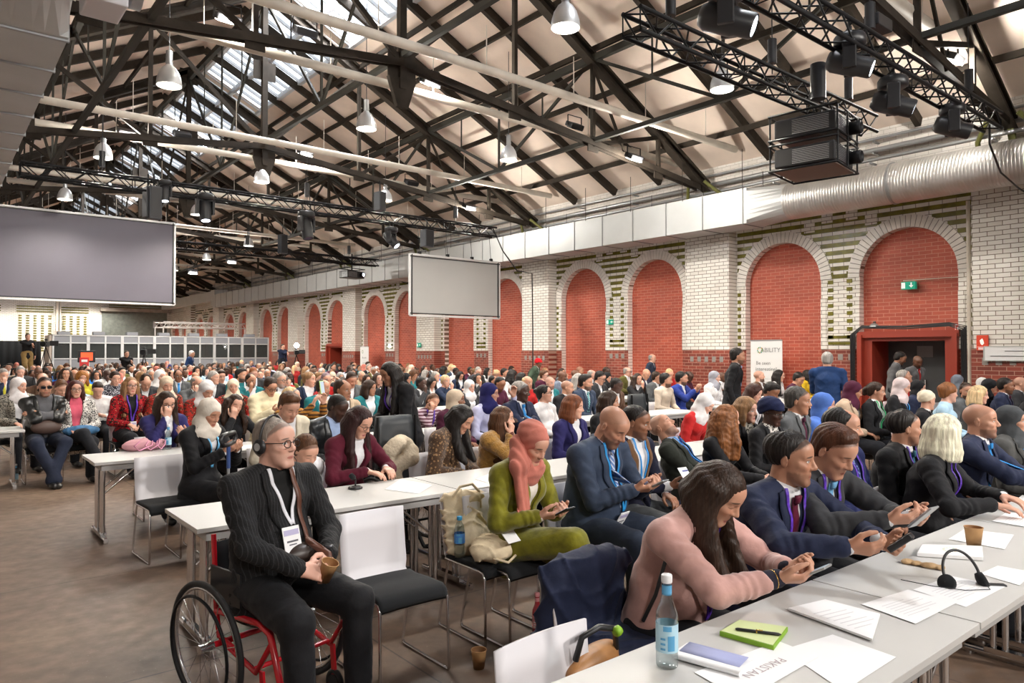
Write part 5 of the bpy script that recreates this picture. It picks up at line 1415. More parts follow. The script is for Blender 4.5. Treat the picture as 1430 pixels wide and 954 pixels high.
def table_proto(D):
    t = empty('conference_table', (0,0,0)); m = MB().box((0,0,.727),(TL,D,.026)); bevel(m.build('table_top', [TABLETOP], t), .002)
    m = MB()
    for s in (-1,1): m.box((0,s*(D/2-.05),.685),(TL-.12,.022,.055)); m.box((s*(TL/2-.07),0,.685),(.022,D-.1,.055))
    m.build('apron', TABLEEDGE, t)
    for s in (-1,1):
        m = MB(); x = s*(TL/2-.10)
        for dy in (-.16,-.10,.10,.16): m.tube([(x,dy,.05),(x,dy,.66)], .017, 10)
        m.box((x,0,.67),(.05,.44,.03)); m.tube([(x,-D/2+.02,.028),(x,D/2-.02,.028)], .022, 10); m.box((x,0,.05),(.05,.40,.03))
        m.tube([(x-s*.02,.10,.42),(x-s*.34,.10,.69)],.010,6); m.tube([(x-s*.02,-.10,.42),(x-s*.34,-.10,.69)],.010,6)
        for e in (-1,1): m.cyl((x,e*(D/2-.04),0),(x,e*(D/2-.04),.02),.02,n=8)
        m.build('leg_frame', CHROME, t)
    return t
TROWS = [0.95, 4.2, 7.3, 10.4, 13.5, 16.6, 19.7]
bpy.data.objects.remove(tb0)
tA = table_proto(.64); tB = table_proto(.69); usedA = usedB = False
TN = ['front','second','third','fourth','fifth','sixth','seventh','eighth','ninth','tenth']; CN = ['first','second','third','fourth','fifth','sixth','seventh','eighth']
for r_i, ty in enumerate(TROWS):
    n_left = 5 if r_i else 6
    xs = [1.18+1.8*i for i in range(n_left)]+([11.0+1.8*i for i in range(2)] if r_i > 1 else [])
    for i, x in enumerate(xs):
        if r_i == 1 and i > 3 or r_i == 3 and i < 2: continue
        if r_i > 5 and x > 11.5 and r_i > 8: continue
        if r_i == 0:
            o = tA if not usedA else copy_tree(tA); usedA = True; D = .64
        else:
            o = tB if not usedB else copy_tree(tB); usedB = True; D = .69
        o.location = (x+TL/2, ty+D/2, 0)
        tag(o, 'long grey conference table, %s from the left aisle in the %s table row' % (CN[i], TN[r_i]), 'table', 'grey conference tables in rows')

o = copy_tree(tB); o.location = (.10, 11.3, 0); tag(o, 'grey conference table cut by the left edge beside the man in black leather', 'table', 'grey conference tables in rows')
# wheelchairs
TYRE = M('tyre_rubber', (.012,.012,.013), .7); REDP = M('red_frame_paint', (.55,.01,.02), .25, coat=.5); SPK = M('spoke_steel', (.55,.55,.56), .25, .9)
def big_wheel(root, x, R=.305, lean=.05):
    Rm = Matrix.Rotation(PI/2+ (-lean if x < 0 else lean), 3, 'Y'); c = Vector((x, .08, R))
    wl = MB(); wl.tube([c+Rm@Vector((R*math.cos(a), R*math.sin(a), 0)) for a in np.linspace(0,2*PI,49)[:-1]], .015, 8, closed=True); w_ = wl.build('wheel', TYRE, root)
    m = MB(); m.tube([c+Rm@Vector(((R-.022)*math.cos(a), (R-.022)*math.sin(a), 0)) for a in np.linspace(0,2*PI,49)[:-1]], .009, 6, closed=True)
    for i in range(24):
        a = 2*PI*i/24; b = a+(.5 if i % 2 else -.5); m.tube([c+Rm@Vector((.025*math.cos(b),.025*math.sin(b),.02*(-1)**i)), c+Rm@Vector(((R-.02)*math.cos(a),(R-.02)*math.sin(a),0))], .0016, 4, caps=False)
    m.cyl(c+Rm@Vector((0,0,-.035)), c+Rm@Vector((0,0,.035)), .022); m.build('rim_and_spokes', SPK, w_)
    o = (.04 if x > 0 else -.04); m = MB().tube([c+Vector((o,0,0))+Rm@Vector(((R-.05)*math.cos(a),(R-.05)*math.sin(a),0)) for a in np.linspace(0,2*PI,41)[:-1]], .008, 6, closed=True); m.build('push_rim', BLACK, w_)
def wheelchair(x, y, rz, label, frame, back_h=.85, tall=False):
    r = empty('wheelchair', (x,y,0), rz, label, 'wheelchair')
    for s in (-1,1): big_wheel(r, s*.29)
    m = MB()
    for s in (-1,1):
        m.tube([(s*.21,.16,back_h),(s*.21,.13,.45),(s*.21,.10,.33),(s*.21,-.05,.30)], .013, 8)
        m.tube([(s*.21,.13,.45),(s*.21,-.25,.47),(s*.21,-.33,.44),(s*.20,-.40,.22),(s*.17,-.46,.10)], .016, 8)
        m.tube([(s*.21,.02,.30),(s*.21,-.22,.24),(s*.21,-.34,.40)], .014, 8)
    m.tube([(-.25,.08,.305),(.25,.08,.305)],.016,8); m.tube([(-.17,-.46,.10),(.17,-.46,.10)],.012,8); m.tube([(-.21,-.2,.25),(.21,-.2,.25)],.012,8)
    m.build('frame', frame, r)
    m = MB(); m.box((0,-.05,.485),(.40,.40,.05)); bevel(m.build('seat_cushion', BLACKFAB, r), .015)
    m = MB()
    if tall:
        m.grid([[Vector((.21*u*(1-.25*max(0,t-.8)*5*.5), .16+.05*t-.03*u*u, .48+t*(back_h-.48))) for u in np.linspace(-1,1,7)] for t in np.linspace(0,1,9)], Vector((0,.06,0)))
    else: m.grid([[Vector((.20*u, .15+.03*t+.01*(1-u*u), .50+t*(back_h-.55))) for u in np.linspace(-1,1,7)] for t in np.linspace(0,1,5)], Vector((0,.015,0)))
    m.build('backrest', M('dark_grey_vinyl', (.035,.04,.045), .5) if tall else BLACKFAB, r)
    m = MB(); m.box((0,-.50,.09),(.30,.16,.015), RX_(-.15)); m.build('footrest', BLACK, r)
    for s in (-1,1):
        c = Vector((s*.20,-.27,.065)); cw = MB(); cw.tube([c+Vector((0,.052*math.cos(a),.052*math.sin(a))) for a in np.linspace(0,2*PI,21)[:-1]], .013, 6, closed=True); cw.cyl(c-Vector((.012,0,0)), c+Vector((.012,0,0)), .04, n=12)
        o = cw.build('caster', TYRE, r); MB().bar(c+Vector((0,.0,0)), (s*.20,-.25,.25), .03, .012).build('caster_fork', frame, o)
        if s: MB().box((s*.235,-.0,.60),(.012,.26,.16)).build('side_guard', BLACKP, r)
    return r
wheelchair(1.36, 3.60, .22, 'manual wheelchair with red frame and spoked wheels under the man in front', REDP, .82)
wheelchair(3.38, 5.62, .1, 'wheelchair with tall dark grey backrest behind the second table row', BLACK, 1.14, True)
wheelchair(7.5, 6.25, .2, 'empty black wheelchair with tall backrest in the middle of the audience', BLACK, 1.16, True)

# empty white chairs in the foreground
chair(2.00, 3.48, .0, 'white chair with black seat right beside the man in the wheelchair')
chair(2.74, 3.58, .0, 'white chair with black seat carrying the two cream tote bags')
chair(1.62, 6.62, .05, 'empty white chair in front of the left end of the third table row')
chair(1.56, 1.50, .05, 'white chair cut by the bottom edge beside the tan handbag')
chair(2.22, 1.97, .10, 'white chair behind the front table covered by a navy coat')

# ------------------------------------------------------------------ things on the tables and the floor
_sz = [0]
def sheet(pts, label, z=.7412, cat='paper', text=True, th=.0006, name='paper_sheet', rot=0):
    _sz[0] += 1; z += .0009*(_sz[0] % 4); P_ = [G(px, py, z) for px, py in pts]; c = sum(P_, Vector())/4
    r = empty(name, c, 0, label, cat, None); q = [p-c for p in P_]
    m = MB(); m.add(q+[p+Vector((0,0,th)) for p in q], [(3,2,1,0),(4,5,6,7),(0,1,5,4),(1,2,6,5),(2,3,7,6),(3,0,4,7)]); m.build('page', PAPER, r)
    if text:
        m = MB(); u = q[1]-q[0]; v = q[3]-q[0]
        for i in range(7):
            a = q[0]+u*.15+v*(.25+.08*i); b = a+u*(.7 if i % 3 else .45); w_ = v*.018; z_ = Vector((0,0,th+.0004)); m.add([a+z_,b+z_,b+w_+z_,a+w_+z_], [(0,1,2,3)])
        m.build('print', M('faint_print', (.66,.66,.68), .8), r)
    return r
sheet([(1090,905),(1160,884),(1248,915),(1175,962)], 'blank white sheet at the front edge of the near table', text=False)
s_ = sheet([(968,936),(1085,893),(1140,915),(1035,975)], 'white name sheet with faint upside-down lettering beside the rolled booklet', text=False)
m = MB(); c = s_.location; d = (G(1110,915,.742)-G(1060,938,.742)).normalized(); e_ = Vector((-d.y,d.x,0))
text_mesh(m, 'PAKISTAN', .045, lambda a, b: (-d.x*a-e_.x*b, -d.y*a-e_.y*b, .0015)); m.build('lettering', M('faint_red_grey', (.45,.38,.40), .8), s_)
sheet([(1200,842),(1265,822),(1333,840),(1275,869)], 'printed white sheet in front of the man holding the black phone')
sheet([(1272,822),(1325,803),(1400,818),(1345,846)], 'printed white sheet under the black headset')
sheet([(1365,800),(1390,789),(1440,798),(1420,816)], 'printed white sheet at the right edge beyond the headset')
sheet([(1322,752),(1345,738),(1413,746),(1400,766)], 'white sheet under the brown paper cup on the near table')
sheet([(1383,727),(1405,714),(1450,722),(1435,736)], 'white sheet at the right edge in front of the blonde woman')
sheet([(1412,701),(1425,691),(1450,694),(1440,706)], 'white sheet at the right edge in front of the bald man')
sheet([(538,683),(560,669),(604,677),(585,689)], 'printed white sheet on the second table row before the leopard coat')
sheet([(664,669),(684,661),(701,667),(682,674)], 'bluish sheet on the second table row near the mustard coat', text=False)
sheet([(1098,850),(1150,838),(1226,858),(1215,893)], 'open white writing pad next to the green notebook', z=.7425, th=.008, name='writing_pad', cat='notepad')
# green notebook and pen
P_ = [G(*p, .745) for p in ((1003,884),(1030,868),(1098,878),(1078,905))]; c = sum(P_, Vector())/4; r = empty('green_notebook', c, 0, 'lime green notebook lying on the near table', 'notebook')
q = [p-c for p in P_]; m = MB(); LIME = M('lime_green_cover', (.22,.42,.02), .5)
m.add([p+Vector((0,0,-.004)) for p in q]+[p+Vector((0,0,.012)) for p in q], [(3,2,1,0),(4,5,6,7),(0,1,5,4),(1,2,6,5),(2,3,7,6),(3,0,4,7)]); bevel(m.build('cover', LIME, r), .001)
m = MB(); q2 = [p*.96 for p in q]; m.add([p+Vector((0,0,.0125)) for p in q2]+[p+Vector((0,0,.0135)) for p in q2], [(4,5,6,7),(0,1,5,4),(1,2,6,5),(2,3,7,6),(3,0,4,7)]); m.build('top_page', M('pale_green_page', (.62,.70,.35), .6), r)
a, b = G(1025,876,.764), G(1089,884,.764); r = empty('pen', (a+b)/2, 0, 'black pen with gold clip lying on the green notebook', 'pen'); o = (a+b)/2
MB().tube([a-o, (a-o)*.9, (b-o)*.86, b-o], [.003,.0055,.0055,.0015], 8).build('barrel', BLACKP, r); MB().bar((b-o)*.2+Vector((0,0,.006)), (b-o)*-.1+Vector((0,0,.006)), .004, .002).cyl((a-o)*.1,(a-o)*.04,.0062).build('gold_clip', M('gold', (.7,.45,.12), .25, 1), r)
# rolled booklet
a, b = G(948,905,.752), G(1040,930,.752); r = empty('rolled_booklet', (a+b)/2, 0, 'thick white folded booklet with blue pages beside the bottle', 'booklet'); o = (a+b)/2; d = (b-a); e_ = Vector((-d.y,d.x,0)).normalized()
m = MB(); sec = [(.055,-.010),(-.05,-.010),(-.062,-.004),(-.064,.004),(-.05,.010),(.055,.006)]
m.grid([[e_*y+Vector((0,0,z))+d*(t-.5) for y, z in sec] for t in (0,1)]); m.add([e_*y+Vector((0,0,z))-d*.5 for y, z in sec], [tuple(range(6))]); m.add([e_*y+Vector((0,0,z))+d*.5 for y, z in sec], [tuple(range(5,-1,-1))]); m.build('cover', PAPER, r)
m = MB(); m.grid([[e_*y+Vector((0,0,.0085+.012*abs(t-.5)*0+.004*(y+.05)*10))+d*(t-.5)*.9 for y in (-.03,0,.03,.05)] for t in (0,.5,1)], Vector((0,0,.001))); m.build('blue_pages', M('blue_print_page', (.35,.38,.62), .6), r)
# bottles
CLEAR, nt, _b = nodes('clear_glass'); mxs = nt.nodes.new('ShaderNodeMixShader'); tr = nt.nodes.new('ShaderNodeBsdfTransparent'); tr.inputs[0].default_value = (.80,.86,.87,1); gl = nt.nodes.new('ShaderNodeBsdfGlossy'); gl.inputs['Roughness'].default_value = .04
lw = nt.nodes.new('ShaderNodeLayerWeight'); lw.inputs[0].default_value = .35; nt.links.new(mth(nt, 'MULTIPLY_ADD', lw.outputs['Facing'], .55, .06), mxs.inputs[0]); nt.links.new(tr.outputs[0], mxs.inputs[1]); nt.links.new(gl.outputs[0], mxs.inputs[2]); nt.links.new(mxs.outputs[0], nt.nodes['Material Output'].inputs[0])
LBL = M('pale_blue_label', (.45,.68,.80), .5); CAPM = M('white_cap', (.8,.8,.82), .3); BLUELET = M('blue_print', (.10,.35,.60), .5)
def bottle(p, h, label, kind='glass', ang_=0, cat='bottle', lab=None, liquid=None, capm=None):
    r = empty('water_bottle' if liquid is None else 'juice_bottle', p, ang_, label, cat); k = h/.25; R = .030*k if kind == 'glass' else .033
    pf = [(.001,0),(R*.9,0),(R,.006*k),(R,.135*k),(R*.93,.150*k),(R*.55,.180*k),(R*.42,.205*k),(R*.42,.238*k),(R*.46,.24*k)] if kind == 'glass' else [(.001,0),(R*.9,.0),(R,.01),(R*.93,.05),(R,.07),(R,.16),(R*.8,.19),(R*.4,.215),(R*.4,.235)]
    MB().lathe(pf, n=28).build('bottle_body', CLEAR if liquid is None else liquid, r)
    t = .24*k if kind == 'glass' else .235
    MB().lathe([(R*.47,t-.012*k),(R*.5,t-.010*k),(R*.5,t+.008*k),(R*.46,t+.010*k),(.001,t+.010*k)], n=20).build('cap', capm or CAPM, r)
    lo, hi = (.045*k,.120*k) if kind == 'glass' else (.085,.145); m = MB().lathe([(R+.0006,lo),(R+.0006,hi)], n=28)
    o = m.build('label', lab or LBL, r)
    m = MB()
    for (z0, z1, a0, a1) in ((.78,.96,-.5,.25),(.08,.62,-.1,.55),(.10,.18,-.75,-.3),(.28,.36,-.75,-.3),(.46,.54,-.75,-.3)):
        for i in range(5):
            t0 = a0+(a1-a0)*i/5-2.3; t1 = a0+(a1-a0)*(i+1)/5-2.3; m.add([((R+.0013)*math.cos(t), (R+.0013)*math.sin(t), lo+(hi-lo)*z) for t, z in ((t0,z0),(t1,z0),(t1,z1),(t0,z1))], [(0,1,2,3)])
    m.build('label_print', BLUELET if liquid is None else CAPM, o)
    if kind == 'glass': MB().lathe([(R*.45,.195*k),(R*.46,.222*k)], n=20).build('neck_band', BLUELET if liquid is None else M('pink_label', (.75,.30,.32), .5), r)
    return r
bottle(G(930,927,.742), .285, 'glass water bottle with pale blue label at the near table corner')
bottle(G(236,627,.742), .25, 'glass water bottle on the third table row beside the pink bag')
bottle(G(642,776,.475)+Vector((0,0,0)), .25, 'plastic water bottle with blue cap standing on the chair beside the tote bag', 'pet', lab=M('blue_label', (.05,.22,.62), .4), capm=M('blue_cap', (.05,.35,.65), .4))
bottle(G(750,884,.001), .255, 'small bottle of red drink standing on the floor', liquid=M('red_drink', (.42,.03,.04), .1, coat=.5), lab=M('pink_label', (.75,.30,.32), .5), capm=M('pink_label', (.75,.30,.32), .5))
bottle(G(24,674,.001), .25, 'glass bottle on the floor under the table at the left edge')
CUPM = M('brown_kraft_cup', (.46,.26,.11), .7, noise=.05, nscale=30); CUPIN = M('cup_inside', (.30,.15,.06), .5)
def cup(p, label, h=.095, parent=None):
    r = empty('paper_cup', p, 0, label, 'cup'); MB().lathe([(.001,.004),(h*.30,.004),(h*.30,0),(h*.42,h)], n=28).build('cup_wall', CUPM, r)
    MB().lathe([(h*.40,h),(h*.29,.01),(.001,.01)], n=28).build('cup_inside', CUPIN, r); MB().tube([(h*.42*math.cos(a), h*.42*math.sin(a), h) for a in np.linspace(0,2*PI,25)[:-1]], .0022, 5, closed=True).build('rolled_rim', CUPM, r); return r
cup(G(669,930,.001), 'brown paper cup standing on the floor before the chairs', .10)
cup(G(1357,763,.742), 'brown paper cup on the white sheet on the near table', .10)
# white folder box with brown pouch near the headset
P_ = [G(*p, .742) for p in ((1278,776),(1285,764),(1369,766),(1370,782))]; c = sum(P_, Vector())/4; r = empty('document_box', c, 0, 'flat white document folder with faint green logo behind the headset', 'folder'); q = [p-c for p in P_]
m = MB(); m.add(q+[p+Vector((0,0,.018)) for p in q], [(3,2,1,0),(4,5,6,7),(0,1,5,4),(1,2,6,5),(2,3,7,6),(3,0,4,7)]); bevel(m.build('folder_body', PAPER, r), .002)
m = MB()
for i in range(14):
    a0, a1 = 2*PI*i/14, 2*PI*(i+.6)/14; m.cur = i % 2; m.add([((ra)*math.cos(a), (rb)*math.sin(a), .0185) for ra, rb, a in ((.035,.025,a0),(.035,.025,a1),(.05,.036,a1),(.05,.036,a0))], [(0,1,2,3)])
m.build('round_logo', [M('logo_pale_green', (.40,.55,.38), .6), M('logo_pale_ochre', (.70,.55,.38), .6)], r)
s = SDF(); a, b = G(1262,781,.755), G(1312,790,.755)
for t in np.linspace(0,1,7): p = a.lerp(b, t); s.ell((p.x, p.y+.01*math.sin(t*9), .750), (.028,.018,.010), k=.012)
V, F = surface(s, .004); tag(link('headset_pouch', to_mesh('headset_pouch', V, F, M('tan_pouch', (.50,.33,.17), .7, bump=.5, bscale=60))), 'crumpled tan pouch between the document folder and the headset', 'pouch')
# headset
p = G(1343,815,.745); r = empty('headset', p, -.5, 'black over-ear headset lying on the near table', 'headphones')
R = Matrix.Rotation(1.15,3,'X'); m = MB(); arc = [R@Vector((.085*math.cos(t), .105*math.sin(t), 0))+Vector((0,.01,.035)) for t in np.linspace(-.25,PI+.25,26)]
m.tube(arc, .006, 8); m.build('headband', BLACKP, r)
for s_, e in ((-1, arc[-1]), (1, arc[0])):
    m = MB().lathe([(.001,.022),(.032,.018),(.036,.008),(.034,-.008),(.020,-.014),(.001,-.014)], e+Vector((0,0,.0)), 20, Matrix.Rotation(s_*1.1,3,'Y')@Matrix.Rotation(.4,3,'X')); m.build('ear_cushion', BLACKFAB, r)
m = MB(); m.box(arc[0]+Vector((.055,-.02,-.02)), (.075,.03,.022), RZ(-.3)); bevel(m.build('receiver', BLACKP, r), .005)
for zz in (0,): MB().tube([arc[0]+Vector((0,0,.01)), Vector((.05,-.08,.003)), Vector((-.06,-.07,.003)), Vector((-.15,.0,.003)), Vector((-.22,.10,.003))], .0018, 5).build('cord', BLACKP, r)
# tote bags on the chair
TOTE = M('cream_canvas', (.66,.55,.38), .9, noise=.12, nscale=10, bump=.6, bscale=14)
c = Vector((2.68,3.68,.475)); s = SDF(); s.eco((c.x-.02,c.y,c.z+.03),(c.x-.02,c.y+.09,c.z+.33),(.165,.06),(.155,.035),(1,0,0)); s.ell((c.x+.0,c.y-.0,c.z+.06),(.15,.08,.09),k=.04); s.ell((c.x+.05,c.y+.06,c.z+.32),(.10,.04,.04),k=.03); s.post.append(folds(.006,1.2))
V, F = surface(s, .009); r = empty('tote_bag', (0,0,0), 0, 'upright cream canvas tote bag leaning on the white chair back', 'bag'); link('bag_body', to_mesh('b', V, F, TOTE), r)
m = MB(); m.tube([c+Vector((-.10,.06,.34)),c+Vector((-.06,.04,.40)),c+Vector((.03,.03,.41)),c+Vector((.10,.05,.35)),c+Vector((.10,.03,.25))],.009,6); m.build('handle', TOTE, r)
s = SDF(); c = Vector((2.66,3.38,.475)); s.ell((c.x,c.y+.02,.550),(.19,.12,.072),R=rotm(.15),k=.03); s.ell((c.x-.05,c.y+.05,.575),(.09,.07,.055),R=rotm(.3),k=.05); s.ell((c.x+.13,c.y+.0,.525),(.08,.06,.04),k=.04); s.post.append(folds(.006,1.3))
V, F = surface(s, .009); r = empty('tote_bag', (0,0,0), 0, 'cream canvas tote bag lying flat on the chair seat', 'bag'); link('bag_body', to_mesh('b', V, F, TOTE), r)
MB().tube([(c.x-.1,c.y-.08,.53),(c.x-.02,c.y-.12,.50),(c.x+.06,c.y-.10,.53)],.008,6).build('handle', TOTE, r)
# pink bag, tan bag, brown handbag, blue bag
s = SDF(); c = G(206,628,.742); s.ell((c.x,c.y,.80),(.20,.10,.065),k=.03); s.ell((c.x-.12,c.y,.79),(.10,.09,.055),k=.03); s.post.append(folds(.004)); V, F = surface(s, .010)
r = empty('soft_bag', (0,0,0), 0, 'pale pink soft bag lying on the end of the third table row', 'bag'); link('bag_body', to_mesh('b', V, F, M('dusty_pink_cloth', (.62,.32,.36), .8, bump=.4, bscale=20)), r)
m = MB(); PK = M('pink_strap', (.65,.28,.42), .6)
for q in range(3): m.tube([(c.x-.08+.08*q,c.y-.08,.84),(c.x-.14+.1*q,c.y-.13,.80),(c.x-.10+.1*q,c.y-.15,.755),(c.x+.02+.06*q,c.y-.13,.80),(c.x+.04+.06*q,c.y-.07,.85)],.007,5)
m.build('strap', PK, r)
s = SDF(); s.eco((1.80,1.76,.50),(1.79,1.75,.66),(.17,.07),(.15,.05),(1,.2,0)); V, F = surface(s, .01); r = empty('tan_handbag', (0,0,0), 0, 'tan leather handbag hung behind the white chair at the bottom edge', 'bag')
link('bag_body', to_mesh('b', V, F, M('tan_leather', (.36,.17,.06), .45, noise=.15)), r); MB().tube([(1.68,1.72,.70),(1.69,1.70,.78),(1.76,1.69,.80),(1.85,1.70,.77),(1.90,1.74,.68)],.011,8).build('black_strap', BLACKP, r)
MB().lathe([(.001,-.012),(.016,-.012),(.018,0),(.016,.012),(.001,.012)],(1.84,1.68,.77),16,RY(1.2)).build('green_tag', LIME, r)
# navy coat over the chair
s = SDF(); c = Vector((2.22,1.95,0)); s.eco((c.x,c.y+.24,.40),(c.x,c.y+.255,.80),(.235,.105),(.235,.085),(1,0,0)); s.cap((c.x-.17,c.y+.25,.80),(c.x+.17,c.y+.26,.80),.05,k=.05); s.eco((c.x-.05,c.y+.33,.12),(c.x-.02,c.y+.30,.60),(.21,.04),(.20,.045),(1,0,0),k=.05)
s.ell((c.x+.02,c.y+.05,.52),(.23,.20,.06),k=.06);  s.cap((c.x-.17,c.y+.26,.76),(c.x-.19,c.y+.30,.35),.055,.05,k=.05); s.post.append(folds(.008,.9))
V, F = surface(s, .010); tag(link('draped_coat', to_mesh('draped_coat', V, F, NAVY)), 'dark navy coat draped over the chair behind the woman in pink', 'coat')
# cream fur over the tall wheelchair back
s = SDF(); c = PY(560, 632, 5.6); 
for i in range(9): a = i*.7; s.ell((c.x+.12*math.cos(a)*.9, c.y+.02+.05*math.sin(a*2), c.z+.09*math.sin(a)), (.085,.07,.07), k=.03)
s.cap((c.x-.1,c.y,c.z-.1),(c.x+.02,c.y+.02,c.z-.35),.07,.05,k=.05); V, F = surface(s, .009); tag(link('fleece_coat', to_mesh('fleece_coat', V, F, M('cream_fleece', (.66,.56,.42), .95, bump=1, bscale=50))), 'cream fleece coat bundled on the wheelchair with the tall backrest', 'coat')
# conference microphones and small things on the second table row
def desk_mic(p, label):
    r = empty('table_microphone', p, 0, label, 'microphone'); MB().lathe([(.001,.0),(.05,.0),(.052,.01),(.04,.018),(.001,.02)],n=18).build('base', BLACKP, r)
    MB().tube([(0,0,.02),(0,0,.07),(-.03,-.02,.09)],.006,6).build('stem', BLACKP, r); s = MB().lathe([(.001,-.02),(.022,-.015),(.026,0),(.022,.015),(.001,.02)],(-.04,-.03,.095),14,RY(.9)); s.build('foam_head', BLACKFAB, r)
desk_mic(G(497,682,.742), 'small black microphone on the second table row before the burgundy blazer')
# laptops
def laptop(p, rz, label, col):
    r = empty('laptop', p, rz, label, 'laptop'); bevel(MB().box((0,0,.008),(.32,.22,.016)).build('base', col, r), .003); o = bevel(MB().box((0,-.135,.115),(.32,.008,.21), RX_(.18)).build('lid', col, r), .003)
    MB().box((0,-.128,.115),(.29,.002,.18), RX_(.18)).build('screen', M('laptop_screen', (.25,.3,.35), .3, emit=.3), o)
laptop(Vector((at(154,13.75),13.80,.742)), .2, 'silver laptop in front of the woman in the dotted blouse', M('silver_shell', (.6,.6,.6), .35, .6))
laptop(Vector((at(652,16.8),16.95,.742)), 0, 'black laptop on the table before the people in blue', BLACKP)
# crutch beside the woman in white headscarf
p = G(318,700,.0); p = Vector((at(320,6.0),6.0,0)); r = empty('forearm_crutch', p, .9, 'walking aid with black handle in front of the woman in white headscarf', 'walking aid')
MB().tube([(0,0,.012),(0,0,.95)],.012,10).build('shaft', GREYM, r); MB().tube([(0,0,.78),(0,0,.96)],.016,10).build('blue_grip_tube', M('blue_anodised', (.05,.10,.30), .3, .4), r); MB().cyl((0,0,0),(0,0,.04),.018).build('rubber_tip', BLACKP, r)
MB().tube([(-.16,0,1.03),(-.12,0,1.06),(0,0,1.06),(.12,0,1.06),(.16,0,1.02),(.12,0,.98),(0,0,.97),(-.12,0,.98)],.019,8,closed=True).build('black_handle', BLACKP, r)
# ================================================================== THE AUDIENCE
D = dict
PLACED = []
def S_(tone, eyes='open', beard=0.0, scalp=0.0, brow=None, lips=None): return skin_mat(SK[tone] if isinstance(tone, str) else tone, eyes, beard, scalp, brow or (.02,.012,.008), lips)
SPEC = {}
def S_(tone, eyes='open', beard=0.0, scalp=0.0, brow=None, lips=None):
    m = skin_mat(SK[tone] if isinstance(tone, str) else tone, eyes, beard, scalp, brow or (.02,.012,.008), lips); SPEC[m.name] = (tone, eyes, beard, scalp, brow, lips); return m
def hcol(m): c = tuple(m.node_tree.nodes['Principled BSDF'].inputs['Base Color'].default_value)[:3]; return tuple(round(x*.9, 3) for x in c)
def reskin(m, col): t = SPEC[m.name]; return S_(t[0], t[1], t[2], max(t[3], .85), t[4] or tuple(min(x, .16) for x in col), t[5])
def solve(px, yt, row, pose, rz, smin=.9, smax=1.08, fixed=None):
    J = skeleton(**pose); o = Matrix.Rotation(rz, 3, 'Z')@Vector(J['hc']); zt = J['hc'][2]+.118*max(.75, J['R'][2,2]); s = 1.0
    for _ in range(4):
        hy = row+o.y*s; x = at(px, hy); z = CAMH+(493-yt)/FPX*depth(x, hy); s = min(smax, max(smin, z/zt)) if fixed is None else fixed
    return Vector((x-o.x*s, row, 0)), s
def sit(px, yt, row, label, pose=None, rz=0.1, lv=2, seat=True, dz=0, fixed=None, **kw):
    pose = dict(pose or {}); loc, s = solve(px, yt, row, pose, rz, fixed=fixed); loc.z = dz
    kw.setdefault('skin', S_('fair')); kw.setdefault('hairm', HD); kw.setdefault('topm', NAVY); kw.setdefault('shirtm', SHW); kw.setdefault('trm', TRD)
    if kw.get('hair') in ('short','side','quiff','crop','spot'):
        k_ = kw['skin'].name; b_ = hcol(kw['hairm']); kw['skin'] = reskin(kw['skin'], b_)
    r, J = person(label, loc, rz, lv, pose, scale=s, **kw); PLACED.append((loc.x, loc.y, seat, label)); return r, J
def phone(p, R, label, col=None):
    r = empty('mobile_phone', p, 0, label, 'phone'); r.rotation_euler = R; bevel(MB().box((0,0,0),(.074,.150,.009)).build('phone_body', col or BLACKP, r), .003); MB().box((0,0,.0052),(.066,.138,.001)).build('phone_screen', M('phone_screen', (.35,.42,.5), .2, emit=.5), r); return r
def held(root, J, label, tilt=.6, col=None, off=(0,-.055,.03), who='both'):
    a, b = J['arm'][0], J['arm'][1]; p = (a[1]+b[1])/2 if who == 'both' else (a[1] if who == 'R' else b[1])
    f = (a[2]+b[2])/2 if who == 'both' else (a[2] if who == 'R' else b[2]); p = np.array(p)+f*.085+np.array(off)*.5
    return phone(to_world(root, p), (-tilt, 0, root.rotation_euler.z), label, col)

# ---------- front rows, built in full detail
r, J = sit(385, 585, 3.55, 'seated man in black pinstripe suit and headphones holding a cup, in the red wheelchair',
    D(armR='clasp', armL='clasp', w=1.18, pitch=-.02, yaw=.25, lean=.02, slouch=.12, hz=.60, knee=.17, foot=-.02, wristR=(-.085,-.36,.70), wristL=(.085,-.34,.72)), rz=.25, lv=0, seat=False,
    hair='crop', hairm=hair_mat('grey_buzz', (.24,.20,.17)), skin=S_('pale', 'open', .12, .35, (.16,.12,.10)), top='suit', topm=cloth('black_pinstripe', (.014,.014,.015), .75, .04, 'pinstripe', (.06,.06,.065)),
    shirtm=cloth('black_shirt', (.012,.012,.012), .7), trm=BLK, lanyard=LWH, badge=True, glasses=GLB, llen=.20)
R, c = J['R'], J['hc']; T = lambda p: Vector(R@np.array(p, float)+c)
hp = empty('headphones', (0,0,0)); hp.parent = r
m = MB().tube([T((.088*math.cos(t), .02-.01*math.sin(t), .0+.135*math.sin(t))) for t in np.linspace(.05,PI-.05,22)], .006, 8); m.build('headband', BLACKP, hp)
for s in (-1,1):
    m = MB().lathe([(.001,-.012),(.030,-.012),(.036,-.004),(.036,.006),(.026,.014),(.001,.016)], T((s*.094,.012,-.005)), 22, Matrix((R@np.array([0,1,0]), R@np.array([0,0,1]), R@np.array([s,0,0]))).transposed()); m.build('ear_cup', BLACKP, hp)
    MB().lathe([(.001,.017),(.018,.017)], T((s*.094,.012,-.005)), 22, Matrix((R@np.array([0,1,0]), R@np.array([0,0,1]), R@np.array([s,0,0]))).transposed()).build('ear_cup_disc', GREYM, hp)
MB().tube([T((.09,.0,-.03)),T((.08,-.06,-.09)),T((.05,-.09,-.20)),T((.06,-.12,-.30)),T((.10,-.12,-.42))],.002,5).build('cord', BLACKP, hp)
top_sdf = SDF(); torso(top_sdf, J, .022, low=.35)
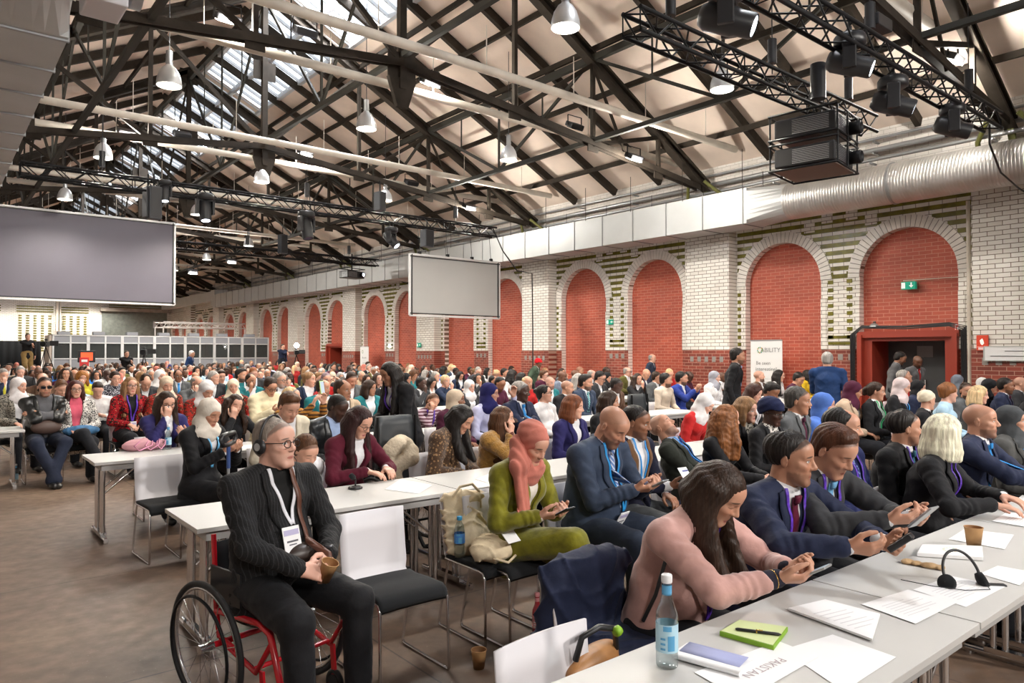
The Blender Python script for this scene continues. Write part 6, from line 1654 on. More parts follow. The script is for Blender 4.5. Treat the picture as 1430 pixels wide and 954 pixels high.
m = MB(); ribbon(m, top_sdf, J, [(.045,.05),(.060,-.10),(.045,-.40)], .026, off=.012, th=.004, n=20); m.build('bag_strap', M('brown_leather_strap', (.10,.035,.02), .45), r)
s = SDF(); s.ell(J['P'][0]+np.array([.02,-.22,.12]), (.10,.055,.06), k=.02); V, F = surface(s, .008); slot_obj('belt_bag', to_mesh('bb', V, F, _DUM), M('dark_brown_leather', (.03,.018,.014), .4), r)
W_ = J['arm'][1]; d = W_[1]-W_[0]; d /= np.linalg.norm(d); e1 = nrm(np.cross(d,(0,0,1))); e2 = np.cross(d,e1); m = MB().tube([Vector(W_[1]-d*.015+(e1*math.cos(t)+e2*math.sin(t))*.035) for t in np.linspace(0,2*PI,21)[:-1]], .007, 6, closed=True); m.lathe([(.001,.0),(.019,.0),(.019,.010),(.001,.011)], Vector(W_[1]-d*.015)+Vector((0,-.006,.034)), 16); m.build('wristwatch', M('watch_steel', (.12,.12,.13), .3, .8), r)
m = (J['arm'][0][1]+J['arm'][1][1])/2+(J['arm'][0][2]+J['arm'][1][2])*.045; cu = cup(to_world(r, m)-Vector((0,0,.05)), 'brown paper cup held by the man in the wheelchair', .095); cu.rotation_euler = (.35,.2,0)

r, J = sit(744, 597, 3.45, 'seated woman in olive green velvet suit and rust pink headscarf looking at her phone',
    D(armR='phone_low', armL='phone_low', fem=True, pitch=.55, lean=.10, slouch=.25, cross=True, wristR=(-.10,-.30,.76), wristL=(.04,-.33,.77)), rz=.12, lv=0, hair='hijabwrap', hairm=cloth('rust_pink_scarf', (.50,.17,.13), .9, .1, 'plain'),
    skin=S_('fair', 'closed', lips=(.45,.12,.12)), top='blazer', topm=M('olive_velvet', (.17,.16,.010), .6, sheen=.25, noise=.35, nscale=14, bump=.5, bscale=22), shirtm=cloth('cream_blouse', (.72,.68,.62), .6), trm=M('olive_velvet', (0,0,0)), lanyard=None)
s = SDF(); R, c = J['R'], J['hc']; a = R@np.array([-.07,.06,-.02])+c; b = J['P'][3]+np.array([-.13,-.09,.0]); e_ = J['P'][2]+np.array([-.12,-.17,-.10]); s.cap(a, b, .045, .055, k=.03); s.eco(b, e_, (.055,.030), (.062,.026), (1,.3,0), k=.03)
s.cap(b, J['P'][3]+np.array([.06,-.06,.03]), .035, .03, k=.03); s.post.append(lambda P, d: d+(.004*np.sin(P[:,0]*150+P[:,2]*18)).astype(f32)); V, F = surface(s, .0065); slot_obj('scarf_end', to_mesh('se', V, F, _DUM), M('cloth_rust_pink_scarf', (0,0,0)), r)
held(r, J, 'dark phone held by the woman in the olive green suit', .5)
s = SDF(); s.ell(J['P'][0]+np.array([-.16,-.16,.05]), (.05,.05,.004)); m = MB().box(J['P'][0]+np.array([-.19,-.15,.09]), (.10,.11,.004), Matrix.Rotation(.7,3,'X')); m.build('badge', PAPER, r)

r, J = sit(855, 569, 3.40, 'heavily built bald seated man in slate blue suit with blue lanyard, reading his phone',
    D(armR='phone', armL='phone', w=1.28, pitch=.60, lean=.12, slouch=.22, knee=.17, wristR=(-.06,-.36,.80), wristL=(.09,-.37,.81), fR=(.5,-.8,.1), fL=(-.5,-.8,.1)), rz=.15, lv=0, hair=None, skin=S_('tan', 'closed', .6, .2), top='suit', topm=NAVY2,
    shirtm=cloth('lilac_blue_shirt', (.42,.46,.66), .7), trm=cloth('slate_trousers', (.028,.038,.062), .75), lanyard=M('bright_blue_lanyard', (.01,.25,.62), .5), badge=True, tie=cloth('striped_tie', (.10,.18,.40), .6, .04, 'diagonal', (.5,.55,.65)))
held(r, J, 'grey phone held by the bald man in the slate blue suit', .5, GREYM)

r, J = sit(888, 568, 3.45+.15, 'seated man with short black hair, dark navy parka with brown collar, holding a leaflet',
    D(armR='phone_low', armL='lap', pitch=.18, lean=.05, yaw=.35, wristR=(.0,-.36,.76)), rz=.1, lv=0, hair='crop', hairm=HB, skin=S_('brown', 'open', .45), top='open', topm=cloth('dark_navy_parka', (.014,.015,.032), .8), lapm=cloth('brown_sheepskin', (.14,.075,.040), .95), shirtm=SHW, trm=cloth('grey_trousers', (.07,.075,.08), .8), lanyard=LB, badge=False)
p = to_world(r, J['arm'][0][1]+np.array([.06,-.10,.07])); q = empty('leaflet', p, 0, 'printed leaflet held by the man in the navy parka', 'leaflet'); q.rotation_euler = (1.0,.1,.35); MB().box((0,0,0),(.20,.145,.002)).build('page', PAPER, q); m = MB().box((0.01,-.035,.0015),(.16,.045,.001)); m.mat(1).box((0.03,.045,.0015),(.13,.012,.001)); m.build('print', [M('ochre_print', (.55,.42,.10), .6), M('navy_print', (.08,.10,.3), .6)], q)
r, J = sit(925, 583, 3.62, 'reclining bald man in dark green parka with head tilted back and blue lanyard',
    D(armR='lap', armL='lap', w=1.12, pitch=-.75, lean=-.42, slouch=.1, roll=.15, wristR=(.05,-.24,.74), wristL=(.12,-.26,.72), foot=-.1), rz=.45, lv=0, hair=None, skin=S_('tan', 'closed', .5, .35, (.10,.08,.07)), top='open', topm=cloth('dark_green_parka', (.022,.025,.020), .85), shirtm=SHB, trm=cloth('blue_jeans', (.05,.07,.15), .8), lanyard=LB, tie=cloth('blue_tie', (.04,.08,.3), .5))
r, J = sit(1003, 655, 2.02, 'seated woman in dusty pink jacket with long dark hair, leaning over her phone',
    D(armR='table', armL='table', fem=True, w=1.12, pitch=.62, lean=.36, slouch=.25, yaw=.1, wristR=(-.02,-.52,.835), wristL=(.10,-.50,.84), fR=(.45,-.85,.05), fL=(-.3,-.9,.1), nR=(.4,.2,.8), nL=(-.4,.2,.8), curlR=.75, curlL=.75, elR=(-.9,.0,-.5), elL=(.9,.2,-.5), sh=.185), rz=.12, lv=0, seat=False, hair='frontfall', hairm=HD,
    skin=S_('tan', 'closed', lips=(.42,.10,.10)), top='blazer', topm=cloth('dusty_pink_wool', (.50,.29,.26), .9, .3), shirtm=cloth('black_lace', (.02,.018,.03), .8), trm=TRD, lanyard=LP, collar=False)
held(r, J, 'silver grey phone held by the woman in the pink jacket', .55, GREYM)
GOLD = M('gold', (.7,.45,.12), .25, 1); A = J['arm'][0]; d = nrm(A[1]-A[0]); e1 = nrm(np.cross(d,(0,0,1))); e2 = np.cross(d,e1)
for q in range(3): MB().tube([Vector(A[1]-d*(.02+.022*q)+(e1*math.cos(t)+e2*math.sin(t))*.033) for t in np.linspace(0,2*PI,21)[:-1]], .003, 6, closed=True).build('bracelet', GOLD, r)
ts = SDF(); torso(ts, J, .02, low=.3); m = MB().tube([Vector(J['P'][3]+np.array([-.10,.02,.03])), Vector(J['P'][3]+np.array([-.19,.02,-.10])), Vector(J['P'][2]+np.array([-.20,-.02,-.15])), Vector(J['P'][0]+np.array([-.20,-.05,.05]))], .008, 6); m.build('bag_strap', BLACKP, r)
r, J = sit(1103, 605, 2.0, 'seated man in navy suit with thinning black hair, holding a black device',
    D(armR='table', armL='table', w=1.15, pitch=.10, lean=.28, slouch=.15, yaw=.42, wristR=(-.16,-.56,.87), wristL=(.06,-.58,.86), fR=(.5,-.85,.0), fL=(-.3,-.9,.0), nR=(.7,.1,.5), nL=(-.8,.1,.5), curlR=.6, curlL=.7), rz=-.12, lv=0, hair='spot', hairm=HB, skin=S_('olive', 'open', .35, .75), top='suit', topm=NAVY, shirtm=SHW, trm=TRD, tie=cloth('maroon_tie', (.10,.01,.03), .5), lanyard=LP)
p = to_world(r, (J['arm'][0][1]+J['arm'][1][1])/2+np.array([.02,-.13,.035])); q = empty('black_device', p, 0, 'black receiver box held by the man in the navy suit', 'device'); q.rotation_euler = (-.7,.1,.3); bevel(MB().box((0,0,0),(.068,.11,.026)).build('device_body', BLACKP, q), .006); MB().box((0,-.02,.0145),(.05,.04,.002)).build('device_screen', M('dark_screen', (.03,.035,.04), .15), q)
r, J = sit(1163, 600, 2.03, 'seated man with swept brown hair, charcoal suit and light blue tie, reading a phone',
    D(armR='table', armL='table', w=1.1, pitch=.52, lean=.26, slouch=.2, yaw=.0, wristR=(-.14,-.54,.89), wristL=(.08,-.52,.87), fR=(.5,-.8,.15), fL=(-.3,-.9,.1), nR=(.5,.1,.7), nL=(-.6,.1,.6), curlR=.6, curlL=.7), rz=-.08, lv=0, hair='quiff', hairm=hair_mat('chestnut', (.075,.028,.014)), skin=S_('tan', 'closed'), top='suit', topm=CHAR, shirtm=SHW, trm=TRD, tie=cloth('light_blue_tie', (.16,.38,.62), .45), lanyard=LP)
held(r, J, 'silver phone held by the man with swept brown hair', .8, GREYM)
r, J = sit(1176, 572, 2.28, 'seated balding man in royal navy suit with purple lanyard, behind the man with swept hair',
    D(armR='lap', armL='lap', w=1.3, pitch=.05, lean=.0, slouch=.1, yaw=.45), rz=.05, lv=0, hair='receding', hairm=HB, skin=S_('tan', 'open', .2), top='suit', topm=cloth('royal_navy', (.016,.022,.085), .7), shirtm=SHW, trm=TRD, tie=cloth('dotted_tie', (.02,.03,.14), .5, .04, 'spots', (.2,.25,.5)), lanyard=LP)
r, J = sit(1262, 574, 2.22, 'seated man in black suit with bald crown and white badge, head turned away',
    D(armR='lap', armL='table', w=1.12, pitch=.02, lean=.12, slouch=.12, yaw=.75), rz=.05, lv=0, hair='spot', hairm=HB, skin=S_('tan', 'open', .3, .75), top='suit', topm=BLK, shirtm=SHW, trm=TRD, tie=cloth('teal_tie', (.03,.12,.18), .5), lanyard=LP, badge=True)
r, J = sit(1318, 581, 1.93, 'seated woman with straight platinum blonde hair and black jacket, seen from behind',
    D(armR='table', armL='table', fem=True, w=1.05, pitch=.05, lean=.18, slouch=.15, yaw=.95), rz=.15, lv=0, hair='bob', hairm=HPL, skin=S_('fair'), top='blazer', topm=BLK, shirtm=SHW, trm=TRD, lanyard=LP)
r, J = sit(1368, 565, 1.98, 'seated bald man with trimmed beard, dark navy suit and bright blue tie, in profile',
    D(armR='table', armL='table', w=1.1, pitch=-.02, lean=.14, slouch=.1, yaw=.15, wristR=(.0,-.50,.80), wristL=(.12,-.46,.80)), rz=.05, lv=0, hair=None, skin=S_('tan', 'open', .55, .2), top='suit', topm=NAVY, shirtm=SHW, trm=TRD, tie=cloth('bright_blue_tie', (.03,.25,.62), .45))
r, J = sit(1412, 568, 1.95, 'seated woman in grey headscarf and grey coat with blue lanyard at the right edge',
    D(armR='lap', armL='lap', fem=True, pitch=.0, lean=.05, yaw=.2), rz=.05, lv=1, hair='hijab', hairm=cloth('dark_grey_scarf', (.06,.065,.07), .9), skin=S_('tan'), top='coat', topm=cloth('grey_coat', (.07,.07,.068), .9), lanyard=LB)
sit(1445, 560, 2.0, 'seated person in black cut by the right edge of the photo', D(fem=True), hair='hijab', hairm=BLK, topm=BLK, top='coat')

# ---------- second table row and around it
r, J = sit(503, 571, 5.32, 'seated woman in burgundy blazer and glasses looking down, long dark hair over her shoulders',
    D(armR='table', armL='table', fem=True, pitch=.5, lean=.14, slouch=.2, yaw=.12, wristR=(-.10,-.36,.80), wristL=(.10,-.36,.80)), rz=.25, lv=1, hair='verylong', hairm=hair_mat('dark_burgundy_brown', (.028,.010,.010)), skin=S_('fair', 'closed', lips=(.45,.10,.12)), top='blazer', topm=cloth('burgundy_wool', (.085,.010,.022), .85), shirtm=SHW, glasses=GLB, collar=False)
r, J = sit(645, 570, 5.30, 'seated woman in leopard print fur coat with long black hair hanging forward, head bowed',
    D(armR='lap', armL='lap', fem=True, w=1.15, pitch=.62, lean=.14, slouch=.3, yaw=.15), rz=.35, lv=1, hair='frontfall', hairm=HB, skin=S_('tan', 'closed'), top='coat', topm=cloth('leopard_fur', (.3,.2,.1), .95, .3, 'leopard'), shirtm=cloth('grey_blouse', (.3,.3,.33), .7))
r, J = sit(703, 568, 5.30, 'seated woman in mustard fur coat with long brown hair, resting her chin on her hand',
    D(armR='chin', armL='lap', fem=True, pitch=.05, lean=.22, slouch=.2, yaw=.55), rz=.35, lv=1, hair='verylong', hairm=HM, skin=S_('fair'), top='coat', topm=M('mustard_fur', (.38,.20,.045), .95, sheen=.5, bump=1, bscale=70, noise=.3, nscale=20), shirtm=cloth('brown_blouse', (.12,.04,.03), .8))
sit(404, 552, 6.60, 'seated man in cream jacket with brown swept hair looking down, behind the man in headphones', D(armR='lap', armL='lap', pitch=.55, lean=.15, slouch=.2), rz=.15, lv=1, hair='quiff', hairm=HM, skin=S_('fair', 'closed', .25), top='open', topm=cloth('cream_jacket', (.62,.56,.44), .85), shirtm=SHW)
sit(428, 612, 5.45, 'person with brown hair and white shirt bent low behind the headphone wearer', D(pitch=.5, lean=.75, slouch=.3, armR='lap', armL='lap'), rz=.2, hair='short', hairm=HM, skin=S_('fair','closed'), top='shirt', topm=SHW)
sit(472, 554, 6.62, 'seated man in black leather jacket and light blue shirt looking down', D(armR='lap', armL='lap', w=1.1, pitch=.45, lean=.12, slouch=.15, yaw=.3), rz=.15, lv=1, hair='crop', hairm=HB, skin=S_('deep', 'closed', .3), top='open', topm=M('black_leather', (.015,.017,.02), .35, bump=.5, bscale=14), shirtm=SHB)
sit(293, 560, 6.62, 'seated woman in white headscarf and black blazer with light blue lanyard, looking at her phone', D(armR='phone', armL='phone', fem=True, pitch=.42, lean=.05, slouch=.12), rz=.5, lv=1, hair='hijab', hairm=cloth('off_white_scarf', (.72,.66,.58), .9), skin=S_('tan', 'closed', lips=(.35,.08,.08)), top='blazer', topm=BLK, shirtm=SHW, lanyard=M('sky_lanyard', (.12,.42,.72), .5), trm=BLK)
r, J = sit(544, 508, 6.55, 'standing woman in black coat with long black hair bending forward by the tall wheelchair', D(sit=False, legs='stand', armR='side', armL='side', fem=True, lean=.30, slouch=.15, pitch=.42, wristR=(-.16,-.38,.98), wristL=(.16,-.40,.98)), rz=-1.5, lv=1, seat=False, hair='verylong', hairm=HB, skin=S_('brown', 'closed'), top='coat', topm=BLK, shirtm=SHW, lanyard=LP, collar=False, lap=False)
sit(233, 548, 8.25, 'seated woman with long dark hair and glasses, navy blazer, finger on her lips', D(armR='chin', armL='phone', fem=True, pitch=.25, lean=.14, slouch=.1), rz=.15, lv=1, hair='verylong', hairm=HD, skin=S_('fair', 'open', lips=(.5,.03,.05)), top='blazer', topm=cloth('indigo_blazer', (.025,.022,.10), .8), shirtm=SHW, glasses=GLB, collar=False)
sit(328, 552, 8.20, 'seated young person with dark hair in black top, cheek resting on one hand', D(armR='chin', armL='table', fem=True, pitch=.2, lean=.18, slouch=.15, roll=.2), rz=.1, lv=2, hair='wavy', hairm=HD, skin=S_('fair', 'closed'), top='sweater', topm=BLK)
# ---------- left block behind the aisle end
LEA = M('shiny_black_leather', (.012,.013,.013), .3, bump=.6, bscale=12)
r, J = sit(63, 528, 11.45, 'seated man in black leather jacket and dark glasses with crossed arms at the aisle', D(armR='cross', armL='cross', w=1.2, pitch=.02, legs='ankles', knee=.15), rz=.08, lv=1, hair='short', hairm=HD, skin=S_('tan', 'open', .6), top='open', topm=LEA, shirtm=cloth('grey_sweater', (.12,.12,.13), .9), trm=cloth('dark_jeans', (.02,.025,.045), .85), glasses=GLB)
m = MB()
for s in (-1,1): m.box(J['hc']+J['R']@np.array([s*.033,-.100,.004]), (.052,.006,.036), Matrix(J['R']))
m.build('dark_lens', M('dark_lens_glass', (.01,.01,.012), .1), r)
s = SDF(); s.ell(J['P'][0]+np.array([0,-.20,.14]), (.17,.075,.09), k=.03); V, F = surface(s, .010); slot_obj('waist_bag', to_mesh('wb', V, F, _DUM), M('brown_waist_bag', (.09,.055,.045), .5), r)
r, J = sit(106, 532, 11.45, 'seated woman in black and white jacket and pink scarf, blue bag on her lap', D(armR='lap', armL='lap', fem=True, w=1.08, pitch=-.02, cross=True), rz=.05, lv=1, hair='long', hairm=hair_mat('burgundy_hair', (.055,.014,.012)), skin=S_('fair', 'open', lips=(.5,.08,.08)), top='open', topm=cloth('black_white_floral', (.65,.62,.58), .85, .04, 'spots', (.02,.02,.02)), shirtm=cloth('pink_scarf', (.68,.12,.18), .8), glasses=GLB)
s = SDF(); c_ = to_world(r, J['P'][0]+np.array([.03,-.28,.10])); s.ell(tuple(c_), (.22,.10,.075), k=.03); s.post.append(folds(.004)); V, F = surface(s, .010); q = empty('blue_bag', (0,0,0), 0, 'blue denim bag on the lap of the woman with the pink scarf', 'bag'); link('bag_body', to_mesh('b', V, F, M('denim_blue', (.04,.13,.26), .8, noise=.3)), q)
FLOR = cloth('red_floral', (.35,.012,.018), .85, .04, 'floral', (.02,.012,.012))
sit(183, 527, 11.45, 'seated woman in red floral jacket with straight light brown hair, glasses and purple lanyard', D(armR='lap', armL='lap', fem=True, pitch=.02), rz=.15, lv=1, hair='verylong', hairm=HSB, skin=S_('fair', 'open', lips=(.5,.06,.07)), top='open', topm=FLOR, shirtm=BLK, lanyard=LP, badge=True, glasses=GLB, collar=False)
sit(27, 528, 12.85, 'seated woman in white headscarf and black and white coat at the left edge', D(fem=True, yaw=.6), rz=.2, hair='hijab', hairm=cloth('white_scarf', (.72,.68,.68), .9), skin=S_('fair'), top='coat', topm=cloth('grey_patterned', (.30,.28,.24), .9, .04, 'spots', (.03,.03,.025)))
sit(161, 518, 14.6, 'seated woman with tied dark hair in black dotted blouse working at a laptop', D(armR='table', armL='table', fem=True, pitch=.3, lean=.15), rz=.15, hair='bun', hairm=HD, skin=S_('fair', 'closed'), top='sweater', topm=cloth('dotted_blouse', (.03,.03,.04), .85, .04, 'spots', (.45,.45,.5)), scarf=None)
BG_ = cloth('beige_scarf', (.62,.50,.38), .9); CR = cloth('cream_scarf', (.70,.62,.48), .9); REDE = cloth('red_embroidered', (.30,.02,.015), .85, .04, 'floral', (.05,.03,.02))
SAND = cloth('sand_jacket', (.42,.33,.23), .9); TEAL = cloth('teal_sweater', (.02,.16,.18), .85); YEL = cloth('yellow_top', (.55,.50,.05), .85); WHT = cloth('white_top', (.72,.70,.70), .8); GREY = cloth('grey_jacket', (.10,.105,.11), .85); PLUM = cloth('plum_jacket', (.07,.015,.035), .85)
PUFC = cloth('cream_puffer', (.70,.62,.42), .6); MUST = cloth('mustard_stripes', (.36,.16,.03), .9, .04, 'stripes', (.07,.035,.02)); DEN = cloth('dark_denim', (.02,.03,.06), .85); BLUE = cloth('royal_blue_sweater', (.01,.13,.50), .85); SKY = cloth('sky_blue_jacket', (.38,.55,.68), .85); LIL = cloth('lilac_blouse', (.55,.56,.78), .8)
RED = cloth('red_top', (.42,.02,.02), .85); OLV = cloth('olive_jacket', (.12,.11,.035), .9); BRN = cloth('brown_jacket', (.10,.055,.035), .9)
cp = lambda **k: dict(k)
MID = [  # px, ytop, row, label, pose, rz, kwargs
(233,527,11.4,'seated woman in beige headscarf and red embroidered dress smiling down',D(fem=True,pitch=.3),.1,cp(hair='hijab',hairm=BG_,top='sweater',topm=REDE,skin=S_('fair','closed'))),
(289,534,10.0,'seated woman in white headscarf and red embroidered dress with head bowed',D(fem=True,pitch=.55,lean=.2,armR='phone_low',armL='phone_low'),.2,cp(hair='hijab',hairm=WHT,top='sweater',topm=REDE,skin=S_('fair','closed'))),
(326,530,11.4,'seated woman in cream headscarf and red dress facing the camera',D(fem=True,pitch=.1),-.2,cp(hair='hijab',hairm=CR,top='sweater',topm=REDE,skin=S_('fair'))),
(275,526,12.85,'seated bald man in grey suit and glasses with hand at his chin',D(armR='chin',pitch=.3,yaw=.4),.1,cp(hair='bald',hairm=HG,topm=GREY,glasses=GLB,skin=S_('fair','open'))),
(249,517,16.0,'seated man in glasses and grey suit with blue tie, mid left rows',D(pitch=.1),0,cp(hair='receding',hairm=HB,topm=GREY,tie=LB,glasses=GLB,skin=S_('brown'))),
(224,514,14.6,'seated woman in white headscarf and white blouse, seen in the left rows',D(fem=True,yaw=.3),.1,cp(hair='hijab',hairm=WHT,top='sweater',topm=WHT,skin=S_('fair'))),
(204,523,13.3,'seated man with thin hair in dark jacket bowing his head',D(pitch=.7,lean=.2),0,cp(hair='receding',hairm=HD,topm=CHAR,skin=S_('fair','closed'))),
(60,520,14.6,'seated man with pale bald head behind the man in dark glasses',D(pitch=.7),0,cp(hair='bald',hairm=HSB,topm=BRN,skin=S_('pale','closed'))),
(54,510,19.1,'seated man with shaved head and dark suit behind the left edge group',D(pitch=.1),0,cp(hair=None,topm=CHAR,skin=S_('dark','open',.5,.5))),
(29,511,20.8,'seated grey-haired man in dark suit near the left edge',D(pitch=.3,w=1.1),0,cp(hair='short',hairm=HG,topm=CHAR,skin=S_('pale'))),
(5,516,17.7,'seated man with yellow tie resting his chin, cut by the left edge',D(armR='chin',pitch=.2),.3,cp(hair='short',hairm=HG,topm=NAVY,skin=S_('fair'),tie=YEL)),
(115,519,16.0,'seated woman with auburn blonde hair and yellow top behind the pink scarf',D(fem=True,pitch=.3,armR='chin'),.1,cp(hair='bob',hairm=hair_mat('copper',(.30,.12,.03)),top='sweater',topm=YEL,skin=S_('fair'))),
(92,514,17.7,'seated woman with dark wavy hair and dark top, upper left rows',D(fem=True),0,cp(hair='wavy',hairm=HD,top='sweater',topm=PLUM,skin=S_('tan'))),
(86,533,13.0,'seated child-sized person with brown hair bending between two adults',D(pitch=.5,lean=.3,armR='phone'),.2,cp(hair='short',hairm=HM,top='sweater',topm=NAVY,skin=S_('fair','closed'))),
(299,519,14.6,'seated grey-haired man in black jacket turned to his neighbour',D(yaw=.7),0,cp(hair='short',hairm=HG,topm=CHAR,skin=S_('fair'))),
(309,518,15.2,'seated young man with dark hair and white t-shirt, left rows',D(pitch=.2),0,cp(hair='side',hairm=HD,top='tee',topm=WHT,skin=S_('fair'))),
(337,515,14.5,'seated bearded man in teal sweater with white lanyard',D(yaw=.5),.1,cp(hair='side',hairm=HB,top='sweater',topm=TEAL,lanyard=LWH,skin=S_('tan','open',.9))),
(354,513,16.0,'seated man with ginger hair in dark jacket and white lanyard',D(pitch=.4,w=1.1),0,cp(hair='short',hairm=hair_mat('ginger',(.22,.07,.02)),topm=CHAR,lanyard=LWH,skin=S_('pale','closed',.3))),
(378,524,9.9,'seated woman in cream quilted jacket and glasses typing on her phone',D(fem=True,pitch=.5,armR='phone',armL='phone'),.1,cp(hair='bun',hairm=HD,top='puffer',topm=PUFC,glasses=GLB,skin=S_('tan','closed'))),
(391,517,11.6,'seated grey-bearded man in glasses and navy jacket',D(yaw=.4,armL='phone'),.1,cp(hair='short',hairm=HG,topm=DEN,glasses=GLB,skin=S_('fair','open',.6,0,(.3,.28,.26)))),
(432,518,11.5,'seated woman with tied blonde hair and dark denim jacket',D(fem=True,yaw=.6),.1,cp(hair='bun',hairm=HSB,top='open',topm=DEN,skin=S_('fair'))),
(456,521,11.55,'seated person with short lilac grey hair and red top filming with a phone',D(fem=True,pitch=.05,armR='raise',armL='raise',wristR=(-.10,-.34,1.12),wristL=(.08,-.34,1.12)),0,cp(hair='short',hairm=HLI,top='sweater',topm=RED,glasses=GLB,skin=S_('fair'))),
(408,541,8.3,'seated woman with short blonde hair and mustard striped sweater raising a phone',D(fem=True,w=1.1,yaw=.4,pitch=-.05,armR='raise',armL='raise',wristR=(-.05,-.42,1.10),wristL=(.16,-.40,1.12)),.45,cp(hair='short',hairm=HBL,top='sweater',topm=MUST,skin=S_('fair'),lv=1)),
(479,531,8.3,'seated man with shaved receding hair in beige jacket staring ahead',D(yaw=.35,w=1.1),.1,cp(hair='receding',hairm=HD,top='open',topm=SAND,skin=S_('brown'),lv=1)),
(491,520,11.5,'seated man with short dark hair and grey jacket reading at the table',D(pitch=.5,armR='table',armL='table'),0,cp(hair='short',hairm=HD,topm=GREY,skin=S_('tan','closed'))),
(637,545,7.0,'seated woman in beige headscarf and plum coat turned to the right',D(fem=True,yaw=.7),.2,cp(hair='hijab',hairm=BG_,top='coat',topm=PLUM,skin=S_('brown'),lv=1)),
(604,552,8.4,'seated man with brown hair resting his face on his hand, purple lanyard',D(armR='chin',pitch=.3,lean=.3,roll=.4),.1,cp(hair='short',hairm=HM,top='sweater',topm=cloth('striped_polo',(.45,.35,.4),.8,.04,'stripes',(.1,.03,.05)),lanyard=LP,skin=S_('tan','closed',.4))),
(684,536,7.0,'seated woman in navy headscarf and pale lilac blouse raising her phone',D(fem=True,yaw=.6,armL='raise'),.2,cp(hair='hijab',hairm=cloth('navy_scarf',(.02,.02,.10),.9),top='sweater',topm=LIL,skin=S_('fair'),lv=1)),
(727,533,6.75,'seated man with grey cropped hair and navy suit, arms crossed',D(armR='cross',armL='cross',w=1.1,yaw=.45),.2,cp(hair='crop',hairm=HG,topm=NAVY,tie=LB,lanyard=None,skin=S_('deep'),lv=1)),
(760,538,7.1,'seated woman with tied dark hair, glasses and white blouse, arms on her lap',D(fem=True,w=1.3,yaw=.5,pitch=-.1),.2,cp(hair='bun',hairm=HB,top='sweater',topm=WHT,glasses=GLB,skin=S_('fair'),lv=1)),
(801,553,5.32,'seated woman with auburn bob and indigo blazer in profile',D(fem=True,yaw=.45),.1,cp(hair='bob',hairm=HR,top='blazer',topm=cloth('indigo_blazer',(0,0,0)),skin=S_('fair','closed'),collar=False,lv=1)),
(818,524,8.3,'seated bearded man with curly black hair and striped teal tie',D(yaw=.4,w=1.05),.1,cp(hair='side',hairm=HB,topm=NAVY2,tie=cloth('teal_striped_tie',(.02,.2,.25),.5,.04,'diagonal',(.4,.6,.6)),skin=S_('tan','open',.8),lv=1)),
(851,547,5.5,'seated young woman with long dark hair and a white earbud',D(fem=True,yaw=.6),.1,cp(hair='long',hairm=HD,top='open',topm=BLK,skin=S_('olive'),lv=1)),
(792,532,8.4,'seated man with shaved head in black jacket, right of the white blouse',D(yaw=.5,w=1.1),.1,cp(hair=None,topm=BLK,skin=S_('tan','open',.3,.4))),
(861,529,8.3,'seated man in checked dark coat bending towards his neighbour',D(pitch=.3,lean=.2,yaw=.3),.1,cp(hair='crop',hairm=HB,top='coat',topm=BRN,skin=S_('deep','closed'))),
(984,553,5.2,'seated woman in white headscarf and red knitted top bowing her head, wearing a headset',D(fem=True,pitch=.6,lean=.3,yaw=.2),.2,cp(hair='hijab',hairm=WHT,top='sweater',topm=RED,skin=S_('fair','closed'))),
(1015,566,3.55,'seated woman with long wavy auburn hair and black sweater, turned to her neighbour',D(fem=True,yaw=.95,lean=.15,armR='lap',armL='lap',wristR=(.05,-.40,.72),wristL=(.15,-.38,.72)),.1,cp(hair='wavy',hairm=hair_mat('light_auburn',(.22,.085,.030)),top='sweater',topm=BLK,skin=S_('fair'),lv=1)),
(1042,556,3.95,'seated woman with dark blonde bob and black and white blouse talking',D(fem=True,yaw=.1,pitch=.1),0,cp(hair='bob',hairm=HSB,top='open',topm=BLK,shirtm=cloth('grey_patterned',(0,0,0)),skin=S_('pale','open',lips=(.5,.1,.1)),lv=1)),
(1053,538,5.5,'seated woman with dark brown fringe looking down, behind the auburn hair',D(fem=True,pitch=.35),.1,cp(hair='bob',hairm=hair_mat('dark_red_brown',(.04,.014,.010)),top='open',topm=BLK,skin=S_('pale','closed'),lanyard=LWH)),
(1077,537,5.6,'seated man with slick black hair and grey jacket looking down',D(pitch=.55,lean=.1),.1,cp(hair='side',hairm=HB,top='open',topm=cloth('light_grey_jacket',(.45,.44,.43),.85),skin=S_('brown','closed',.5))),
(1077,559,3.60,'seated woman in navy head wrap and sunglasses, white and black scarf',D(fem=True,pitch=.15),0,cp(hair='turban',hairm=cloth('navy_wrap',(.015,.02,.06),.9),top='open',topm=BLK,shirtm=cloth('black_white_floral',(0,0,0)),skin=S_('deep'),glasses=GLB,lv=1)),
(1114,542,3.62,'seated man with greying black hair and charcoal suit in profile, dark red tie',D(yaw=.3,w=1.05),.1,cp(hair='short',hairm=hair_mat('salt_pepper',(.06,.055,.05)),topm=GREY,tie=PLUM,skin=S_('olive'),lv=1)),
(1150,550,3.60,'seated woman in cornflower blue headscarf, behind the man with thinning hair',D(fem=True,yaw=.5),.1,cp(hair='hijab',hairm=cloth('cornflower_scarf',(.08,.17,.50),.9),top='coat',topm=cloth('cornflower_scarf',(0,0,0)),skin=S_('fair'),lv=1)),
(1191,534,4.5,'seated woman in plum headscarf with beige coat over her shoulders',D(fem=True,w=1.1,yaw=.4,pitch=.3),.1,cp(hair='hijab',hairm=PLUM,top='coat',topm=cloth('beige_coat',(.48,.36,.26),.9),skin=S_('olive'))),
(1223,534,4.3,'seated woman with dark ponytail, black jacket and green lanyard',D(fem=True,yaw=.3),.1,cp(hair='pony',hairm=HD,top='open',topm=BLK,lanyard=LGR,skin=S_('tan'))),
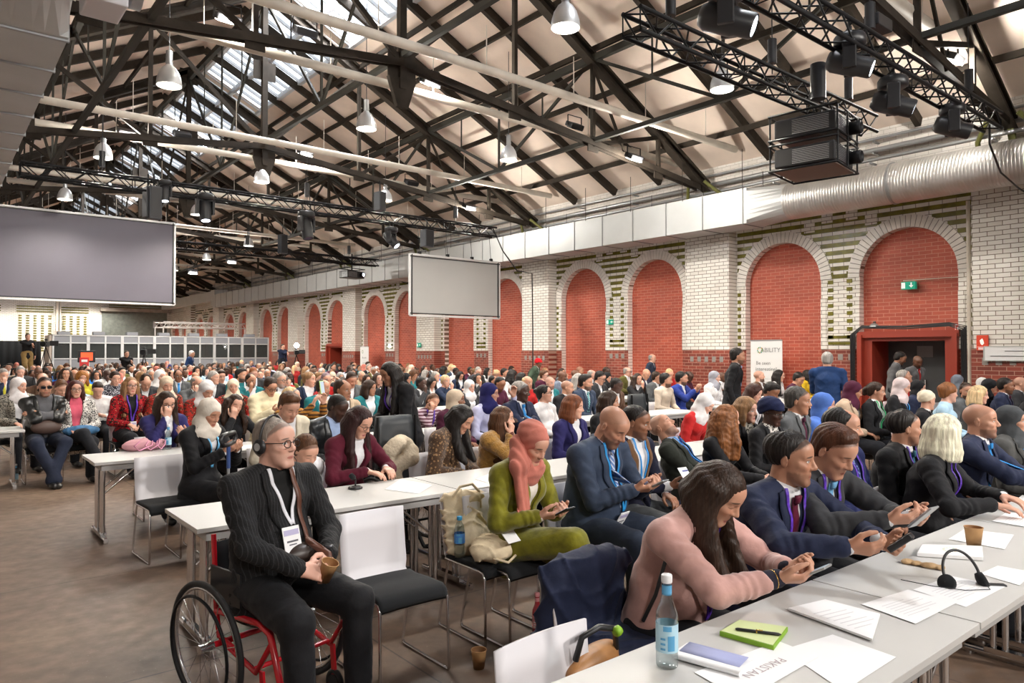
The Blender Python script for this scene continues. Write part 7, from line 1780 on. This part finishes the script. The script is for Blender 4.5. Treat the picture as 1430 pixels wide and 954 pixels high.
(1259,529,4.45,'seated woman in pale pink headscarf and black blazer with blue lanyard',D(fem=True,pitch=.25,yaw=.2),.1,cp(hair='hijab',hairm=cloth('pale_pink_scarf',(.58,.48,.48),.9),top='blazer',topm=BLK,lanyard=LB,skin=S_('pale'))),
(1282,532,4.7,'seated woman in black headscarf beside the pale pink headscarf',D(fem=True,yaw=.3),.1,cp(hair='hijab',hairm=BLK,top='coat',topm=NAVY,skin=S_('fair'))),
(1294,547,3.62,'seated woman in cream wrapped headscarf seen from behind, blue bag strap',D(fem=True,yaw=.8),.3,cp(hair='wrap',hairm=CR,top='coat',topm=BLK,skin=S_('fair'))),
(1324,536,3.62,'seated woman with auburn pinned-up hair and pale blue jacket',D(fem=True,yaw=.6,w=1.1),.2,cp(hair='updo',hairm=hair_mat('light_auburn',(0,0,0)),top='sweater',topm=SKY,skin=S_('pale'))),
(1349,535,3.85,'seated bearded man with short hair facing the camera, blue grey shirt',D(yaw=-.5),-.3,cp(hair='crop',hairm=HD,topm=GREY,shirtm=SHB,skin=S_('tan','open',.9))),
(1367,540,3.5,'seated woman with blonde bob and grey coat right of the bearded man',D(fem=True,yaw=.2),.1,cp(hair='bob',hairm=HBL,top='coat',topm=cloth('grey_coat',(0,0,0)),skin=S_('pale'))),
(1381,531,4.05,'seated woman in black headscarf looking down, near the right edge',D(fem=True,pitch=.4,yaw=.2),.1,cp(hair='hijab',hairm=BLK,top='coat',topm=BLK,skin=S_('tan','closed'))),
(1404,528,3.75,'seated man with close black hair and navy suit near the right edge',D(yaw=.2),.1,cp(hair='crop',hairm=HB,topm=NAVY,tie=PLUM,skin=S_('brown','open',.6))),
(1425,527,4.0,'seated man with shaved grey head and dark suit at the right edge',D(yaw=.3),.1,cp(hair=None,topm=CHAR,skin=S_('fair','open',.3,.3))),
(1337,524,4.95,'seated woman in slate headscarf turned away before the door frame',D(fem=True,yaw=.8),.3,cp(hair='hijab',hairm=cloth('slate_scarf',(.16,.18,.22),.9),top='coat',topm=GREY,skin=S_('tan'))),
(1372,528,4.9,'seated woman in white headscarf behind the black headscarf at the right',D(fem=True,yaw=.5),.2,cp(hair='hijab',hairm=WHT,top='coat',topm=BLK,skin=S_('tan'))),
(930,522,8.35,'seated bearded man with dark hair and cream sweater, middle right rows',D(yaw=.5),.1,cp(hair='short',hairm=HB,top='sweater',topm=cloth('cream_sweater',(.62,.52,.42),.85),skin=S_('tan','open',.8))),
(952,520,8.5,'seated bearded man in bright blue suit clapping his hands',D(yaw=.5,armR='phone',armL='phone',wristR=(-.03,-.38,1.0),wristL=(.03,-.38,1.0)),.1,cp(hair='short',hairm=HB,topm=cloth('bright_blue_suit',(.02,.04,.22),.7),skin=S_('tan','open',.8))),
(998,519,8.6,'seated woman in grey headscarf and white coat, before the standing man',D(fem=True,yaw=.3),.1,cp(hair='hijab',hairm=cloth('light_grey_scarf',(.30,.30,.34),.9),top='coat',topm=WHT,skin=S_('pale'))),
(1060,518,8.4,'seated bearded bald man in brown jacket before the white banner',D(yaw=.6,pitch=-.1),.1,cp(hair=None,topm=BRN,skin=S_('fair','open',.8,.3))),
(1088,517,8.3,'seated woman with long black hair and white top right of the banner',D(fem=True,yaw=.3,pitch=.2),.1,cp(hair='verylong',hairm=HB,top='sweater',topm=WHT,skin=S_('fair'))),
(1115,522,7.4,'seated man in dark red sweater bowing his head, behind the photographer in blue',D(pitch=.5),.1,cp(hair='short',hairm=HB,top='sweater',topm=PLUM,skin=S_('tan','closed'))),
(1128,517,8.5,'seated woman in yellow raincoat behind the standing photographer',D(fem=True,yaw=.5),.1,cp(hair='long',hairm=HB,top='coat',topm=cloth('yellow_raincoat',(.62,.40,.02),.6),skin=S_('fair'))),
(876,513,12.85,'seated bald man in glasses and olive jacket, middle right rows',D(yaw=.4),.1,cp(hair='bald',hairm=HG,top='open',topm=OLV,glasses=GLB,skin=S_('pale'))),
(902,517,11.4,'seated bald man in navy suit bowing his head, before the far red arch',D(pitch=.6,w=1.1),.1,cp(hair=None,topm=NAVY,skin=S_('tan','closed'))),
(917,520,10.0,'seated man in glasses and grey blazer with dark hair, middle right rows',D(yaw=.4,pitch=.2),.1,cp(hair='short',hairm=HD,topm=GREY,glasses=GLB,skin=S_('tan'))),
(838,520,9.9,'seated man in glasses and dark suit reading, middle rows',D(pitch=.4,yaw=.3),.1,cp(hair='short',hairm=HB,topm=CHAR,glasses=GLB,skin=S_('fair','closed'))),
(620,512,17.75,'seated woman in bright royal blue sweater with short black hair, far middle rows',D(fem=True,yaw=.6,armR='table',armL='table'),.3,cp(hair='bob',hairm=HB,top='sweater',topm=BLUE,skin=S_('dark'))),
(637,514,17.75,'seated man in white shirt beside the royal blue sweater',D(yaw=.4),.3,cp(hair='crop',hairm=HB,top='shirt',topm=WHT,skin=S_('deep'))),
(664,515,17.7,'seated woman in turquoise jacket working on the black laptop',D(fem=True,pitch=.3,armR='table',armL='table'),.1,cp(hair='updo',hairm=HSB,top='open',topm=cloth('turquoise_jacket',(.02,.25,.42),.85),skin=S_('pale'))),
(681,514,17.8,'seated woman with dark hair and pale floral top, far middle rows',D(fem=True,yaw=.4),.1,cp(hair='long',hairm=HB,top='sweater',topm=WHT,skin=S_('fair'))),
(760,518,12.9,'seated person with short brown hair, glasses and plum sweater',D(yaw=.4),.1,cp(hair='side',hairm=HM,top='sweater',topm=PLUM,glasses=GLB,skin=S_('pale'))),
(716,518,12.9,'seated woman with short curly black hair in white cardigan',D(fem=True,yaw=.6),.2,cp(hair='curly',hairm=HB,top='sweater',topm=WHT,skin=S_('dark'))),
(705,515,14.6,'seated man with dark hair and navy jacket left of the white cardigan',D(yaw=.4),.1,cp(hair='short',hairm=HB,topm=NAVY,skin=S_('tan','open',.4))),
(785,519,11.6,'seated bald man in light grey suit bowing forward, middle rows',D(pitch=.3,yaw=.5),.1,cp(hair=None,topm=cloth('mid_grey_suit',(.16,.19,.25),.8),skin=S_('dark'))),
(803,517,12.9,'seated bald man in blue grey suit right of the bowed man',D(yaw=.5),.1,cp(hair=None,topm=NAVY2,skin=S_('dark'))),
(848,521,11.4,'seated woman in black headscarf, middle right rows',D(fem=True,pitch=.3),.1,cp(hair='hijab',hairm=BLK,top='coat',topm=BLK,skin=S_('tan'))),
(826,517,12.9,'seated man with pale bald head turned away, middle rows',D(yaw=.9),.1,cp(hair='bald',hairm=HG,topm=CHAR,skin=S_('pale'))),
(540,513,17.7,'seated woman with dark hair in black and blue top, behind the standing woman in black',D(fem=True),.1,cp(hair='long',hairm=HB,top='sweater',topm=BLUE,skin=S_('dark'))),
(593,511,20.8,'seated woman with long dark hair and black jacket, left of the royal blue sweater',D(fem=True),.1,cp(hair='long',hairm=HD,topm=BLK,skin=S_('fair'))),
(575,510,20.6,'seated woman in cream headscarf and beige coat, far middle rows',D(fem=True),.1,cp(hair='hijab',hairm=CR,top='coat',topm=SAND,skin=S_('fair'))),
]
for (px, yt, row, lb, po, rz, kw) in MID:
    kw = dict(kw); kw.setdefault('top', 'suit'); lv = kw.pop('lv', 2); sit(px, yt, row, lb, po, rz, lv=lv, **kw)
# phones raised over the heads
phone(PY(450, 541, 7.95), (1.4,0,.5), 'phone with bright picture held up by the woman in mustard stripes', M('phone_picture', (.35,.5,.15), .4, emit=.8))
# ---------- standing people
ST = lambda **k: dict(sit=False, legs='stand', armR='side', armL='side', **k)
def stand(px, yt, Y, label, pose, rz, dz=0, lv=2, **kw): return sit(px, yt, Y, label, pose, rz, lv=lv, seat=False, dz=dz, lap=False, **kw)
stand(1030, 487, 6.75, 'standing man in black suit with dark hair in profile, before the white banner', ST(yaw=.15), .55, lv=1, hair='short', hairm=HB, top='suit', topm=BLK, tie=SHB, skin=S_('olive','open',.6))
r, J = stand(1155, 493, 5.5, 'standing man in blue suit with grey hair, seen from behind holding a camera', ST(wristL=(.10,-.36,1.12), w=1.1, pitch=.2), 2.1, lv=1, hair='short', hairm=HG, top='suit', topm=cloth('mid_blue_suit', (.012,.035,.11), .7), trm=TRD, skin=S_('tan','open',.5))
p = to_world(r, np.array([.06,-.46,1.16])); q = empty('photo_camera', p, 2.1, 'black camera held by the man in the blue suit', 'camera'); bevel(MB().box((0,0,0),(.13,.07,.09)).build('camera_body', BLACKP, q), .01); MB().cyl((0,-.03,0),(0,-.13,0),.035).build('lens', BLACK, q)
stand(1257, 493, 6.35, 'standing man in grey suit with curly black hair in the doorway', ST(yaw=.3,pitch=.45), .3, hair='short', hairm=HB, top='suit', topm=cloth('mid_grey_wool', (.11,.11,.115), .8), tie=BLK, skin=S_('brown','closed',.6))
stand(1281, 498, 6.0, 'standing bald bearded man in grey suit and red tie in the doorway', ST(yaw=-.4,pitch=.4), -.3, hair=None, top='suit', topm=cloth('mid_grey_wool', (0,0,0)), tie=RED, skin=S_('dark','closed',.8,.2))
sit(1263, 514, 5.7, 'seated grey-haired man in red jacket looking up before the doorway', D(pitch=-.3,yaw=.4), .2, hair='short', hairm=HG, top='puffer', topm=RED, skin=S_('tan','open',.2), fixed=1.08)
stand(911, 495, 13.2, 'standing bald man in blue suit wearing a headset by the red brick arch', ST(w=1.1), .4, hair='bald', hairm=HG, top='suit', topm=NAVY2, skin=S_('fair'))
stand(752, 502, 14.7, 'standing person in red knit hat and green coat bending forward in the middle rows', ST(lean=.35,pitch=.3), .6, hair='beanie', hairm=cloth('red_knit_hat', (.55,.012,.02), .95), top='coat', topm=cloth('forest_coat', (.06,.09,.06), .9), skin=S_('dark'))
stand(268, 489, 31.0, 'standing man in blue suit with grey hair reading papers before the booths', ST(pitch=.3), 1.0, hair='short', hairm=HW, top='suit', topm=cloth('mid_blue_suit', (0,0,0)), skin=S_('tan'))
# camera operators on risers
for px, yt, Y, lb, tm, tr in ((39,470,34.0,'standing camera operator in black top and khaki trousers at the upper left', BLK, cloth('khaki_trousers', (.30,.20,.08), .9)), (177,492,32.0,'camera operator in black bent behind a large video camera before the booths', BLK, BLK), (395,484,35.0,'camera operator in dark blue beside a bright camera light', NAVY, TRD)):
    p = PY(px, yt, Y); dz = max(0, p.z-1.70); 
    if dz > .05:
        o = bevel(MB().box((0,0,dz/2),(2.0,1.6,dz)).build('camera_riser', BLACK), .01); o.location = (p.x+.3, Y, 0); tag(o, 'black camera riser under the %s' % ('operator in khaki trousers' if px == 39 else 'operator in dark blue' if px > 300 else 'operator before the booths'), 'riser')
    stand(px, yt, Y, lb, ST(lean=.12,pitch=.1,wristR=(.05,-.4,1.3)), .2, dz=dz, hair='short', hairm=HD, top='sweater', topm=tm, trm=tr, skin=S_('fair'))
    q = empty('video_camera', (p.x+.55, Y-.35, dz), -.3, 'black video camera on tripod beside the %s' % ('operator in khaki trousers' if px == 39 else 'bright camera light' if px > 300 else 'bent operator before the booths'), 'camera')
    zc = p.z-dz-.30 if px != 177 else p.z-dz-.0
    m = MB().box((0,0,zc),(.18,.5,.22)); m.box((0,.1,zc+.17),(.10,.2,.08)); bevel(m.build('camera_body', BLACKP, q), .02); MB().cyl((0,-.25,zc),(0,-.5,zc),.08,.10).build('lens', BLACK, q); MB().box((.28,.05,zc+.03),(.30,.05,.20)).build('viewfinder_screen', BLACKP, q)
    for a in (0,2.1,4.2): MB().tube([(0,0,zc-.1),(.42*math.cos(a),.42*math.sin(a),.02)],.018,6).build('tripod_leg', BLACK, q)
    if px > 300:
        o = MB().lathe([(.001,0),(.10,0),(.12,.05),(.001,.07)], (0,-.1,zc+.35), 16, RX_(PI/2)).build('camera_light', M('camera_light_glow', (1,.97,.9), emit=60), q)

# ---------- the rest of the audience, filled row by row
rng = random.Random(11)
ROWS = [9.8, 11.45, 12.9, 14.6, 16.0, 17.7, 19.1, 20.8, 22.2, 23.9, 25.3, 27.0, 28.4, 30.1, 31.6, 33.1, 34.4, 35.8, 37.1]
LPOSES = [D(), D(pitch=.5, armR='phone_low', armL='phone_low'), D(yaw=.5), D(armR='cross', armL='cross', yaw=.2), D(armR='chin', pitch=.2, yaw=.3)]
LFEM = [D(fem=True), D(fem=True, pitch=.5, armR='phone_low', armL='phone_low'), D(fem=True, yaw=.5), D(fem=True, armR='chin', yaw=-.2)]
MH = [('short', 'short'), ('crop', 'cropped'), ('side', 'side-parted'), ('receding', 'receding'), (None, 'no'), ('bald', 'sparse')]
FH = [('long', 'long'), ('bob', 'bobbed'), ('bun', 'tied'), ('wavy', 'wavy'), ('hijab', None)]
HC = [(HB,'black'),(HB,'black'),(HD,'dark'),(HD,'dark'),(HM,'brown'),(HG,'grey'),(HSB,'sandy'),(HBL,'blonde')]
TC = [(NAVY,'navy'),(BLK,'black'),(CHAR,'charcoal'),(GREY,'grey'),(NAVY2,'slate'),(BLK,'black'),(NAVY,'navy'),(WHT,'white'),(TEAL,'teal'),(PLUM,'plum'),(RED,'red'),(SAND,'sand'),(OLV,'olive'),(BLUE,'cobalt'),(SKY,'azure'),(LIL,'lilac'),(BRN,'brown'),(DEN,'denim')]
SCF = [(WHT,'white'),(BLK,'black'),(BG_,'beige'),(GREY,'grey'),(cloth('navy_scarf',(0,0,0)),'navy'),(cloth('rust_pink_scarf',(0,0,0)),'rust')]
TN_ = ['open','deep','dark','brown','olive','tan','tan','fair','fair','pale']
NUM = ['first','second','third','fourth','fifth','sixth','seventh','eighth','ninth','tenth','eleventh','twelfth','thirteenth','fourteenth','fifteenth','sixteenth','seventeenth','eighteenth','nineteenth','twentieth','twenty-first','twenty-second','twenty-third','twenty-fourth','twenty-fifth','twenty-sixth','twenty-seventh','twenty-eighth','twenty-ninth','thirtieth']
seats = []
for ri, ry in enumerate(ROWS):
    xs = [1.45+.62*i for i in range(14)]+[11.2+.62*i for i in range(6)]
    if ry > 26: xs = [1.0+.62*i for i in range(15)]+[11.2+.62*i for i in range(6)]
    for x in xs:
        if any(abs(x-at(p_, y_)-.3) < 1.6 and abs(ry-y_) < 1.3 for p_, y_ in ((39,34),(177,32),(395,35))): continue
        x += rng.uniform(-.07,.07); y = ry+rng.uniform(-.12,.12)
        if rng.random() < .10: continue
        if any(abs(x-a) < .50 and abs(y-b) < .75 for a, b, *_ in PLACED): continue
        px = 715+FPX*math.tan(math.atan2(x, y)-YAW)
        if px < -25 or px > 1450 or x > 14.6 or (ry < 11 and x < 3.4): continue
        seats.append((y, x, ri, px))
seats.sort(key=lambda s: s[0]*.774+s[1]*.633)
N_AUTO = 300-len(PLACED)-2
auto = seats[:N_AUTO]; far = seats[N_AUTO:]
FR = [2.05, 3.5, 5.35, 6.7, 8.35]+ROWS
def rowi(y): return min(range(len(FR)), key=lambda i: abs(FR[i]-y))
order = {}
for (a, b, st_, l_) in PLACED:
    if st_: order.setdefault(rowi(b), []).append((715+FPX*math.tan(math.atan2(a, b)-YAW), None))
for s in auto: order.setdefault(s[2]+5, []).append((s[3], s))
for v in order.values(): v.sort(key=lambda t: t[0])
def pick():
    fem = rng.random() < .5; sk = rng.choice(TN_[1:]); tm, tn = rng.choice(TC)
    if fem:
        h, hn = rng.choice(FH)
        if h == 'hijab': hm, hc = rng.choice(SCF); desc = hc+' headscarf'
        else: hm, hc = rng.choice(HC if sk not in ('deep','dark','brown') else HC[:4]+[(HG,'grey')]); desc = hn+' '+hc+' hair'
        return fem, sk, tm, tn, h, hm, desc, rng.choice(LFEM), rng.choice(['sweater','blouse','coat','blazer'])
    h, hn = rng.choice(MH); hm, hc = rng.choice(HC if sk not in ('deep','dark','brown') else HC[:4]+[(HG,'grey')]); desc = 'shaved head' if h is None else hn+' '+hc+' hair'
    return fem, sk, tm, tn, h, hm, desc, rng.choice(LPOSES), rng.choice(['suit','suit','sweater','open'])
ALLROWS = sorted(ROWS)
for s in auto:
    y, x, ri, px = s; fem, sk, tm, tn, h, hm, desc, po, top = pick()
    k = [t[1] for t in order[ri+5]].index(s); g = {'sweater':'sweater','blouse':'blouse','coat':'coat','blazer':'jacket','suit':'suit','open':'jacket'}[top]
    lb = 'person with %s and %s %s, %s from left in the %s row' % (desc, tn, g, NUM[k], NUM[ri+5])
    dp = depth(x, y)
    person(lb, Vector((x, y, 0)), rng.uniform(-.15,.35), 3, po, hair=h, hairm=hm, skin=S_(sk, 'closed' if po.get('pitch',0) > .4 else 'open', .6 if (not fem and rng.random() < .4) else 0, .35 if h is None else 0),
           top=top, topm=tm, shirtm=SHW, trm=TRD, scale=rng.uniform(.93,1.04), group='seated audience in the middle and back rows', lanyard=None, lower=(dp < 16))
    PLACED.append((x, y, True, lb))
# beyond the three hundred shown largest: the far heads as one mass
cols = {}; far_mb = []
def rgb(m):
    return tuple(m.node_tree.nodes['Principled BSDF'].inputs['Base Color'].default_value)[:3]
VV, FF, CC = [], [], []; off = 0
RC = {}
for (y, x, ri, px) in far:
    fem, sk, tm, tn, h, hm, desc, po, top = pick(); key = (hashable(po), h)
    if key not in RC:
        J = skeleton(**po); s = SDF(); torso(s, J, .02, low=.1); A = surface(s, .035); s = SDF(); head(s, J, False)
        s.frame(); s.cap(J['P'][3], J['nt'], .055, .055); B = surface(s, .019); C_ = surface(hair_sdf(J, h, False), .018) if h else None; RC[key] = (A, B, C_)
    a = rng.uniform(-.15,.35); sc = rng.uniform(.93,1.04); ca, sa = math.cos(a)*sc, math.sin(a)*sc
    for part_, col in zip(RC[key], (tm, None, hm)):
        if part_ is None: continue
        V, F = part_; Q = np.stack([V[:,0]*ca-V[:,1]*sa+x, V[:,0]*sa+V[:,1]*ca+y, V[:,2]*sc], 1); VV.append(Q); FF.append(F+off); off += len(V)
        c_ = SK[sk] if col is None else rgb(col); CC.append(np.tile(np.array(c_+(1,), f32), (len(V), 1)))
if VV:
    cm, nt, b = nodes('far_audience'); at_ = N(nt, 'ShaderNodeAttribute'); at_.attribute_name = 'own_colour'; nt.links.new(at_.outputs['Color'], b.inputs['Base Color']); b.inputs['Roughness'].default_value = .8
    me = to_mesh('far_audience', np.concatenate(VV), np.concatenate(FF), cm); ca_ = me.color_attributes.new('own_colour', 'FLOAT_COLOR', 'POINT'); ca_.data.foreach_set('color', np.concatenate(CC).ravel())
    tag(link('seated_crowd', me), 'mass of small far seated people filling the last rows before the booths', 'crowd', kind='stuff')
print('people', len(PLACED), 'far', len(far))
# chairs under the people of the near rows
n_c = 0
for (x, y, seat, lb) in PLACED:
    if not seat or depth(x, y) > 13.5: continue
    short = lb.replace('seated ', ''); short = ' '.join(short.split()[:11]).rstrip(',') if 'from left' not in short else short.replace('person with ','').replace(' and ',', ')
    chair(x, y+.02, 0, 'white chair under '+' '.join(short.split()[:13]))
# papers and cups on the tables further back
k = 0
for ty in TROWS[2:6]:
    for i in range(9):
        x = 1.6+i*.95+rng.uniform(-.2,.2); y = ty+rng.uniform(.2,.5); k += 1
        if abs(x-at(206,ty)) < .5 and ty < 8 or (ty == 10.4 and x < 5.0): continue
        if i % 3 == 2: cup(Vector((x, y, .741)), 'small paper cup, %s item from the left on the %s table row' % (NUM[i], TN[TROWS.index(ty)]), .09)
        else:
            o = MB().box((0,0,0),(.21,.297,.001)).build('paper_sheet', PAPER); o.location = (x, y, .7415); o.rotation_euler.z = rng.uniform(-.5,.5); tag(o, 'white paper sheet, %s item from the left on the %s table row' % (NUM[i], TN[TROWS.index(ty)]), 'paper')
